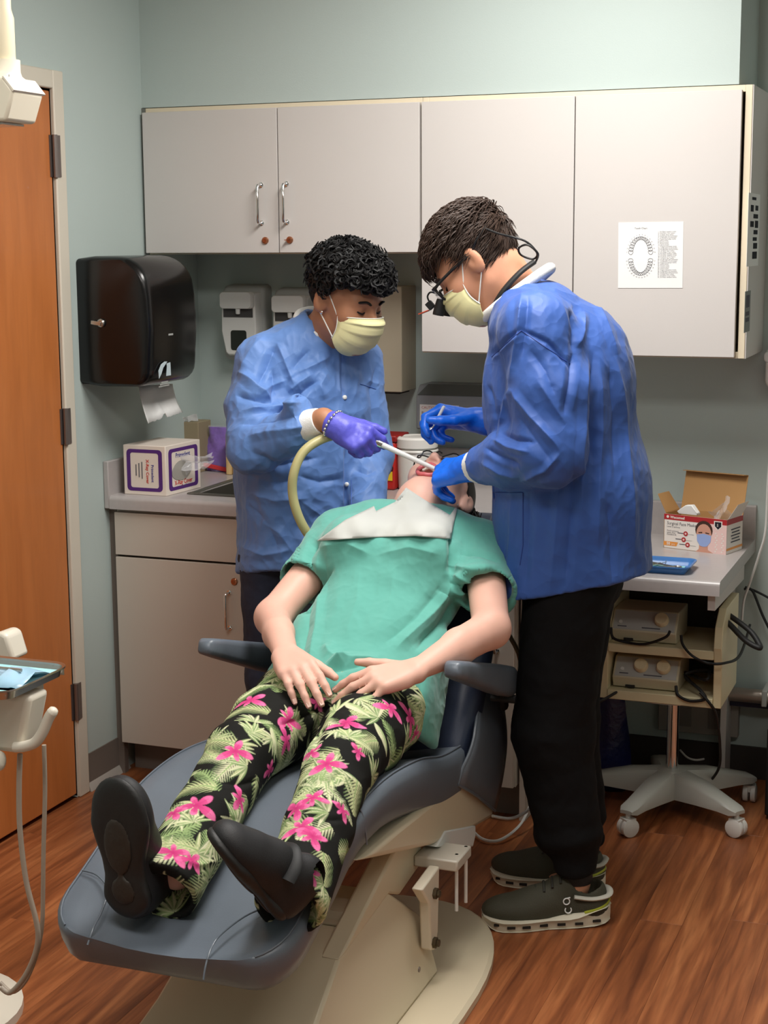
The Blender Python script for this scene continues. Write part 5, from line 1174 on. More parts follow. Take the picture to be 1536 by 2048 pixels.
gl.tube([hP(-.008, .110, .006), hP(0, .113, .009), hP(.008, .110, .006)], .0018, 6)
go = gl.build('glasses_frame', M_blackm, pat, smooth=60)
for g in(-1, 1): mesh('lens', [hP(g*.036+.029*math.cos(a), .107-.009*abs(math.cos(a)), .002+.019*math.sin(a)) for a in np.linspace(0, 2*math.pi, 22, endpoint=False)], [tuple(range(22))], mat('lens_clear', (210, 220, 225), .05, alpha=.25, spec=.8), go, smooth=0)
# hair: dark strands falling behind the head
M_hairp = mat('hair_dark_brown', (30, 22, 20), .45, spec=.4)
hb = MB(); rp = random.Random(5)
for i in range(420):
    a = rp.uniform(-2.3, 2.3); u0 = rp.uniform(-.02, .09); r0 = HC-hF*(.02+.07*math.cos(a*.6))+hL*.080*math.sin(a)*.95+hU*(u0*.8)
    if abs(a) < .5 and rp.random() < .5: continue
    dr = np.array([rp.uniform(-.01, .01)+.035*math.sin(a), rp.uniform(-.07, .02), -rp.uniform(.05, .13)])
    w = rp.uniform(.004, .012); ph = rp.uniform(0, 6.3); P = [r0+dr*t+np.array([w*math.sin(ph+9*t), w*math.cos(ph+8*t), 0]) for t in np.linspace(0, 1, 8)]
    hb.tube(P, [.0016]*6+[.001, .0005], 4, caps=False)
f = Fld(HC-.14, HC+.14, .005); f.all([el(HC-hF*.016+hU*.03, np.stack([hL, hF, hU]), (.080, .095, .092))+(.01,)]); f.plane(hP(0, .045, .055), nrm(hF*.9-hU*.45)); f.plane(hP(0, 0, -.07), -hU)
Vh, Qh = f.mesh(1); k0 = len(hb.V); hb.add(Vh, Qh)
hb.build('hair', M_hairp, pat, smooth=60)
# ---- t-shirt
M_tee = mat('teal_jersey', (98, 170, 157), .85, spec=.2, sheen=.3, bump=(900, .15, 2))
f = Fld((-1.68, 3.02, .46), (-.95, 3.68, 1.06), .0045)
T0 = 2.4
f.all([eb(pel+A_(0, -.035, .012), wai, EX, (.188, .094), (.158, .096), T0)+(.03,), eb(wai, che, EX, (.158, .096), (.166, .106), T0)+(.04,), eb(che, upc, EX, (.166, .106), (.160, .080), T0)+(.04,),
       eb(upc+A_(0, .0, .0), upc+A_(.005, .03, .02), EX, (.115, .065), (.075, .055))+(.03,)])
f.all([eb(A_(-1.128, 3.27, .665), A_(-1.112, 3.17, .535), EY, (.07, .016), (.055, .014))+(.03,)])
f.all([el(A_(-1.375, 3.425, .885)+Nf*.035, np.stack([EX, Nf, np.cross(EX, Nf)]), (.074, .062, .068))+(.04,), el(A_(-1.205, 3.43, .880)+Nf*.035, np.stack([EX, Nf, np.cross(EX, Nf)]), (.074, .062, .068))+(.04,)])
slR, slL = shR*.42+elR*.58+A_(.0, 0, .0), shL*.44+elL*.56
f.all([rc(upc+A_(-.09, 0, .0), shR, .066, .062)+(.04,), rc(upc+A_(.09, 0, 0), shL, .066, .062)+(.04,), eb(shR, slR, nrm(A_(.6, .3, .6)), (.062, .062), (.072, .060))+(.035,), eb(shL, slL, nrm(A_(-.5, .3, .7)), (.064, .064), (.078, .064))+(.03,)])
dR, dL = nrm(elR-shR), nrm(elL-shL)
# open cuffs: cut the sleeve ends flat and hollow them
f.cut(bbx(slR+dR*.05, np.stack([dR, nrm(np.cross(dR, EY)), np.cross(dR, nrm(np.cross(dR, EY)))]), (.055, .075, .13)), .004)
f.cut(bbx(slL+dL*.055, np.stack([dL, nrm(np.cross(dL, EY)), np.cross(dL, nrm(np.cross(dL, EY)))]), (.055, .075, .13)), .004)
f.cut(rc(shR*.6+elR*.4, elR, .056, .058), .004); f.cut(rc(shL*.6+elL*.4, elL, .058, .064), .004)
hem = pel+A_(0, -.072, -.03); f.plane(hem, nrm((0, -.80, -.42)), .003)
f.cut(rc(upc+A_(.004, .05, .05), upc+A_(.006, .12, .09), .062, .07), .006)
V, Q = f.mesh(2); V, Q = subdiv(V, Q); V = lap(V, Q); N = vnorm(V, Q)
D = folds(V, N, [
    ([(690, 1330), (660, 1310), (650, 1290)], 18, .007), ([(640, 1340), (690, 1318), (760, 1320)], 12, .006), ([(660, 1345), (720, 1330), (790, 1335)], 10, -.006), ([(700, 1310), (660, 1335), (640, 1350)], 9, .006),
    ([(905, 1170), (860, 1230), (790, 1300)], 16, .008), ([(912, 1200), (880, 1250), (830, 1300)], 13, -.008), ([(905, 1215), (890, 1260), (850, 1310)], 12, .007), ([(880, 1180), (830, 1240), (770, 1285)], 16, -.005),
    ([(900, 1130), (930, 1140), (985, 1135)], 10, .006), ([(905, 1150), (940, 1160), (1000, 1165)], 10, .007), ([(900, 1165), (935, 1180), (985, 1195)], 9, -.006), ([(920, 1110), (960, 1110), (1000, 1125)], 9, -.005), ([(905, 1180), (945, 1197), (990, 1210)], 9, .006),
    ([(905, 1060), (905, 1110), (900, 1150)], 12, -.011), ([(635, 1080), (620, 1110), (618, 1150)], 12, -.010), ([(630, 1060), (600, 1090), (580, 1130)], 10, .005), ([(610, 1070), (585, 1110), (570, 1150)], 8, -.004),
    ([(640, 1095), (690, 1085), (740, 1110)], 14, .004), ([(760, 1110), (820, 1095), (880, 1110)], 14, .003), ([(620, 1180), (615, 1250), (600, 1330)], 14, -.006), ([(640, 1180), (632, 1260), (618, 1330)], 14, .005),
    ([(650, 1110), (655, 1180), (640, 1250)], 22, -.003), ([(720, 1130), (715, 1200), (690, 1280)], 24, .0025), ([(790, 1130), (780, 1210), (745, 1290)], 26, .003), ([(600, 1352), (620, 1345), (660, 1350)], 6, .005)])
D = D*1.5+.003*noise(V, 14, 1)+.0022*ridged(V*A_(1, .7, .7), 16, 2)+.0010*ridged(V, 34, 6)+.0005*noise(V, 90, 3)
ts = mesh('t_shirt', V+N*D[:, None], Q, M_tee, pat, smooth=180)
# neckline rib
# ---- floral trousers
f = Fld((-1.60, 2.36, .36), (-1.0, 3.40, .80), .0036)
f.all([eb(pel+A_(-.0, .03, -.005), pel+A_(0, -.03, .0), EX, (.180, .104), (.182, .096), 2.4)+(.03,),
       rc(hipR, hipR*.5+knR*.5, .090, .082)+(.03,), rc(hipR*.5+knR*.5, knR, .084, .067)+(.02,), rc(knR, knR*.45+anR*.55, .067, .064)+(.02,), rc(knR*.45+anR*.55, anR+A_(.002, -.06, -.012), .064, .066)+(.02,),
       rc(hipL, hipL*.5+knL*.5, .092, .084)+(.03,), rc(hipL*.5+knL*.5, knL, .086, .067)+(.02,), rc(knL, knL*.45+anL*.55, .067, .062)+(.02,), rc(knL*.45+anL*.55, anL+A_(.006, -.045, -.014), .062, .064)+(.02,)])
for k_, a_ in((knR, anR), (knL, anL)):
    d_ = nrm(a_-k_); f.plane
    f.cut(bbx(a_+d_*.108, np.stack([d_, EX, np.cross(d_, EX)]), (.05, .1, .1)), .003); f.cut(rc(a_+d_*.02, a_+d_*.08, .040, .056), .004)
V, Q = f.mesh(2); N = vnorm(V, Q)
V = V+N*(.004*noise(V, 14, 4)+.0022*ridged(V*A_(1, .6, 1), 22, 5))[:, None]
N = vnorm(V, Q)
D = folds(V, N, [([(640, 1420), (600, 1440), (560, 1450)], 12, -.007), ([(660, 1430), (690, 1450), (740, 1450)], 12, -.006), ([(650, 1400), (640, 1450), (620, 1500)], 12, -.012), ([(690, 1540), (660, 1560), (620, 1570)], 9, -.005), ([(700, 1600), (670, 1610), (620, 1600)], 8, .004),
                 ([(690, 1640), (650, 1640), (600, 1620)], 8, -.004), ([(520, 1560), (480, 1570), (430, 1560)], 9, -.005), ([(480, 1640), (430, 1640), (380, 1620)], 8, -.004), ([(440, 1720), (400, 1730), (360, 1720)], 8, .004)])
V = V+N*D[:, None]
V, Q = subdiv(V, Q); V = lap(V, Q, .4); N = vnorm(V, Q); uvp = proj(V); fcp = facing(V, N)
colr = np.tile(np.array(lin((27, 27, 25))[:3]), (len(V), 1))
Yord = np.argsort(V[:, 1]); Ysort = V[Yord, 1]
def blend(mask, c): colr[:] = colr*(1-mask[:, None])+np.asarray(c)*mask[:, None]
def local(p0, n0, ang, rad):
    """tangent coordinates around a surface point"""
    lo_i, hi_i = np.searchsorted(Ysort, (p0[1]-rad, p0[1]+rad)); m = Yord[lo_i:hi_i]; d = V[m]-p0; ok = ((d**2).sum(1) < rad*rad) & ((N[m]@n0) > -.05); m = m[ok]; d = d[ok]
    right = CR[0]-n0*np.dot(CR[0], n0); right = nrm(right); dn = np.cross(n0, right); dn = dn if np.dot(dn, CR[1]) > 0 else -dn
    u = d@right; v = d@dn; w = d@n0; r = np.sqrt(u*u+v*v)+1e-9; rr2 = np.sqrt(r*r+w*w); u, v = u*rr2/r, v*rr2/r
    c, s_ = math.cos(math.radians(ang)), math.sin(math.radians(ang)); return m, u*c+v*s_, -u*s_+v*c
CG = [np.array(lin(c)[:3]) for c in ((206, 208, 158), (150, 172, 116), (98, 124, 80), (226, 222, 186), (120, 146, 96))]
PK = [np.array(lin(c)[:3]) for c in ((230, 96, 156), (244, 150, 190), (190, 50, 112), (250, 178, 206))]
ss = lambda x, w: np.clip(x/w+.5, 0, 1)
def put(m, mask, c): colr[m] = colr[m]*(1-mask[:, None])+(c if c.ndim == 2 else c[None])*mask[:, None]
def fern(p0, n0, ang, L, rk, W=.028, step=.0085, ca=0, cb=2):
    m, u, v = local(p0, n0, ang, L+.02)
    if not len(m): return
    v = v+rk*u*u*8; t = u/L; env = W*np.clip(1.15*np.sin(np.pi*np.clip(t*.92+.08, 0, 1))**.7, 0, 1); s_ = u-np.abs(v)*1.1; ph = np.mod(s_+(v > 0)*step*.4, step)/step
    leafl = ss(.62-np.abs(ph-.5)*2*(.7+.9*np.abs(v)/W), .35); mask = leafl*ss(env-np.abs(v), .003)*(t > 0)*(t < 1)
    c = CG[ca]*(1-np.clip(np.abs(v)/W, 0, 1))[:, None]+CG[cb]*np.clip(np.abs(v)/W, 0, 1)[:, None]; put(m, mask, c)
    put(m, ss(.0016*(1-t)+.0006-np.abs(v), .0014)*(t > 0)*(t < 1), CG[1])
def blade(p0, n0, ang, L, W, ca, cb, bend=0.):
    m, u, v = local(p0, n0, ang, L+.01)
    if not len(m): return
    v = v+bend*u*u; t = np.clip(u/L, 0, 1); env = W*np.sin(np.pi*t**.8)**.8; mask = ss(env-np.abs(v), .0022)*(u > 0)*(u < L)
    k = np.clip(.5+v/(2*W+1e-6), 0, 1)[:, None]; put(m, mask, CG[ca]*k+CG[cb]*(1-k)); put(m, ss(.0007-np.abs(v), .001)*mask, CG[3])
def palm(p0, n0, ang, L, n=8):
    for k in range(n): blade(p0, n0, ang-75+150*k/(n-1)+rp.uniform(-6, 6), L*rp.uniform(.75, 1.05), L*.085, rp.choice([0, 3, 1]), rp.choice([1, 2, 4]), rp.uniform(-4, 4))
def flower(p0, n0, ang, R):
    m, u, v = local(p0, n0, ang, R*1.5)
    if not len(m): return
    r = np.sqrt(u*u+v*v); th = np.arctan2(v, u); k5 = th*5/(2*np.pi); ph = np.abs(k5-np.round(k5))*2; pet = np.round(k5).astype(int) % 5; ln = R*np.array([1.15, .75, 1.2, .7, .95])[pet]*1.12
    mask = ss(ln*.92*(1-ph**1.5*.80)-r, .0030); k = np.clip(r/ln, 0, 1)[:, None]
    c = PK[2]*(1-k)**1.3+PK[0]*(1-(1-k)**1.3); c = c*(1-.35*(k > .55)*(1-ph[:, None]))+PK[1]*.35*(k > .55)*(1-ph[:, None]); put(m, mask, c)
    put(m, ss(.0009-np.abs(ph*r*.6), .0014)*ss(ln*.7-r, .004)*.4, PK[2]); put(m, ss(.10-np.abs(ph-1)*1., .12)*mask*.5, PK[2])
vis = np.where(fcp > .25)[0]
def hit(px):
    d = ((uvp[vis]-np.asarray(px))**2).sum(1); c = vis[d < d.min()+30]; j = c[np.argmin(np.linalg.norm(V[c]-CC, axis=1))]; return V[j], nrm(N[j])
# ground of ferns and palms over the whole cloth, then the ones the photo shows, then the flowers
for j in rng.choice(len(V), 330, replace=False): (fern if rp.random() < .5 else palm)(V[j], N[j], rp.uniform(0, 360), rp.uniform(.05, .085), *((rp.uniform(-.4, .4),) if False else ())) if False else (fern(V[j], N[j], rp.uniform(0, 360), rp.uniform(.05, .095), rp.uniform(-.5, .5), rp.uniform(.014, .024), rp.uniform(.0065, .0095), rp.choice([0, 3, 1]), rp.choice([2, 2, 4])) if rp.random() < .5 else palm(V[j], N[j], rp.uniform(0, 360), rp.uniform(.04, .06)))
for (px, a, L, rk) in [((540, 1420), -160, .10, .3), ((470, 1480), 200, .10, -.3), ((430, 1570), 200, .11, .3), ((360, 1620), -140, .09, .2), ((560, 1480), 20, .09, .4), ((700, 1420), -20, .10, .4), ((820, 1400), -10, .10, -.4), ((850, 1460), 60, .09, .3), ((640, 1590), 200, .09, -.3), ((680, 1500), 160, .10, .3), ((620, 1650), 210, .08, .2), ((400, 1700), 190, .09, .3), ((420, 1760), 200, .08, -.3), ((600, 1420), 100, .07, .2), ((760, 1480), 140, .09, .3), ((720, 1560), 100, .08, .2), ((650, 1700), 90, .07, .2), ((500, 1600), 150, .08, -.2)]: fern(*hit(px), a, L, rk)
for (px, a, L) in [((560, 1560), 200, .065), ((480, 1650), 230, .06), ((640, 1540), 250, .06), ((760, 1430), 200, .06), ((500, 1530), 180, .06), ((430, 1680), 30, .055), ((660, 1620), 200, .055), ((850, 1430), 120, .05), ((590, 1450), 220, .055), ((440, 1780), 200, .05), ((390, 1640), 240, .05), ((700, 1470), 300, .06)]: palm(*hit(px), a, L)
for (px, a, L) in [((690, 1400), 60, .075), ((545, 1450), 70, .06), ((750, 1440), 50, .07), ((470, 1400), -30, .08), ((860, 1480), 90, .06), ((640, 1430), 120, .06)]: blade(*hit(px), a, L, .010, 3, 1, 3)
for (px, R, a) in [((500, 1395), .036, 40), ((582, 1440), .036, 20), ((578, 1480), .030, 100), ((470, 1497), .034, 0), ((392, 1605), .038, 30), ((345, 1622), .028, 70), ((485, 1600), .028, 120), ((345, 1700), .032, 50), ((385, 1715), .026, 10), ((690, 1440), .036, 15), ((785, 1412), .036, 10), ((825, 1435), .036, 60), ((835, 1470), .022, 40), ((655, 1522), .034, 0), ((620, 1500), .026, 60), ((625, 1590), .030, 20), ((590, 1612), .030, 80), ((600, 1650), .034, 20), ((628, 1668), .030, 70), ((882, 1480), .030, 80), ((640, 1405), .022, 40), ((720, 1500), .018, 90), ((620, 1740), .026, 60), ((690, 1620), .022, 60), ((545, 1540), .022, 30), ((870, 1420), .02, 50)]: flower(*hit(px), a, R)
M_flor = mat('floral_cotton', (255, 255, 255), .8, spec=.15, bump=(900, .12, 2), attr='col')
mesh('trousers', V, Q, M_flor, pat, smooth=180, cols=colr)
# ---- shoes
def patient_shoe(heel, A, Ns, ln, w):
    so, up_, P, A, B, up = shoe_prims(heel, A, Ns, ln, w, .06)
    lo, hi = np.min([P(-.05, -.07, -.02), P(1.05, .07, .13), P(-.05, .07, -.02), P(1.05, -.07, .13), P(-.05, -.07, .13), P(1.05, .07, -.02)], 0), np.max([P(-.05, -.07, -.02), P(1.05, .07, .13), P(-.05, .07, -.02), P(1.05, -.07, .13), P(-.05, -.07, .13), P(1.05, .07, -.02)], 0)
    f = Fld(lo-.02, hi+.02, .004); f.all(up_); f.plane(P(0, 0, .012), -up); V, Q = f.mesh(2); sh_ = mesh('shoe', V, Q, M_shoe, pat, smooth=180)
    f = Fld(lo-.02, hi+.02, .0035); f.all(so); f.plane(P(0, 0, .0), -up, .006); f.plane(P(0, 0, .024), up, .002); V, Q = f.mesh(1); mesh('outsole', V, Q, M_sole, sh_, smooth=60)
    f = Fld(lo-.02, hi+.02, .0035); f.all([el(P(.52, .0, .0), np.stack([A, B, up]), (.20*ln, .030, .006))+(.01,), el(P(.2, 0, .0), np.stack([A, B, up]), (.10*ln, .026, .005))+(.01,)]); V, Q = f.mesh(1); mesh('tread_pad', V, Q, M_solem, sh_, smooth=60)
    st = [P(.36, -.05, .06), P(.38, -.035, .085), P(.40, 0, .098), P(.38, .035, .085), P(.36, .05, .06)]; MB().tube(catmull(st, 4), .012, 8, flat=.3).build('strap', M_blackm, sh_, smooth=60)
    return P
patient_shoe(A_(-1.395, 2.352, .413), A_(-.075, -.03, 1), A_(-.12, -1, -.05), .262, .060)
patient_shoe(A_(-1.118, 2.392, .440), A_(-.070, -.105, .165), A_(-.72, -.62, -.30), .232, .052)
# ---- paper bib on the chest
quad = [(634, 1082), (690, 1040), (748, 1012), (752, 1022), (790, 1004), (812, 975), (850, 1000), (900, 1030), (917, 1006), (908, 1045), (902, 1078), (830, 1072), (760, 1074), (690, 1078)]
from mathutils.bvhtree import BVHTree
def drape(quad, trees, step=9, lift=.004, extra=None):
    quad = np.asarray(quad, float); x0, y0 = quad.min(0); x1, y1 = quad.max(0); pts = []; 
    def inside(p):
        c = False; n = len(quad)
        for i in range(n):
            a, b = quad[i], quad[(i+1) % n]
            if (a[1] > p[1]) != (b[1] > p[1]) and p[0] < (b[0]-a[0])*(p[1]-a[1])/(b[1]-a[1])+a[0]: c = not c
        return c
    nx, ny = int((x1-x0)/step)+1, int((y1-y0)/step)+1; idm = {}; V = []; F = []
    def z_of(p):
        d = nrm(ray(p)); best = None
        for t in trees:
            h = t.ray_cast(Vector(CC), Vector(d))
            if h[0] is not None and (best is None or h[3] < best): best = h[3]
        return best, d
    for i in range(nx+1):
        for j in range(ny+1):
            p = (x0+i*step, y0+j*step); dd, d = z_of(p); V.append([p, dd, d])
    D = np.array([v[1] if v[1] else np.nan for v in V]).reshape(nx+1, ny+1)
    med = np.nanmedian(D); D = np.where(np.isnan(D), med, np.clip(D, med-.14, med+.14))
    for _ in range(14):
        P_ = np.pad(D, 1, 'edge'); S_ = (P_[:-2, 1:-1]+P_[2:, 1:-1]+P_[1:-1, :-2]+P_[1:-1, 2:])/4; D = np.minimum(D, S_*.5+D*.5)
    # outline polygon plus interior triangulation through bmesh: clip grid cells by the outline
    cell = []
    for i in range(nx):
        for j in range(ny):
            q = [i*(ny+1)+j, (i+1)*(ny+1)+j, (i+1)*(ny+1)+j+1, i*(ny+1)+j+1]
            if inside(np.mean([V[k][0] for k in q], 0)): cell.append(q[::-1])
    cnt = np.bincount(np.array(cell).ravel(), minlength=len(V)); px = np.array([v[0] for v in V], float); bd = np.where((cnt > 0) & (cnt < 4))[0]
    for _ in range(2):
        for k in bd:
            best = 1e9
            for i in range(len(quad)):
                a, e = quad[i], quad[(i+1) % len(quad)]-quad[i]; t = np.clip(((px[k]-a)@e)/(e@e), 0, 1); q = a+t*e; r = np.hypot(*(q-px[k]))
                if r < best: best, bq_ = r, q
            if best < 1.6*step: px[k] = bq_
    gi = np.clip((px-[x0, y0])/step, 0, [nx-1e-3, ny-1e-3]); ii = gi.astype(int); fr_ = gi-ii; Dk = lambda a, b: D[ii[:, 0]+a, ii[:, 1]+b]
    dep = (Dk(0, 0)*(1-fr_[:, 0])+Dk(1, 0)*fr_[:, 0])*(1-fr_[:, 1])+(Dk(0, 1)*(1-fr_[:, 0])+Dk(1, 1)*fr_[:, 0])*fr_[:, 1]
    Vv = [CC+nrm(ray(px[k]))*(dep[k]-lift-(extra(px[k]) if extra else 0)) for k in range(len(V))]
    return np.array(Vv), cell
def tree_of(o): me = o.data; return BVHTree.FromPolygons([o.matrix_world @ v.co if False else Vector(v.co)+Vector(ORG[o.name]) for v in me.vertices], [tuple(p.vertices) for p in me.polygons])
trees = [tree_of(ts), tree_of(pat)]
Vb, Fb = drape(quad, trees, 4, .006, lambda p: .004*math.sin(p[0]*.05+p[1]*.08)+.003*math.sin(p[0]*.11-p[1]*.05)+.002)
mesh('paper_bib', Vb, Fb, mat('bib_paper', (188, 190, 185), .8, alpha=.95), None, smooth=60, solid=.0008, at=che, label='white paper bib spread across the patient\'s chest', cat='bib')
# ================================================================ the two gowned workers: shared builders
def gown_mat(name, col, bs=.30):
    m = mat(name, col, .54, spec=.35, sheen=.1)
    nt = m.node_tree; b = nt.nodes['Principled BSDF']; L = nt.links; N_ = nt.nodes.new
    tc = [n for n in nt.nodes if n.type == 'TEX_COORD'][0]
    v = N_('ShaderNodeTexVoronoi'); v.feature = 'F1'; v.distance = 'EUCLIDEAN'; v.inputs['Scale'].default_value = 16.; v.inputs['Randomness'].default_value = 1.
    wn = N_('ShaderNodeTexNoise'); wn.inputs['Scale'].default_value = 7.; wn.inputs['Detail'].default_value = 3
    mxv = N_('ShaderNodeMix'); mxv.data_type = 'VECTOR'; mxv.inputs['Factor'].default_value = .16
    L.new(tc.outputs['Object'], wn.inputs['Vector']); L.new(tc.outputs['Object'], mxv.inputs[4]); L.new(wn.outputs['Color'], mxv.inputs[5]); L.new(mxv.outputs[1], v.inputs['Vector'])
    n2 = N_('ShaderNodeTexNoise'); n2.inputs['Scale'].default_value = 300.; n2.inputs['Detail'].default_value = 3; L.new(tc.outputs['Object'], n2.inputs['Vector'])
    b1 = N_('ShaderNodeBump'); b1.inputs['Strength'].default_value = bs; b1.inputs['Distance'].default_value = .02; L.new(v.outputs['Distance'], b1.inputs['Height'])
    b2 = N_('ShaderNodeBump'); b2.inputs['Strength'].default_value = .10; b2.inputs['Distance'].default_value = .001; L.new(n2.outputs['Fac'], b2.inputs['Height']); L.new(b1.outputs['Normal'], b2.inputs['Normal'])
    L.new(b2.outputs['Normal'], b.inputs['Normal']); return m
def crumple(V, amp, seed):
    w = V+np.stack([noise(V, 5, seed+k) for k in range(3)], 1)*.05
    w = w*A_(1, 1, .7); return amp*(.35*noise(w, 6, seed+4)+1.2*(.4-np.abs(noise(w, 8, seed+5))*2)+.75*(.4-np.abs(noise(w, 17, seed+6))*2)+.35*(.4-np.abs(noise(w, 36, seed+7))*2))
def face_mask(P, parent, s=1., loops=True, earf=-.018):
    M_m = mat('mask_yellow', (232, 226, 172), .7, spec=.2, bump=(700, .15, 2)); M_mw = mat('mask_edge_white', (232, 232, 224), .7)
    cf = np.array([(.1105, -.010), (.1215, -.021), (.1235, -.036), (.1215, -.058), (.1150, -.081), (.103, -.102), (.085, -.122), (.066, -.133)])
    cv = np.linspace(0, 1, len(cf)); nu, nv = 25, 36; G = np.zeros((nv, nu, 3)); E = []
    for i in range(nv):
        v = i/(nv-1); f_c, u_c = np.interp(v, cv, cf[:, 0]), np.interp(v, cv, cf[:, 1])
        pl = .0050*((v*4.2+.2) % 1.) if .10 < v < .84 else .001
        for j in range(nu):
            t = (j/(nu-1))*2-1; a = abs(t); f_e, u_e = .043+.006*math.sin(math.pi*v), -.030-.060*v
            f_ = f_e+(f_c-f_e)*max(0., math.cos(a*math.pi/2))**.85+pl*(1-a**4); u_ = u_c*(1-a*a)+u_e*a*a
            G[i, j] = P(.0675*math.sin(t*math.pi/2*.96), f_, u_)
    mo = MB().grid(G).build('face_mask', M_m, parent, smooth=60, solid=.0012)
    for jj in(0, nu-1): MB().tube(G[:, jj], .0028, 6, flat=.5).build('mask_edge', M_mw, mo)
    MB().tube(G[0], .0026, 6, flat=.5).build('mask_edge', M_mw, mo)
    for g in(-1, 1):
        j = nu-1 if g > 0 else 0
        MB().tube(catmull([G[1, j], P(g*.079, earf+.012, .024), P(g*.085, earf-.004, .022)], 6), .0016, 6).build('ear_loop', M_mw, mo); MB().tube(catmull([G[-3, j], P(g*.078, earf+.008, -.040), P(g*.085, earf-.006, -.030), P(g*.087, earf-.014, -.010)], 6), .0016, 6).build('ear_loop', M_mw, mo)
    return mo
def curl_hair(P, L, F, U, parent, m, n, keep, thick, curl, seed, lock=(.0022, .02)):
    r = random.Random(seed); hb = MB(); c0 = P(0, -.012, .028); R = np.array([.078, .099, .091])
    for i in range(n):
        while True:
            d = np.array([r.gauss(0, 1) for _ in range(3)]); d /= np.linalg.norm(d)
            loc = d*R
            if keep(loc[0], loc[1]-.012, loc[2]+.028): break
        hgt = thick(loc[0], loc[1]-.012, loc[2]+.028)*r.uniform(.75, 1.15); dn = nrm(d/R); wd = dn[0]*L+dn[1]*F+dn[2]*U; p0 = c0+loc[0]*L+loc[1]*F+loc[2]*U
        t1 = nrm(np.cross(wd, [r.gauss(0, 1) for _ in range(3)])); t2 = np.cross(wd, t1); Pp = []
        if curl > 0:
            rad = curl*r.uniform(.6, 1.3); ph = r.uniform(0, 6.28); turns = r.uniform(1., 1.9); drift = t1*r.uniform(.3, 1.)*.012
            for k in range(11):
                t = k/10; a = ph+turns*6.28*t; Pp.append(p0+wd*(hgt*(.15+.85*t)-.002)+rad*(math.cos(a)*t1+math.sin(a)*t2)*(.4+.6*t)+drift*t-U*0)
            hb.tube(Pp, np.array([.8, 1, 1, 1, 1, 1, 1, .95, .8, .6, .3])*lock[0], 4, caps=False)
        else:
            # combed strands: sweep forward over the scalp
            sw = nrm(F*r.uniform(.5, 1.2)+U*r.uniform(-.5, .15)+L*r.uniform(-.35, .35)); sw = nrm(sw-wd*np.dot(sw, wd)); ln = lock[1]*r.uniform(.7, 1.5)
            for k in range(6):
                t = k/5; Pp.append(p0+sw*ln*t+wd*(hgt*math.sin(.5+t*2.2)*1.0))
            hb.tube(Pp, np.array([1, 1, 1, .8, .6, .25])*lock[0], 4, caps=False)
    return hb
def scalp_cap(hb, P, L, F, U, planes, grow=.004, h=.005, lump=0., seed=0):
    f = Fld(P(0, 0, .03)-.17, P(0, 0, .03)+.17, h); f.u(el(P(0, -.012, .028), np.stack([L, F, U]), (.077+grow, .097+grow, .089+grow)), .01)
    for (p, n_) in planes: f.plane(P(*p), nrm(n_[0]*L+n_[1]*F+n_[2]*U), .004)
    V, Q = f.mesh(1)
    if lump: N = vnorm(V, Q); V = V+N*(lump*noise(V, 40, seed)+lump*.6*noise(V, 80, seed+1))[:, None]
    hb.add(V, Q)
def brow_lash(P, parent, hairm, s=1.):
    for g in(-1, 1):
        MB().tube(catmull([P(g*.016, .0955, .020), P(g*.030, .0925, .0265), P(g*.047, .080, .021)], 4), [.0046]*4+[.0050]*4+[.0022], 8, flat=.6).build('eyebrow', hairm, parent, smooth=60)
        MB().tube(catmull([P(g*.019, .0845, -.004), P(g*.031, .0885, -.0065), P(g*.0435, .0805, -.003)], 5), .0021, 6).build('eyelash', hairm, parent)
def cuff_ring(a, b, r0, r1, parent, m, nm='knit_cuff'):
    d = np.asarray(b)-np.asarray(a); MB().tube([np.asarray(a)+d*t for t in (0, .15, .5, .85, 1)], [r0*.98, r0, (r0+r1)/2*1.02, r1, r1*.96], 24).build(nm, m, parent, smooth=60)
M_knit = mat('white_knit', (232, 232, 230), .85, spec=.2, bump=(500, .5, 2, .002))
# ================================================================ assistant (left)
Ma_skin = skin_mat('skin_brown', (172, 120, 90)); M_hairb = mat('hair_black', (11, 10, 11), .6, spec=.3)
M_gownA = gown_mat('gown_blue', (94, 130, 190)); M_gownD = gown_mat('gown_royal', (54, 90, 164), .23)
aF = nrm((.74, -.67, 0)); aS = np.cross(EZ, aF)
aP0, aP1, aP2, aP3 = A_(-1.695, 3.845, .80), A_(-1.690, 3.84, 1.0), A_(-1.668, 3.835, 1.20), A_(-1.648, 3.83, 1.335)
aSR, aER, aWR = A_(-1.758, 3.735, 1.298), A_(-1.716, 3.605, 1.098), A_(-1.515, 3.560, 1.178)
aSL, aEL, aWL = A_(-1.570, 3.925, 1.285), A_(-1.525, 3.89, 1.05), A_(-1.480, 3.755, .93)
aH = A_(-1.541, 3.785, 1.462)
hpA = head_prims(aH, (.87, -.34, -.36), (.33, -.12, .93), .98); aPt, aL_, aF_, aU_ = hpA[4:]
aHX = nrm((.116, -.005, -.046))
GA, tipsA = hand(aWR+aHX*.03, aHX, (.12, -.80, .58), 1, [(38, 42, 25), (58, 62, 35), (64, 66, 40), (66, 68, 42)], (28, 25, 12, 12), .98, (4, 1, -2, -5))
GA2, _ = hand(aWL, nrm((.1, -.7, -.35)), (-.6, -.4, .6), -1, [(20, 25, 15)]*4, (30, 10, 10, 10), .98)
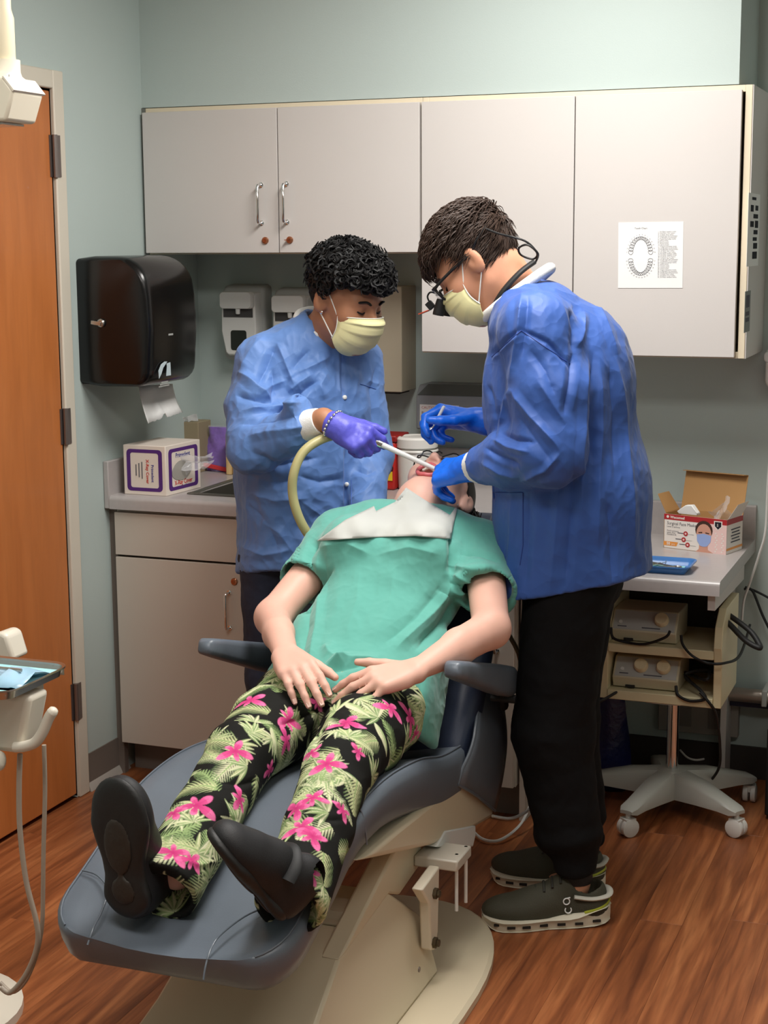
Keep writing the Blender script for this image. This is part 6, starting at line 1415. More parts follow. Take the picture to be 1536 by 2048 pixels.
def worker_body(f, P0, P1, P2, P3, S, sh, hips, hp, hands):
    apply_head(f, hp)
    f.all([eb(P0, P1, S, (.14, .10), (.13, .09))+(.03,), eb(P1, P2, S, (.13, .09), (.15, .095))+(.03,), eb(P2, P3, S, (.15, .095), (.12, .065))+(.03,)])
    for (a, b, c) in sh: f.all([rc(P3, a, .05, .048)+(.03,), rc(a, b, .046, .040)+(.02,), rc(b, b*.55+c*.45, .040, .036)+(.02,), rc(b*.55+c*.45, c, .036, .026)+(.015,)])
    for (a, b, c) in hips: f.all([rc(P0, a, .08, .075)+(.03,), rc(a, b, .072, .050)+(.02,), rc(b, c, .050, .036)+(.02,)])
    for h in hands: f.all(h, off=-.0012)
aHipR, aHipL = aP0-aS*.09-EZ*.02, aP0+aS*.09-EZ*.02
aLegs = [(aHipR, A_(-1.77, 3.80, .45), A_(-1.78, 3.83, .09)), (aHipL, A_(-1.62, 3.90, .45), A_(-1.62, 3.93, .09))]
f = Fld((-1.90, 3.46, .02), (-1.33, 4.06, 1.63), .005)
worker_body(f, aP0, aP1, aP2, aP3, aS, [(aSR, aER, aWR), (aSL, aEL, aWL)], aLegs, hpA, [GA])
f.all([rc(aP3, aPt(0, -.025, -.075), .066, .056)+(.03,), rc(aPt(0, -.02, -.07), aPt(0, .02, -.06), .05, .045)+(.02,)])
f.all([rc(aWR, aWR+aHX*.03, .027, .026)+(.012,), rc(aLegs[0][2], aLegs[0][2]+A_(.09, -.09, -.05), .035, .03)+(.02,), rc(aLegs[1][2], aLegs[1][2]+A_(.09, -.09, -.05), .035, .03)+(.02,)])
V, Q = f.mesh(1)
asst = mesh('person', V, Q, Ma_skin, None, smooth=180, at=A_(-1.69, 3.84, 0), label='dark curly-haired assistant in light blue gown and jeans holding the suction hose', cat='person')
# gown
f = Fld((-1.98, 3.44, .66), (-1.32, 4.08, 1.46), .0048)
TT = 2.3
f.all([eb(aP0-EZ*.09, aP1, aS, (.182, .170), (.172, .150), TT)+(.03,), eb(aP1, aP2, aS, (.172, .150), (.168, .135), TT)+(.04,), eb(aP2, aP3-EZ*.02, aS, (.168, .135), (.120, .080), TT)+(.04,),
       rc(aP3-aS*.04-EZ*.005, aSR, .070, .062)+(.05,), rc(aP3+aS*.04-EZ*.005, aSL, .070, .058)+(.05,), rc(aP3, aP3+A_(.02, -.01, .045), .075, .062)+(.03,)])
f.all([rc(aSR, aSR*.5+aER*.5+A_(-.02, 0, 0), .062, .066)+(.03,), rc(aSR*.5+aER*.5+A_(-.02, 0, 0), aER+A_(-.012, 0, -.006), .066, .062)+(.02,), rc(aER+A_(-.012, 0, -.006), aER*.4+aWR*.6, .062, .052)+(.02,), rc(aER*.4+aWR*.6, aWR-aHX*.06, .054, .041)+(.015,),
       rc(aSL, aEL, .060, .058)+(.03,), rc(aEL, aWL, .058, .044)+(.02,)])
f.plane(A_(-1.69, 3.84, .735), nrm((.10, -.22, -1)), .003)
dA = nrm(aWR-aER); f.cut(bbx(aWR-dA*.008, np.stack([dA, nrm(np.cross(dA, EZ)), np.cross(dA, nrm(np.cross(dA, EZ)))]), (.035, .08, .08)), .003)
f.cut(rc(aP3+A_(.028, -.012, .060), aP3+A_(.07, -.03, .14), .052, .06), .005)
V, Q = f.mesh(2); V, Q = subdiv(V, Q); V = lap(V, Q, .4); N = vnorm(V, Q)
D = crumple(V, .0070, 11)+folds(V, N, [
    ([(553, 687), (535, 735), (512, 775)], 14, -.012), ([(553, 685), (572, 730), (588, 770)], 11, .010), ([(530, 672), (500, 705), (480, 745)], 14, .008), ([(545, 735), (548, 780), (540, 820)], 12, -.011),
    ([(476, 743), (510, 770), (546, 805)], 13, .012), ([(470, 790), (505, 800), (540, 812)], 10, -.009), ([(488, 821), (545, 812), (602, 806)], 13, .011), ([(478, 850), (540, 842), (600, 830)], 10, -.010), ([(495, 872), (550, 862), (615, 852)], 12, .008), ([(520, 790), (545, 770), (575, 760)], 10, .008),
    ([(625, 749), (600, 765), (576, 785)], 12, .011), ([(660, 712), (630, 730), (598, 746)], 12, .009), ([(640, 760), (610, 780), (590, 800)], 10, -.010), ([(620, 700), (600, 720), (585, 740)], 10, -.007), ([(655, 745), (640, 770), (650, 800)], 10, .006),
    ([(683, 700), (687, 800)], 6, -.007), ([(677, 700), (681, 800)], 6, .005), ([(690, 896), (690, 1019)], 6, -.008), ([(683, 896), (683, 1019)], 7, .005), ([(720, 740), (712, 770), (705, 800)], 10, .006), ([(752, 730), (742, 780), (745, 850)], 9, -.008), ([(735, 760), (755, 770)], 8, .006),
    ([(490, 950), (540, 965), (600, 960)], 14, -.007), ([(500, 985), (550, 1000), (620, 995)], 12, .008), ([(495, 1010), (540, 1050), (560, 1110)], 14, -.007), ([(520, 1040), (560, 1065), (590, 1110)], 14, .008), ([(480, 1090), (530, 1110), (580, 1100)], 12, .007), ([(590, 950), (640, 965), (680, 958)], 9, -.006), ([(600, 1000), (640, 1030), (640, 1060)], 12, .006), ([(700, 1000), (730, 985), (750, 960)], 10, .006), ([(710, 940), (735, 950), (752, 940)], 8, -.006), ([(500, 905), (560, 930), (640, 915)], 10, -.008)])
ga = mesh('gown', V+N*D[:, None], Q, M_gownA, asst, smooth=180)
cuff_ring(aWR-dA*.058, aWR-dA*.012, .0395, .0345, ga, M_knit)
# collar, snaps, chest pocket seam
cr = [aP3+A_(.020, -.010, .056)+.062*(math.cos(a)*aS+math.sin(a)*aF)+EZ*(-.030*math.sin(a)+.006) for a in np.linspace(0, 2*math.pi, 26, endpoint=False)]
MB().tube(cr, .012, 10, closed=True, flat=1.).build('knit_collar', M_knit, ga, smooth=60)
tg = BVHTree.FromPolygons([Vector(v) for v in (V+N*D[:, None])], [tuple(q) for q in Q.tolist()])
def on_surf(px, tree, lift=.001):
    h = tree.ray_cast(Vector(CC), Vector(nrm(ray(px)))); return (np.array(h[0])+np.array(h[1])*lift, np.array(h[1])) if h[0] is not None else (None, None)
for px in((689, 795), (694, 969)):
    p, n_ = on_surf(px, tg)
    if p is not None: MB().lathe([(.006, -.002), (.006, .002), (.004, .0035), (.001, .004)], p, n_, 14).build('snap_button', M_white, ga, smooth=60)
def stitch(pts, tree, parent, nm, m, r=.0011):
    P = [on_surf(p, tree, .0006)[0] for p in pts]; P = [p for p in P if p is not None]
    if len(P) > 1: MB().tube(np.array(P), r, 5).build(nm, m, parent, smooth=60)
M_seamA = mat('seam_blue', (58, 96, 170), .6)
L_ = lambda a, b, n=14: [tuple(np.array(a)+(np.array(b)-a)*t) for t in np.linspace(0, 1, n)]
stitch(L_((720, 768), (752, 778)), tg, ga, 'pocket_seam', M_seamA); stitch(L_((703, 960), (703, 1012)), tg, ga, 'pocket_seam', M_seamA)
# glove, bracelet
M_glv = mat('nitrile_violet', (92, 92, 204), .42, spec=.4, bump=(300, .15, 2)); M_glb = mat('nitrile_blue', (16, 104, 226), .38, spec=.45, bump=(300, .12, 2))
def glove(prims, wr, X, r0, r1, m, parent, lo, hi, extra=(), h=.0032):
    f = Fld(lo, hi, h); f.all(prims, off=.001); f.all([rc(wr, wr+X*.03, r0, r1)+(.012,)]); f.all(list(extra)); V, Q = f.mesh(1); N = vnorm(V, Q)
    V = V+N*(.0009*(.5-np.abs(noise(V, 60, 3))*2)+.0006*noise(V, 110, 4))[:, None]
    return mesh('glove', V, Q, m, parent, smooth=180)
gw = aWR+aHX*.030
glove(GA, gw, aHX, .0325, .030, M_glv, asst, gw-.16, gw+.20)
br = MB(); fX, s1, s2 = frame_from(aHX)
for k in range(20):
    a = 2*math.pi*k/20; c = aWR+aHX*(.026+.004*math.sin(a))+.0338*(math.cos(a)*s1+math.sin(a)*s2); br.lathe([(.0012, -.0042), (.0036, -.002), (.0042, 0), (.0036, .002), (.0012, .0042)], c, nrm(c-aWR), 8)
br.build('bracelet', M_chrome, asst, smooth=60, label='silver bead bracelet')
# face details
face_mask(aPt, asst); brow_lash(aPt, asst, M_hairb)
MB().lathe([(.004, 0), (.0045, .002), (.002, .004)], aPt(-.0815, .000, -.036), -aL_, 12).build('ear_stud', M_chrome, asst)
keepA = lambda l, f_, u: (u > .050 or (f_ < -.035 and u > -.045) or (f_ < .015 and u > .022)) and not (f_ > .07 and u < .050)
thA = lambda l, f_, u: (.036+.004*(f_ > .02)) if u > .05 else (.022 if u > .02 else .008)
hbA = curl_hair(aPt, aL_, aF_, aU_, asst, M_hairb, 1500, keepA, thA, .0125, 21, (.0042, .02))
scalp_cap(hbA, aPt, aL_, aF_, aU_, [((0, .062, .052), (0, .60, -.80)), ((0, -.02, -.012), (0, .85, -.55))], .010, .005, .006, 31)
hbA.build('hair', M_hairb, asst, smooth=60)
# jeans, shoes
M_den = mat('denim', (34, 42, 62), .8, bump=(700, .4, 2), var=(18, .25))
f = Fld((-1.96, 3.58, .06), (-1.40, 4.07, .90), .006)
f.all([eb(aP0-EZ*.02, aP0+EZ*.06, aS, (.158, .118), (.150, .112))+(.03,)])
for (a, b, c) in aLegs: f.all([rc(a, b, .092, .075)+(.03,), rc(b, c+EZ*.03, .075, .066)+(.02,)])
V, Q = f.mesh(2); N = vnorm(V, Q); V = V+N*(.005*noise(V, 14, 8)+.002*ridged(V, 30, 9))[:, None]; je = mesh('jeans', V, Q, M_den, asst, smooth=180)
for (a, b, c) in aLegs:
    so, up_, P, *_r = shoe_prims(A_(c[0]-.04, c[1]+.045, .001), aF, (0, 0, -1), .27); f = Fld(np.minimum(P(0, 0, 0), P(1, 0, 0))-A_(.09, .09, .01), np.maximum(P(0, 0, 0), P(1, 0, 0))+A_(.09, .09, .13), .006); f.all(up_); f.all(so); f.plane(A_(0, 0, .001), -EZ, .002); V, Q = f.mesh(1); mesh('shoe', V, Q, M_shoe, asst, smooth=180)
# ================================================================ suction hose and tip
handA = gw+aHX*.075
tA, tB = on_y((752, 884), 3.580), on_y((884, 944), 3.615)
sd = nrm(tB-tA)
sx = thing('suction_tip', 'white suction tip reaching from the violet glove to the patient\'s mouth', 'suction tip', tA)
MB().tube([tA-sd*.03, tA, tA+sd*.012], [.0085, .0085, .008], 14).tube([tA+sd*.006, tA+sd*.016], [.0105, .0105], 14).build('adapter', M_chrome, sx, smooth=40)
MB().tube([tA+sd*.014, tA+sd*.03, tB-sd*.04, tB, tB+sd*.012-EZ*.002], [.0075, .0068, .0058, .0050, .0048], 14).build('tip_tube', M_white, sx, smooth=50)
M_hose = mat('hose_beige', (178, 170, 120), .4, spec=.5)
hpx = [((700, 872), 3.59), ((678, 870), 3.578), ((640, 880), 3.54), ((606, 905), 3.505), ((588, 945), 3.485), ((585, 985), 3.485), ((594, 1025), 3.49), ((612, 1062), 3.505), ((640, 1098), 3.535), ((672, 1130), 3.58)]
hpts = [tA-sd*.03]+[on_y(p, y) for p, y in hpx[1:]]
hz_ = thing('suction_hose', 'beige suction hose looping from the violet glove down behind the patient\'s arm', 'hose', hpts[-1])
MB().tube(catmull(hpts, 8), .0115, 14).build('hose_tube', M_hose, hz_, smooth=60)
MB().tube([tA-sd*.055, tA-sd*.02], [.0118, .0105], 14).build('hose_grip', mat('grip_grey', (150, 150, 150), .4), hz_, smooth=50)
# ================================================================ dentist (right)
Md_skin = skin_mat('skin_light', (206, 148, 118)); M_hairn = mat('hair_brown', (58, 43, 35), .6, spec=.3)
dF = nrm((-.985, -.13, 0)); dS = np.cross(EZ, dF)
dP0, dP1, dP2, dP3 = A_(-.902, 3.605, .86), A_(-.905, 3.605, 1.03), A_(-.945, 3.605, 1.24), A_(-.995, 3.60, 1.405)
dSL, dEL, dWL = A_(-.945, 3.425, 1.405), A_(-.895, 3.365, 1.150), A_(-1.095, 3.465, 1.095)
dSR, dER, dWR = A_(-1.00, 3.775, 1.40), A_(-.985, 3.83, 1.17), A_(-1.150, 3.725, 1.168)
dH = A_(-1.143, 3.600, 1.552)
hpD = head_prims(dH, (-.73, -.08, -.68), (-.68, 0, .73), .99); dPt, dL_, dF_, dU_ = hpD[4:]
dX1 = nrm((-.80, .42, -.20)); GD1, _ = hand(dWL+dX1*.025, dX1, (-.10, -.55, .80), -1, [(18, 35, 20), (40, 45, 28), (48, 50, 30), (54, 52, 32)], (30, 25, 15, 12), 1.08, (4, 1, -3, -7))
dX2 = nrm((-1, -.12, .12)); GD2, _ = hand(dWR+dX2*.02, dX2, (0, .55, .82), 1, [(42, 55, 30), (48, 60, 32), (58, 66, 36), (66, 68, 38)], (38, 32, 18, 15), 1.08, (4, 1, -2, -6))
dLegs = [(dP0+dS*.09-EZ*.03, A_(-.925, 3.525, .47), A_(-.868, 3.535, .10)), (dP0-dS*.09-EZ*.03, A_(-.955, 3.70, .47), A_(-.900, 3.715, .10))]
f = Fld((-1.36, 3.26, .03), (-.70, 3.95, 1.74), .005)
worker_body(f, dP0, dP1, dP2, dP3, dS, [(dSL, dEL, dWL), (dSR, dER, dWR)], dLegs, hpD, [GD1, GD2])
f.all([rc(dP3+A_(-.02, 0, .03), dPt(0, -.035, -.06), .064, .056)+(.03,), rc(dPt(0, -.03, -.05), dPt(0, .02, -.05), .05, .045)+(.02,)])
f.all([rc(dWL, dWL+dX1*.03, .027, .026)+(.012,), rc(dWR, dWR+dX2*.03, .027, .026)+(.012,)])
for (a, b, c) in dLegs: f.all([rc(c, c-EZ*.06, .034, .026)+(.01,), rc(c-EZ*.055, c+A_(-.06, -.015, -.07), .024, .018)+(.01,)])
V, Q = f.mesh(1)
dent = mesh('person', V, Q, Md_skin, None, smooth=180, at=A_(-.92, 3.6, 0), label='bending dentist in royal blue gown and black trousers wearing loupes', cat='person')
f = Fld((-1.24, 3.22, .74), (-.62, 3.97, 1.53), .0048)
f.all([eb(dP0-EZ*.08+A_(-.004, 0, 0), dP1, dS, (.196, .190), (.192, .174), TT)+(.03,), eb(dP1, dP2, dS, (.192, .172), (.196, .160), TT)+(.04,), eb(dP2, dP3, dS, (.196, .158), (.155, .105), TT)+(.05,), el(A_(-.90, 3.60, 1.31), np.stack([dS, dF, EZ]), (.17, .13, .15))+(.05,),
       rc(dP3+dS*.05, dSL, .070, .080)+(.05,), rc(dP3-dS*.05, dSR, .070, .080)+(.05,), rc(dP3, dP3+A_(-.028, 0, .04), .08, .064)+(.03,)])
f.all([rc(dSL, dSL*.5+dEL*.5+A_(.012, 0, 0), .082, .084)+(.03,), rc(dSL*.5+dEL*.5+A_(.012, 0, 0), dEL, .084, .076)+(.025,), rc(dEL, dEL*.45+dWL*.55, .076, .064)+(.025,), rc(dEL*.45+dWL*.55, dWL-dX1*.02, .064, .046)+(.015,),
       rc(dSR, dER, .080, .070)+(.03,), rc(dER, dWR-dX2*.025, .070, .045)+(.02,)])
f.plane(A_(-.90, 3.60, .808), nrm((.22, -.04, -1)), .003)
for W_, X_, E_ in((dWL, dX1, dEL), (dWR, dX2, dER)):
    d_ = nrm(W_-E_); f.cut(bbx(W_+d_*.03, np.stack([d_, nrm(np.cross(d_, EZ)), np.cross(d_, nrm(np.cross(d_, EZ)))]), (.036, .08, .08)), .003)
f.cut(rc(dP3+A_(-.04, 0, .055), dP3+A_(-.10, 0, .12), .060, .062), .005)
V, Q = f.mesh(2); V, Q = subdiv(V, Q); V = lap(V, Q, .4); N = vnorm(V, Q)
D = crumple(V, .0040, 41)+folds(V, N, [
    ([(984, 712), (1012, 680), (1042, 660)], 6, -.007), ([(1042, 660), (1095, 685), (1145, 735)], 7, -.008), ([(984, 722), (1015, 690), (1042, 672)], 6, .004), ([(1044, 586), (1038, 660), (1030, 720), (1021, 768)], 10, .010), ([(1056, 590), (1050, 650), (1045, 720)], 9, -.007),
    ([(1145, 612), (1152, 655), (1148, 705)], 12, -.012), ([(1168, 625), (1165, 660), (1155, 695)], 10, .010), ([(1150, 700), (1142, 760), (1128, 830)], 12, -.013), ([(1021, 776), (1064, 834), (1119, 900)], 11, .010), ([(1021, 776), (1010, 812), (1002, 848)], 8, .009), ([(999, 812), (992, 845), (988, 880)], 8, -.008), ([(1035, 830), (1070, 880), (1105, 925)], 14, -.006),
    ([(1075, 760), (1100, 800), (1130, 850)], 12, .006), ([(1060, 700), (1090, 740), (1110, 790)], 12, -.006), ([(962, 925), (1000, 945), (1040, 955)], 9, .008), ([(970, 895), (1005, 915), (1040, 930)], 9, -.009), ([(985, 880), (1020, 895), (1060, 905)], 9, .009), ([(1119, 907), (1090, 940), (1042, 962)], 10, .008), ([(1000, 865), (1030, 880), (1070, 885)], 8, -.007),
    ([(1174, 706), (1168, 800), (1163, 907), (1165, 1040)], 11, .009), ([(1186, 710), (1182, 800), (1180, 920)], 10, -.008), ([(1199, 717), (1202, 830), (1199, 943), (1195, 1100)], 12, .008), ([(1220, 720), (1228, 830), (1230, 950)], 12, -.008), ([(1236, 725), (1250, 850), (1262, 985), (1268, 1120)], 12, .009), ([(1150, 930), (1140, 1050), (1130, 1180)], 13, -.009), ([(1120, 960), (1110, 1080), (1100, 1190)], 14, .007),
    ([(1060, 985), (1055, 1080), (1050, 1180)], 12, -.006), ([(1025, 985), (1020, 1080), (1015, 1170)], 10, .006), ([(985, 640), (975, 720), (968, 800)], 8, .006), ([(975, 770), (985, 800), (990, 840)], 7, -.006), ([(1100, 575), (1130, 590), (1160, 600)], 9, .005), ([(1190, 600), (1215, 650), (1235, 710)], 10, .008), ([(1215, 1000), (1222, 1080), (1225, 1170)], 12, -.007)])
gd = mesh('gown', V+N*D[:, None], Q, M_gownD, dent, smooth=180)
tgd = BVHTree.FromPolygons([Vector(v) for v in (V+N*D[:, None])], [tuple(q) for q in Q.tolist()])
M_seamD = mat('seam_royal', (32, 62, 140), .6)
stitch(L_((984, 714), (1042, 661))+L_((1042, 661), (1140, 728)), tgd, gd, 'armhole_seam', M_seamD); stitch(L_((968, 985), (1046, 985))+L_((1046, 985), (1046, 1090))+L_((1046, 1090), (1040, 1130)), tgd, gd, 'pocket_seam', M_seamD)
dd1, dd2 = nrm(dWL-dEL), nrm(dWR-dER)
cuff_ring(dWL-dd1*.02, dWL+dd1*.018, .043, .036, gd, M_knit)
cr = [dP3+A_(-.046, 0, .066)+.076*(math.cos(a)*dS*1.02+math.sin(a)*dF)+EZ*(-.058*math.sin(a)+.012) for a in np.linspace(0, 2*math.pi, 28, endpoint=False)]
MB().tube(cr, .0125, 10, closed=True).build('knit_collar', M_knit, gd, smooth=60)
glove(GD1, dWL+dX1*.012, dX1, .036, .031, M_glb, dent, dWL-.18, dWL+.20); glove(GD2, dWR+dX2*.0, dX2, .036, .031, M_glb, dent, dWR-.2, dWR+.16)
face_mask(dPt, dent); brow_lash(dPt, dent, M_hairn)
keepD = lambda l, f_, u: (u > .050 or (f_ < .0 and u > .012) or (f_ < -.045 and u > -.05)) and not (f_ > .072 and u < .062)
thD = lambda l, f_, u: .026 if u > .06 else (.014 if u > .03 else .006)
hbD = curl_hair(dPt, dL_, dF_, dU_, dent, M_hairn, 4200, keepD, thD, 0, 22, (.0012, .036))
scalp_cap(hbD, dPt, dL_, dF_, dU_, [((0, .066, .062), (0, .8, -.6)), ((0, .0, .012), (0, .72, -.70)), ((0, -.05, -.052), (0, .1, -1))], .008, .005, .004, 33)
hbD.build('hair', M_hairn, dent, smooth=60)
# loupes
lo_ = MB()
for g in(-1, 1):
    lo_.tube(catmull([dPt(g*.083, -.020, .006), dPt(g*.080, .03, .010), dPt(g*.073, .085, .010), dPt(g*.060, .104, .008)], 5), .0036, 8)
    ring = [dPt(g*.035+.028*math.cos(a), .112-.010*(g*math.cos(a) > .3), -.004+.021*math.sin(a)) for a in np.linspace(0, 2*math.pi, 20, endpoint=False)]; lo_.tube(ring, .003, 6, closed=True)
lo_.tube([dPt(-.01, .115, .006), dPt(0, .119, .009), dPt(.01, .115, .006)], .003, 6)
lf = lo_.build('loupe_frame', M_blackm, dent, smooth=60)
for g in(-1, 1):
    mesh('loupe_lens', [dPt(g*.035+.027*math.cos(a), .111, -.004+.020*math.sin(a)) for a in np.linspace(0, 2*math.pi, 20, endpoint=False)], [tuple(range(20))], mat('lens_dark', (60, 70, 110), .05, alpha=.45, spec=.9), lf, smooth=0)
    o = dPt(g*.031, .112, -.012); dv = nrm(dF_*.80-dU_*.60); MB().lathe([(.0095, 0), (.0105, .004), (.0125, .02), (.0135, .034), (.013, .038), (.009, .0385), (.0085, .036)], o, dv, 20).build('telescope', M_blackm, lf, smooth=40)
hl = dPt(0, .135, .028); MB().tube(catmull([dPt(0, .116, .010), dPt(0, .126, .024), dPt(0, .138, .022), hl+dF_*.008-dU_*.016], 5), .0024, 6).obox(hl+dF_*.012-dU_*.026, np.stack([dL_, dF_, dU_]), (.007, .008, .009)).build('headlight', M_blackm, lf, bevel=.001)
MB().obox(hl+dF_*.034-dU_*.028, np.stack([dL_, nrm(dF_+dU_*.4), nrm(dU_-dF_*.4)]), (.009, .013, .001)).build('orange_filter', mat('filter_orange', (226, 92, 60), .2), lf)
MB().tube(catmull([dPt(.083, -.02, .006), dPt(.088, -.05, .018), dPt(.072, -.085, .030), dPt(.03, -.108, .034), dPt(-.03, -.108, .034), dPt(-.072, -.085, .030), dPt(-.083, -.02, .006)], 6), .004, 8, flat=.5).build('head_strap', M_blackm, lf, smooth=60)
cp = lambda px, y: on_y(px, y)
MB().tube(catmull([dPt(.075, -.080, .030), cp((1000, 468), 3.53), cp((1050, 482), 3.55), cp((1074, 506), 3.57), cp((1066, 518), 3.58), cp((1042, 510), 3.57), cp((1038, 496), 3.56), cp((1056, 490), 3.55), cp((1076, 508), 3.56), cp((1070, 526), 3.58)], 6), .0026, 6).build('loupe_cable', M_blackm, lf, smooth=60)
MB().tube(catmull([cp((1068, 524), 3.57), cp((1040, 545), 3.545), cp((1008, 580), 3.53), cp((988, 612), 3.53)], 6), [.010]*19, 10, flat=.6).build('neck_strap', M_blackm, dent, smooth=60, label='black loupe neck strap')
# trousers
M_trou = mat('black_cotton', (13, 13, 15), .85, spec=.2, bump=(500, .2, 2))
f = Fld((-1.16, 3.34, .06), (-.68, 3.88, .98), .0055)
f.all([eb(dP0-EZ*.03, dP0+EZ*.08, dS, (.150, .120), (.145, .115))+(.03,)])
for i, (a, b, c) in enumerate(dLegs): f.all([rc(a, b, .098, .092)+(.03,), rc(b, b*.35+c*.65, .092, .076)+(.03,), rc(b*.35+c*.65, c+EZ*.055, .076, .056)+(.02,)])
for (a, b, c) in dLegs: f.all([rc(c+EZ*.075, c+EZ*.05, .057, .055)+(.008,)])
f.plane(A_(0, 0, .128), -EZ, .004)
V, Q = f.mesh(2); N = vnorm(V, Q); low = np.clip((.45-V[:, 2])/.3, 0, 1); V = V+N*(.006*noise(V*A_(1, 1, 1.6), 12, 12)+.004*(.3+low)*np.sin(V[:, 2]*70+6*noise(V, 8, 13))*low+.002*ridged(V, 26, 14))[:, None]
mesh('trousers', V, Q, M_trou, dent, smooth=180)
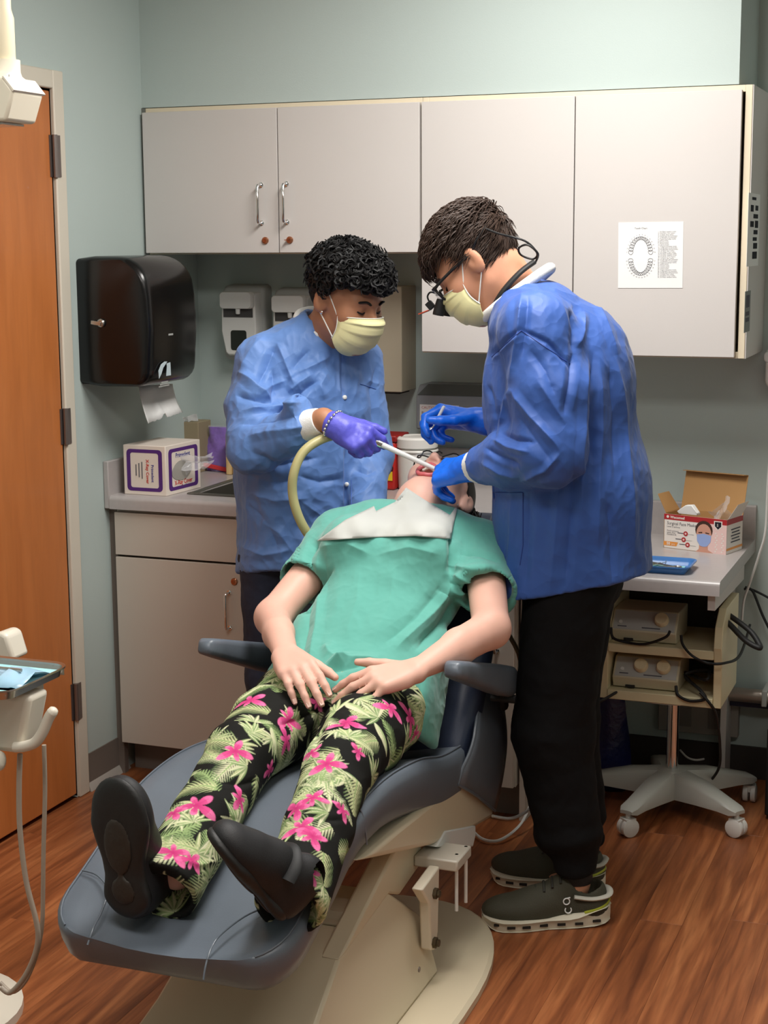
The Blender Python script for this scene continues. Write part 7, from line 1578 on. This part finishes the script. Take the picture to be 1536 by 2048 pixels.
# sneakers
M_olive = mat('shoe_olive_knit', (64, 62, 48), .75, bump=(420, .4, 2, .002)); M_smid = mat('midsole_white', (226, 218, 196), .5); M_lace = mat('lace_dark', (46, 45, 38), .7); M_lime = mat('lime_trim', (170, 176, 50), .5)
def sneaker(heel, A, ln, near):
    so, up_, P, A, B, up = shoe_prims(heel, A, (0, 0, -1), ln, .052)
    c = (P(0, 0, 0)+P(1, 0, 0))/2; lo, hi = c-A_(.2, .14, .02), c+A_(.2, .14, .15)
    f = Fld(lo, hi, .0036); f.all([eb(P(.14, 0, .045), P(.14, 0, .078), B, (.036, .040), (.033, .034))+(.02,), rc(P(.16, 0, .045), P(.55, 0, .05), .036, .036)+(.03,), el(P(.72, .0, .040), np.stack([A, B, up]), (.29*ln, .048, .034))+(.03,), rc(P(.36, 0, .080), P(.66, 0, .055), .028, .022)+(.03,), rc(P(.34, 0, .095), P(.40, 0, .088), .030, .028)+(.015,)])
    f.plane(P(0, 0, .022), -up, .002); f.cut(rc(P(.17, 0, .085), P(.15, 0, .14), .030, .034), .005); f.cut(rc(P(.26, 0, .10), P(.22, 0, .14), .026, .03), .006)
    V, Q = f.mesh(1); s_ = mesh('sneaker', V, Q, M_olive, dent, smooth=180)
    N_ = 40; ou = []
    for k in range(N_):
        a = 2*math.pi*k/N_; t = .5-.5*math.cos(a); sg = 1 if math.sin(a) >= 0 else -1; w = np.interp(t, [0, .04, .12, .3, .5, .7, .85, .95, 1], [.004, .024, .036, .037, .038, .050, .047, .030, .004]); ou.append((t*1.02-.01, sg*w))
    def ring(off, u_toe, u_mid, u_heel): return [P(t, b+math.copysign(off, b), np.interp(t, [0, .12, .3, .75, .93, 1.], [u_heel+.004, u_heel, u_mid, u_mid*.98, u_mid, u_toe])) for t, b in ou]
    G = [ring(-.004, .016, .0, .0035), ring(.001, .018, .001, .006), ring(.004, .022, .014, .020), ring(.004, .026, .022, .036), ring(-.001, .030, .025, .045), ring(-.014, .030, .026, .046)]
    m_ = MB().grid(G, wrap=True); m_.F += [tuple(range(N_))[::-1], tuple(5*N_+k for k in range(N_))]; m_.I += [0, 0]; mid = m_.build('midsole', M_smid, s_, smooth=60)
    for t in(.12, .26, .40, .54, .68, .80, .90):
        for sd_ in(-1, 1):
            w = np.interp(t, [0, .04, .12, .3, .5, .7, .85, .95, 1], [.004, .024, .036, .037, .038, .050, .047, .030, .004])+.0045; MB().obox(P(t, sd_*w, .012+.005*(t < .2)+.004*(t > .85)), np.stack([A, B, up]), (.0095, .0022, .0028)).build('sole_slot', M_dark, mid)
    # heel counter collar, lime trim, laces, logo
    sdv = 1 if np.dot(B, CC-P(.5, 0, .05)) > 0 else -1
    MB().tube(catmull([P(.30, sdv*.040, .078), P(.16, sdv*.041, .072), P(.03, sdv*.030, .074), P(-.005, 0, .078), P(.03, -sdv*.030, .074), P(.16, -sdv*.041, .072), P(.30, -sdv*.040, .078)], 5), .008, 8, flat=.6).build('heel_collar', mat('collar_grey', (188, 184, 172), .7), s_, smooth=60)
    MB().tube(catmull([P(.22, sdv*.044, .040), P(.08, sdv*.038, .050), P(.005, sdv*.012, .056), P(.005, -sdv*.012, .056)], 5), .0032, 6).build('lime_trim', M_lime, s_, smooth=60)
    for k in range(5):
        t = .38+.065*k; u_ = np.interp(t, [.38, .66], [.121, .079]); MB().tube(catmull([P(t, -.027, u_-.014), P(t+.01, 0, u_+.001), P(t+.02, .027, u_-.014)], 4), .0032, 6).build('lace', M_lace, s_, smooth=60)
    for g in(-1, 1): MB().tube(catmull([P(.37, 0, .124), P(.35, g*.014, .140), P(.39, g*.028, .136), P(.385, g*.012, .124)], 5), .0026, 6).build('lace_bow', M_lace, s_, smooth=60)
    tgs = BVHTree.FromPolygons([Vector(v) for v in V], [tuple(q) for q in Q.tolist()])
    if near:
        hx = tgs.ray_cast(Vector(P(.36, sdv*.15, .058)), Vector(-sdv*B)); p = np.array(hx[0])+np.array(hx[1])*.002; n_ = np.array(hx[1]); xu = nrm(A-n_*np.dot(A, n_)); yu = np.cross(n_, xu); yu = yu if yu[2] > 0 else -yu
        lgm = MB(); q0 = p+yu*.009; q1 = p-yu*.012-xu*.004
        lgm.tube([q0+.0075*(math.cos(a)*xu+math.sin(a)*yu) for a in np.linspace(0, 2*math.pi, 18, endpoint=False)], .0016, 6, closed=True); lgm.tube([q0+yu*.0075-xu*.002, q0+yu*.009-xu*.009], .0016, 6); lgm.tube([q1+.0075*(math.cos(a)*xu+math.sin(a)*yu) for a in np.linspace(math.radians(40), math.radians(-220), 16)], .0016, 6)
        lgm.build('side_logo', M_paper, s_, smooth=60)
sneaker(A_(-.792, 3.560, .001), (-.905, -.42, 0), .302, True); sneaker(A_(-.842, 3.735, .001), (-.99, -.06, 0), .288, False)
for (a, b, c) in dLegs: cuff_ring(c+EZ*.000, c+EZ*.028-A_(0, 0, 0), .041, .040, dent, M_blackm, 'sock')
# hand mirror in the far glove
ma, mb2 = on_y((887, 815), 3.66), on_y((868, 850), 3.655); md = nrm(mb2-ma)
mi = thing('mouth_mirror', 'slim white dental instrument held in the dentist\'s raised glove', 'instrument', ma)
MB().tube([ma-md*.004, ma, mb2], [.0034, .0042, .0030], 10).build('handle', M_white, mi); q = on_y((861, 856), 3.655); MB().tube(catmull([mb2, mb2+md*.006, q], 4), .002, 8).lathe([(.005, -.001), (.006, 0), (.005, .001)], q, (0, -.6, .8), 14).build('tip', M_chrome, mi, smooth=60)
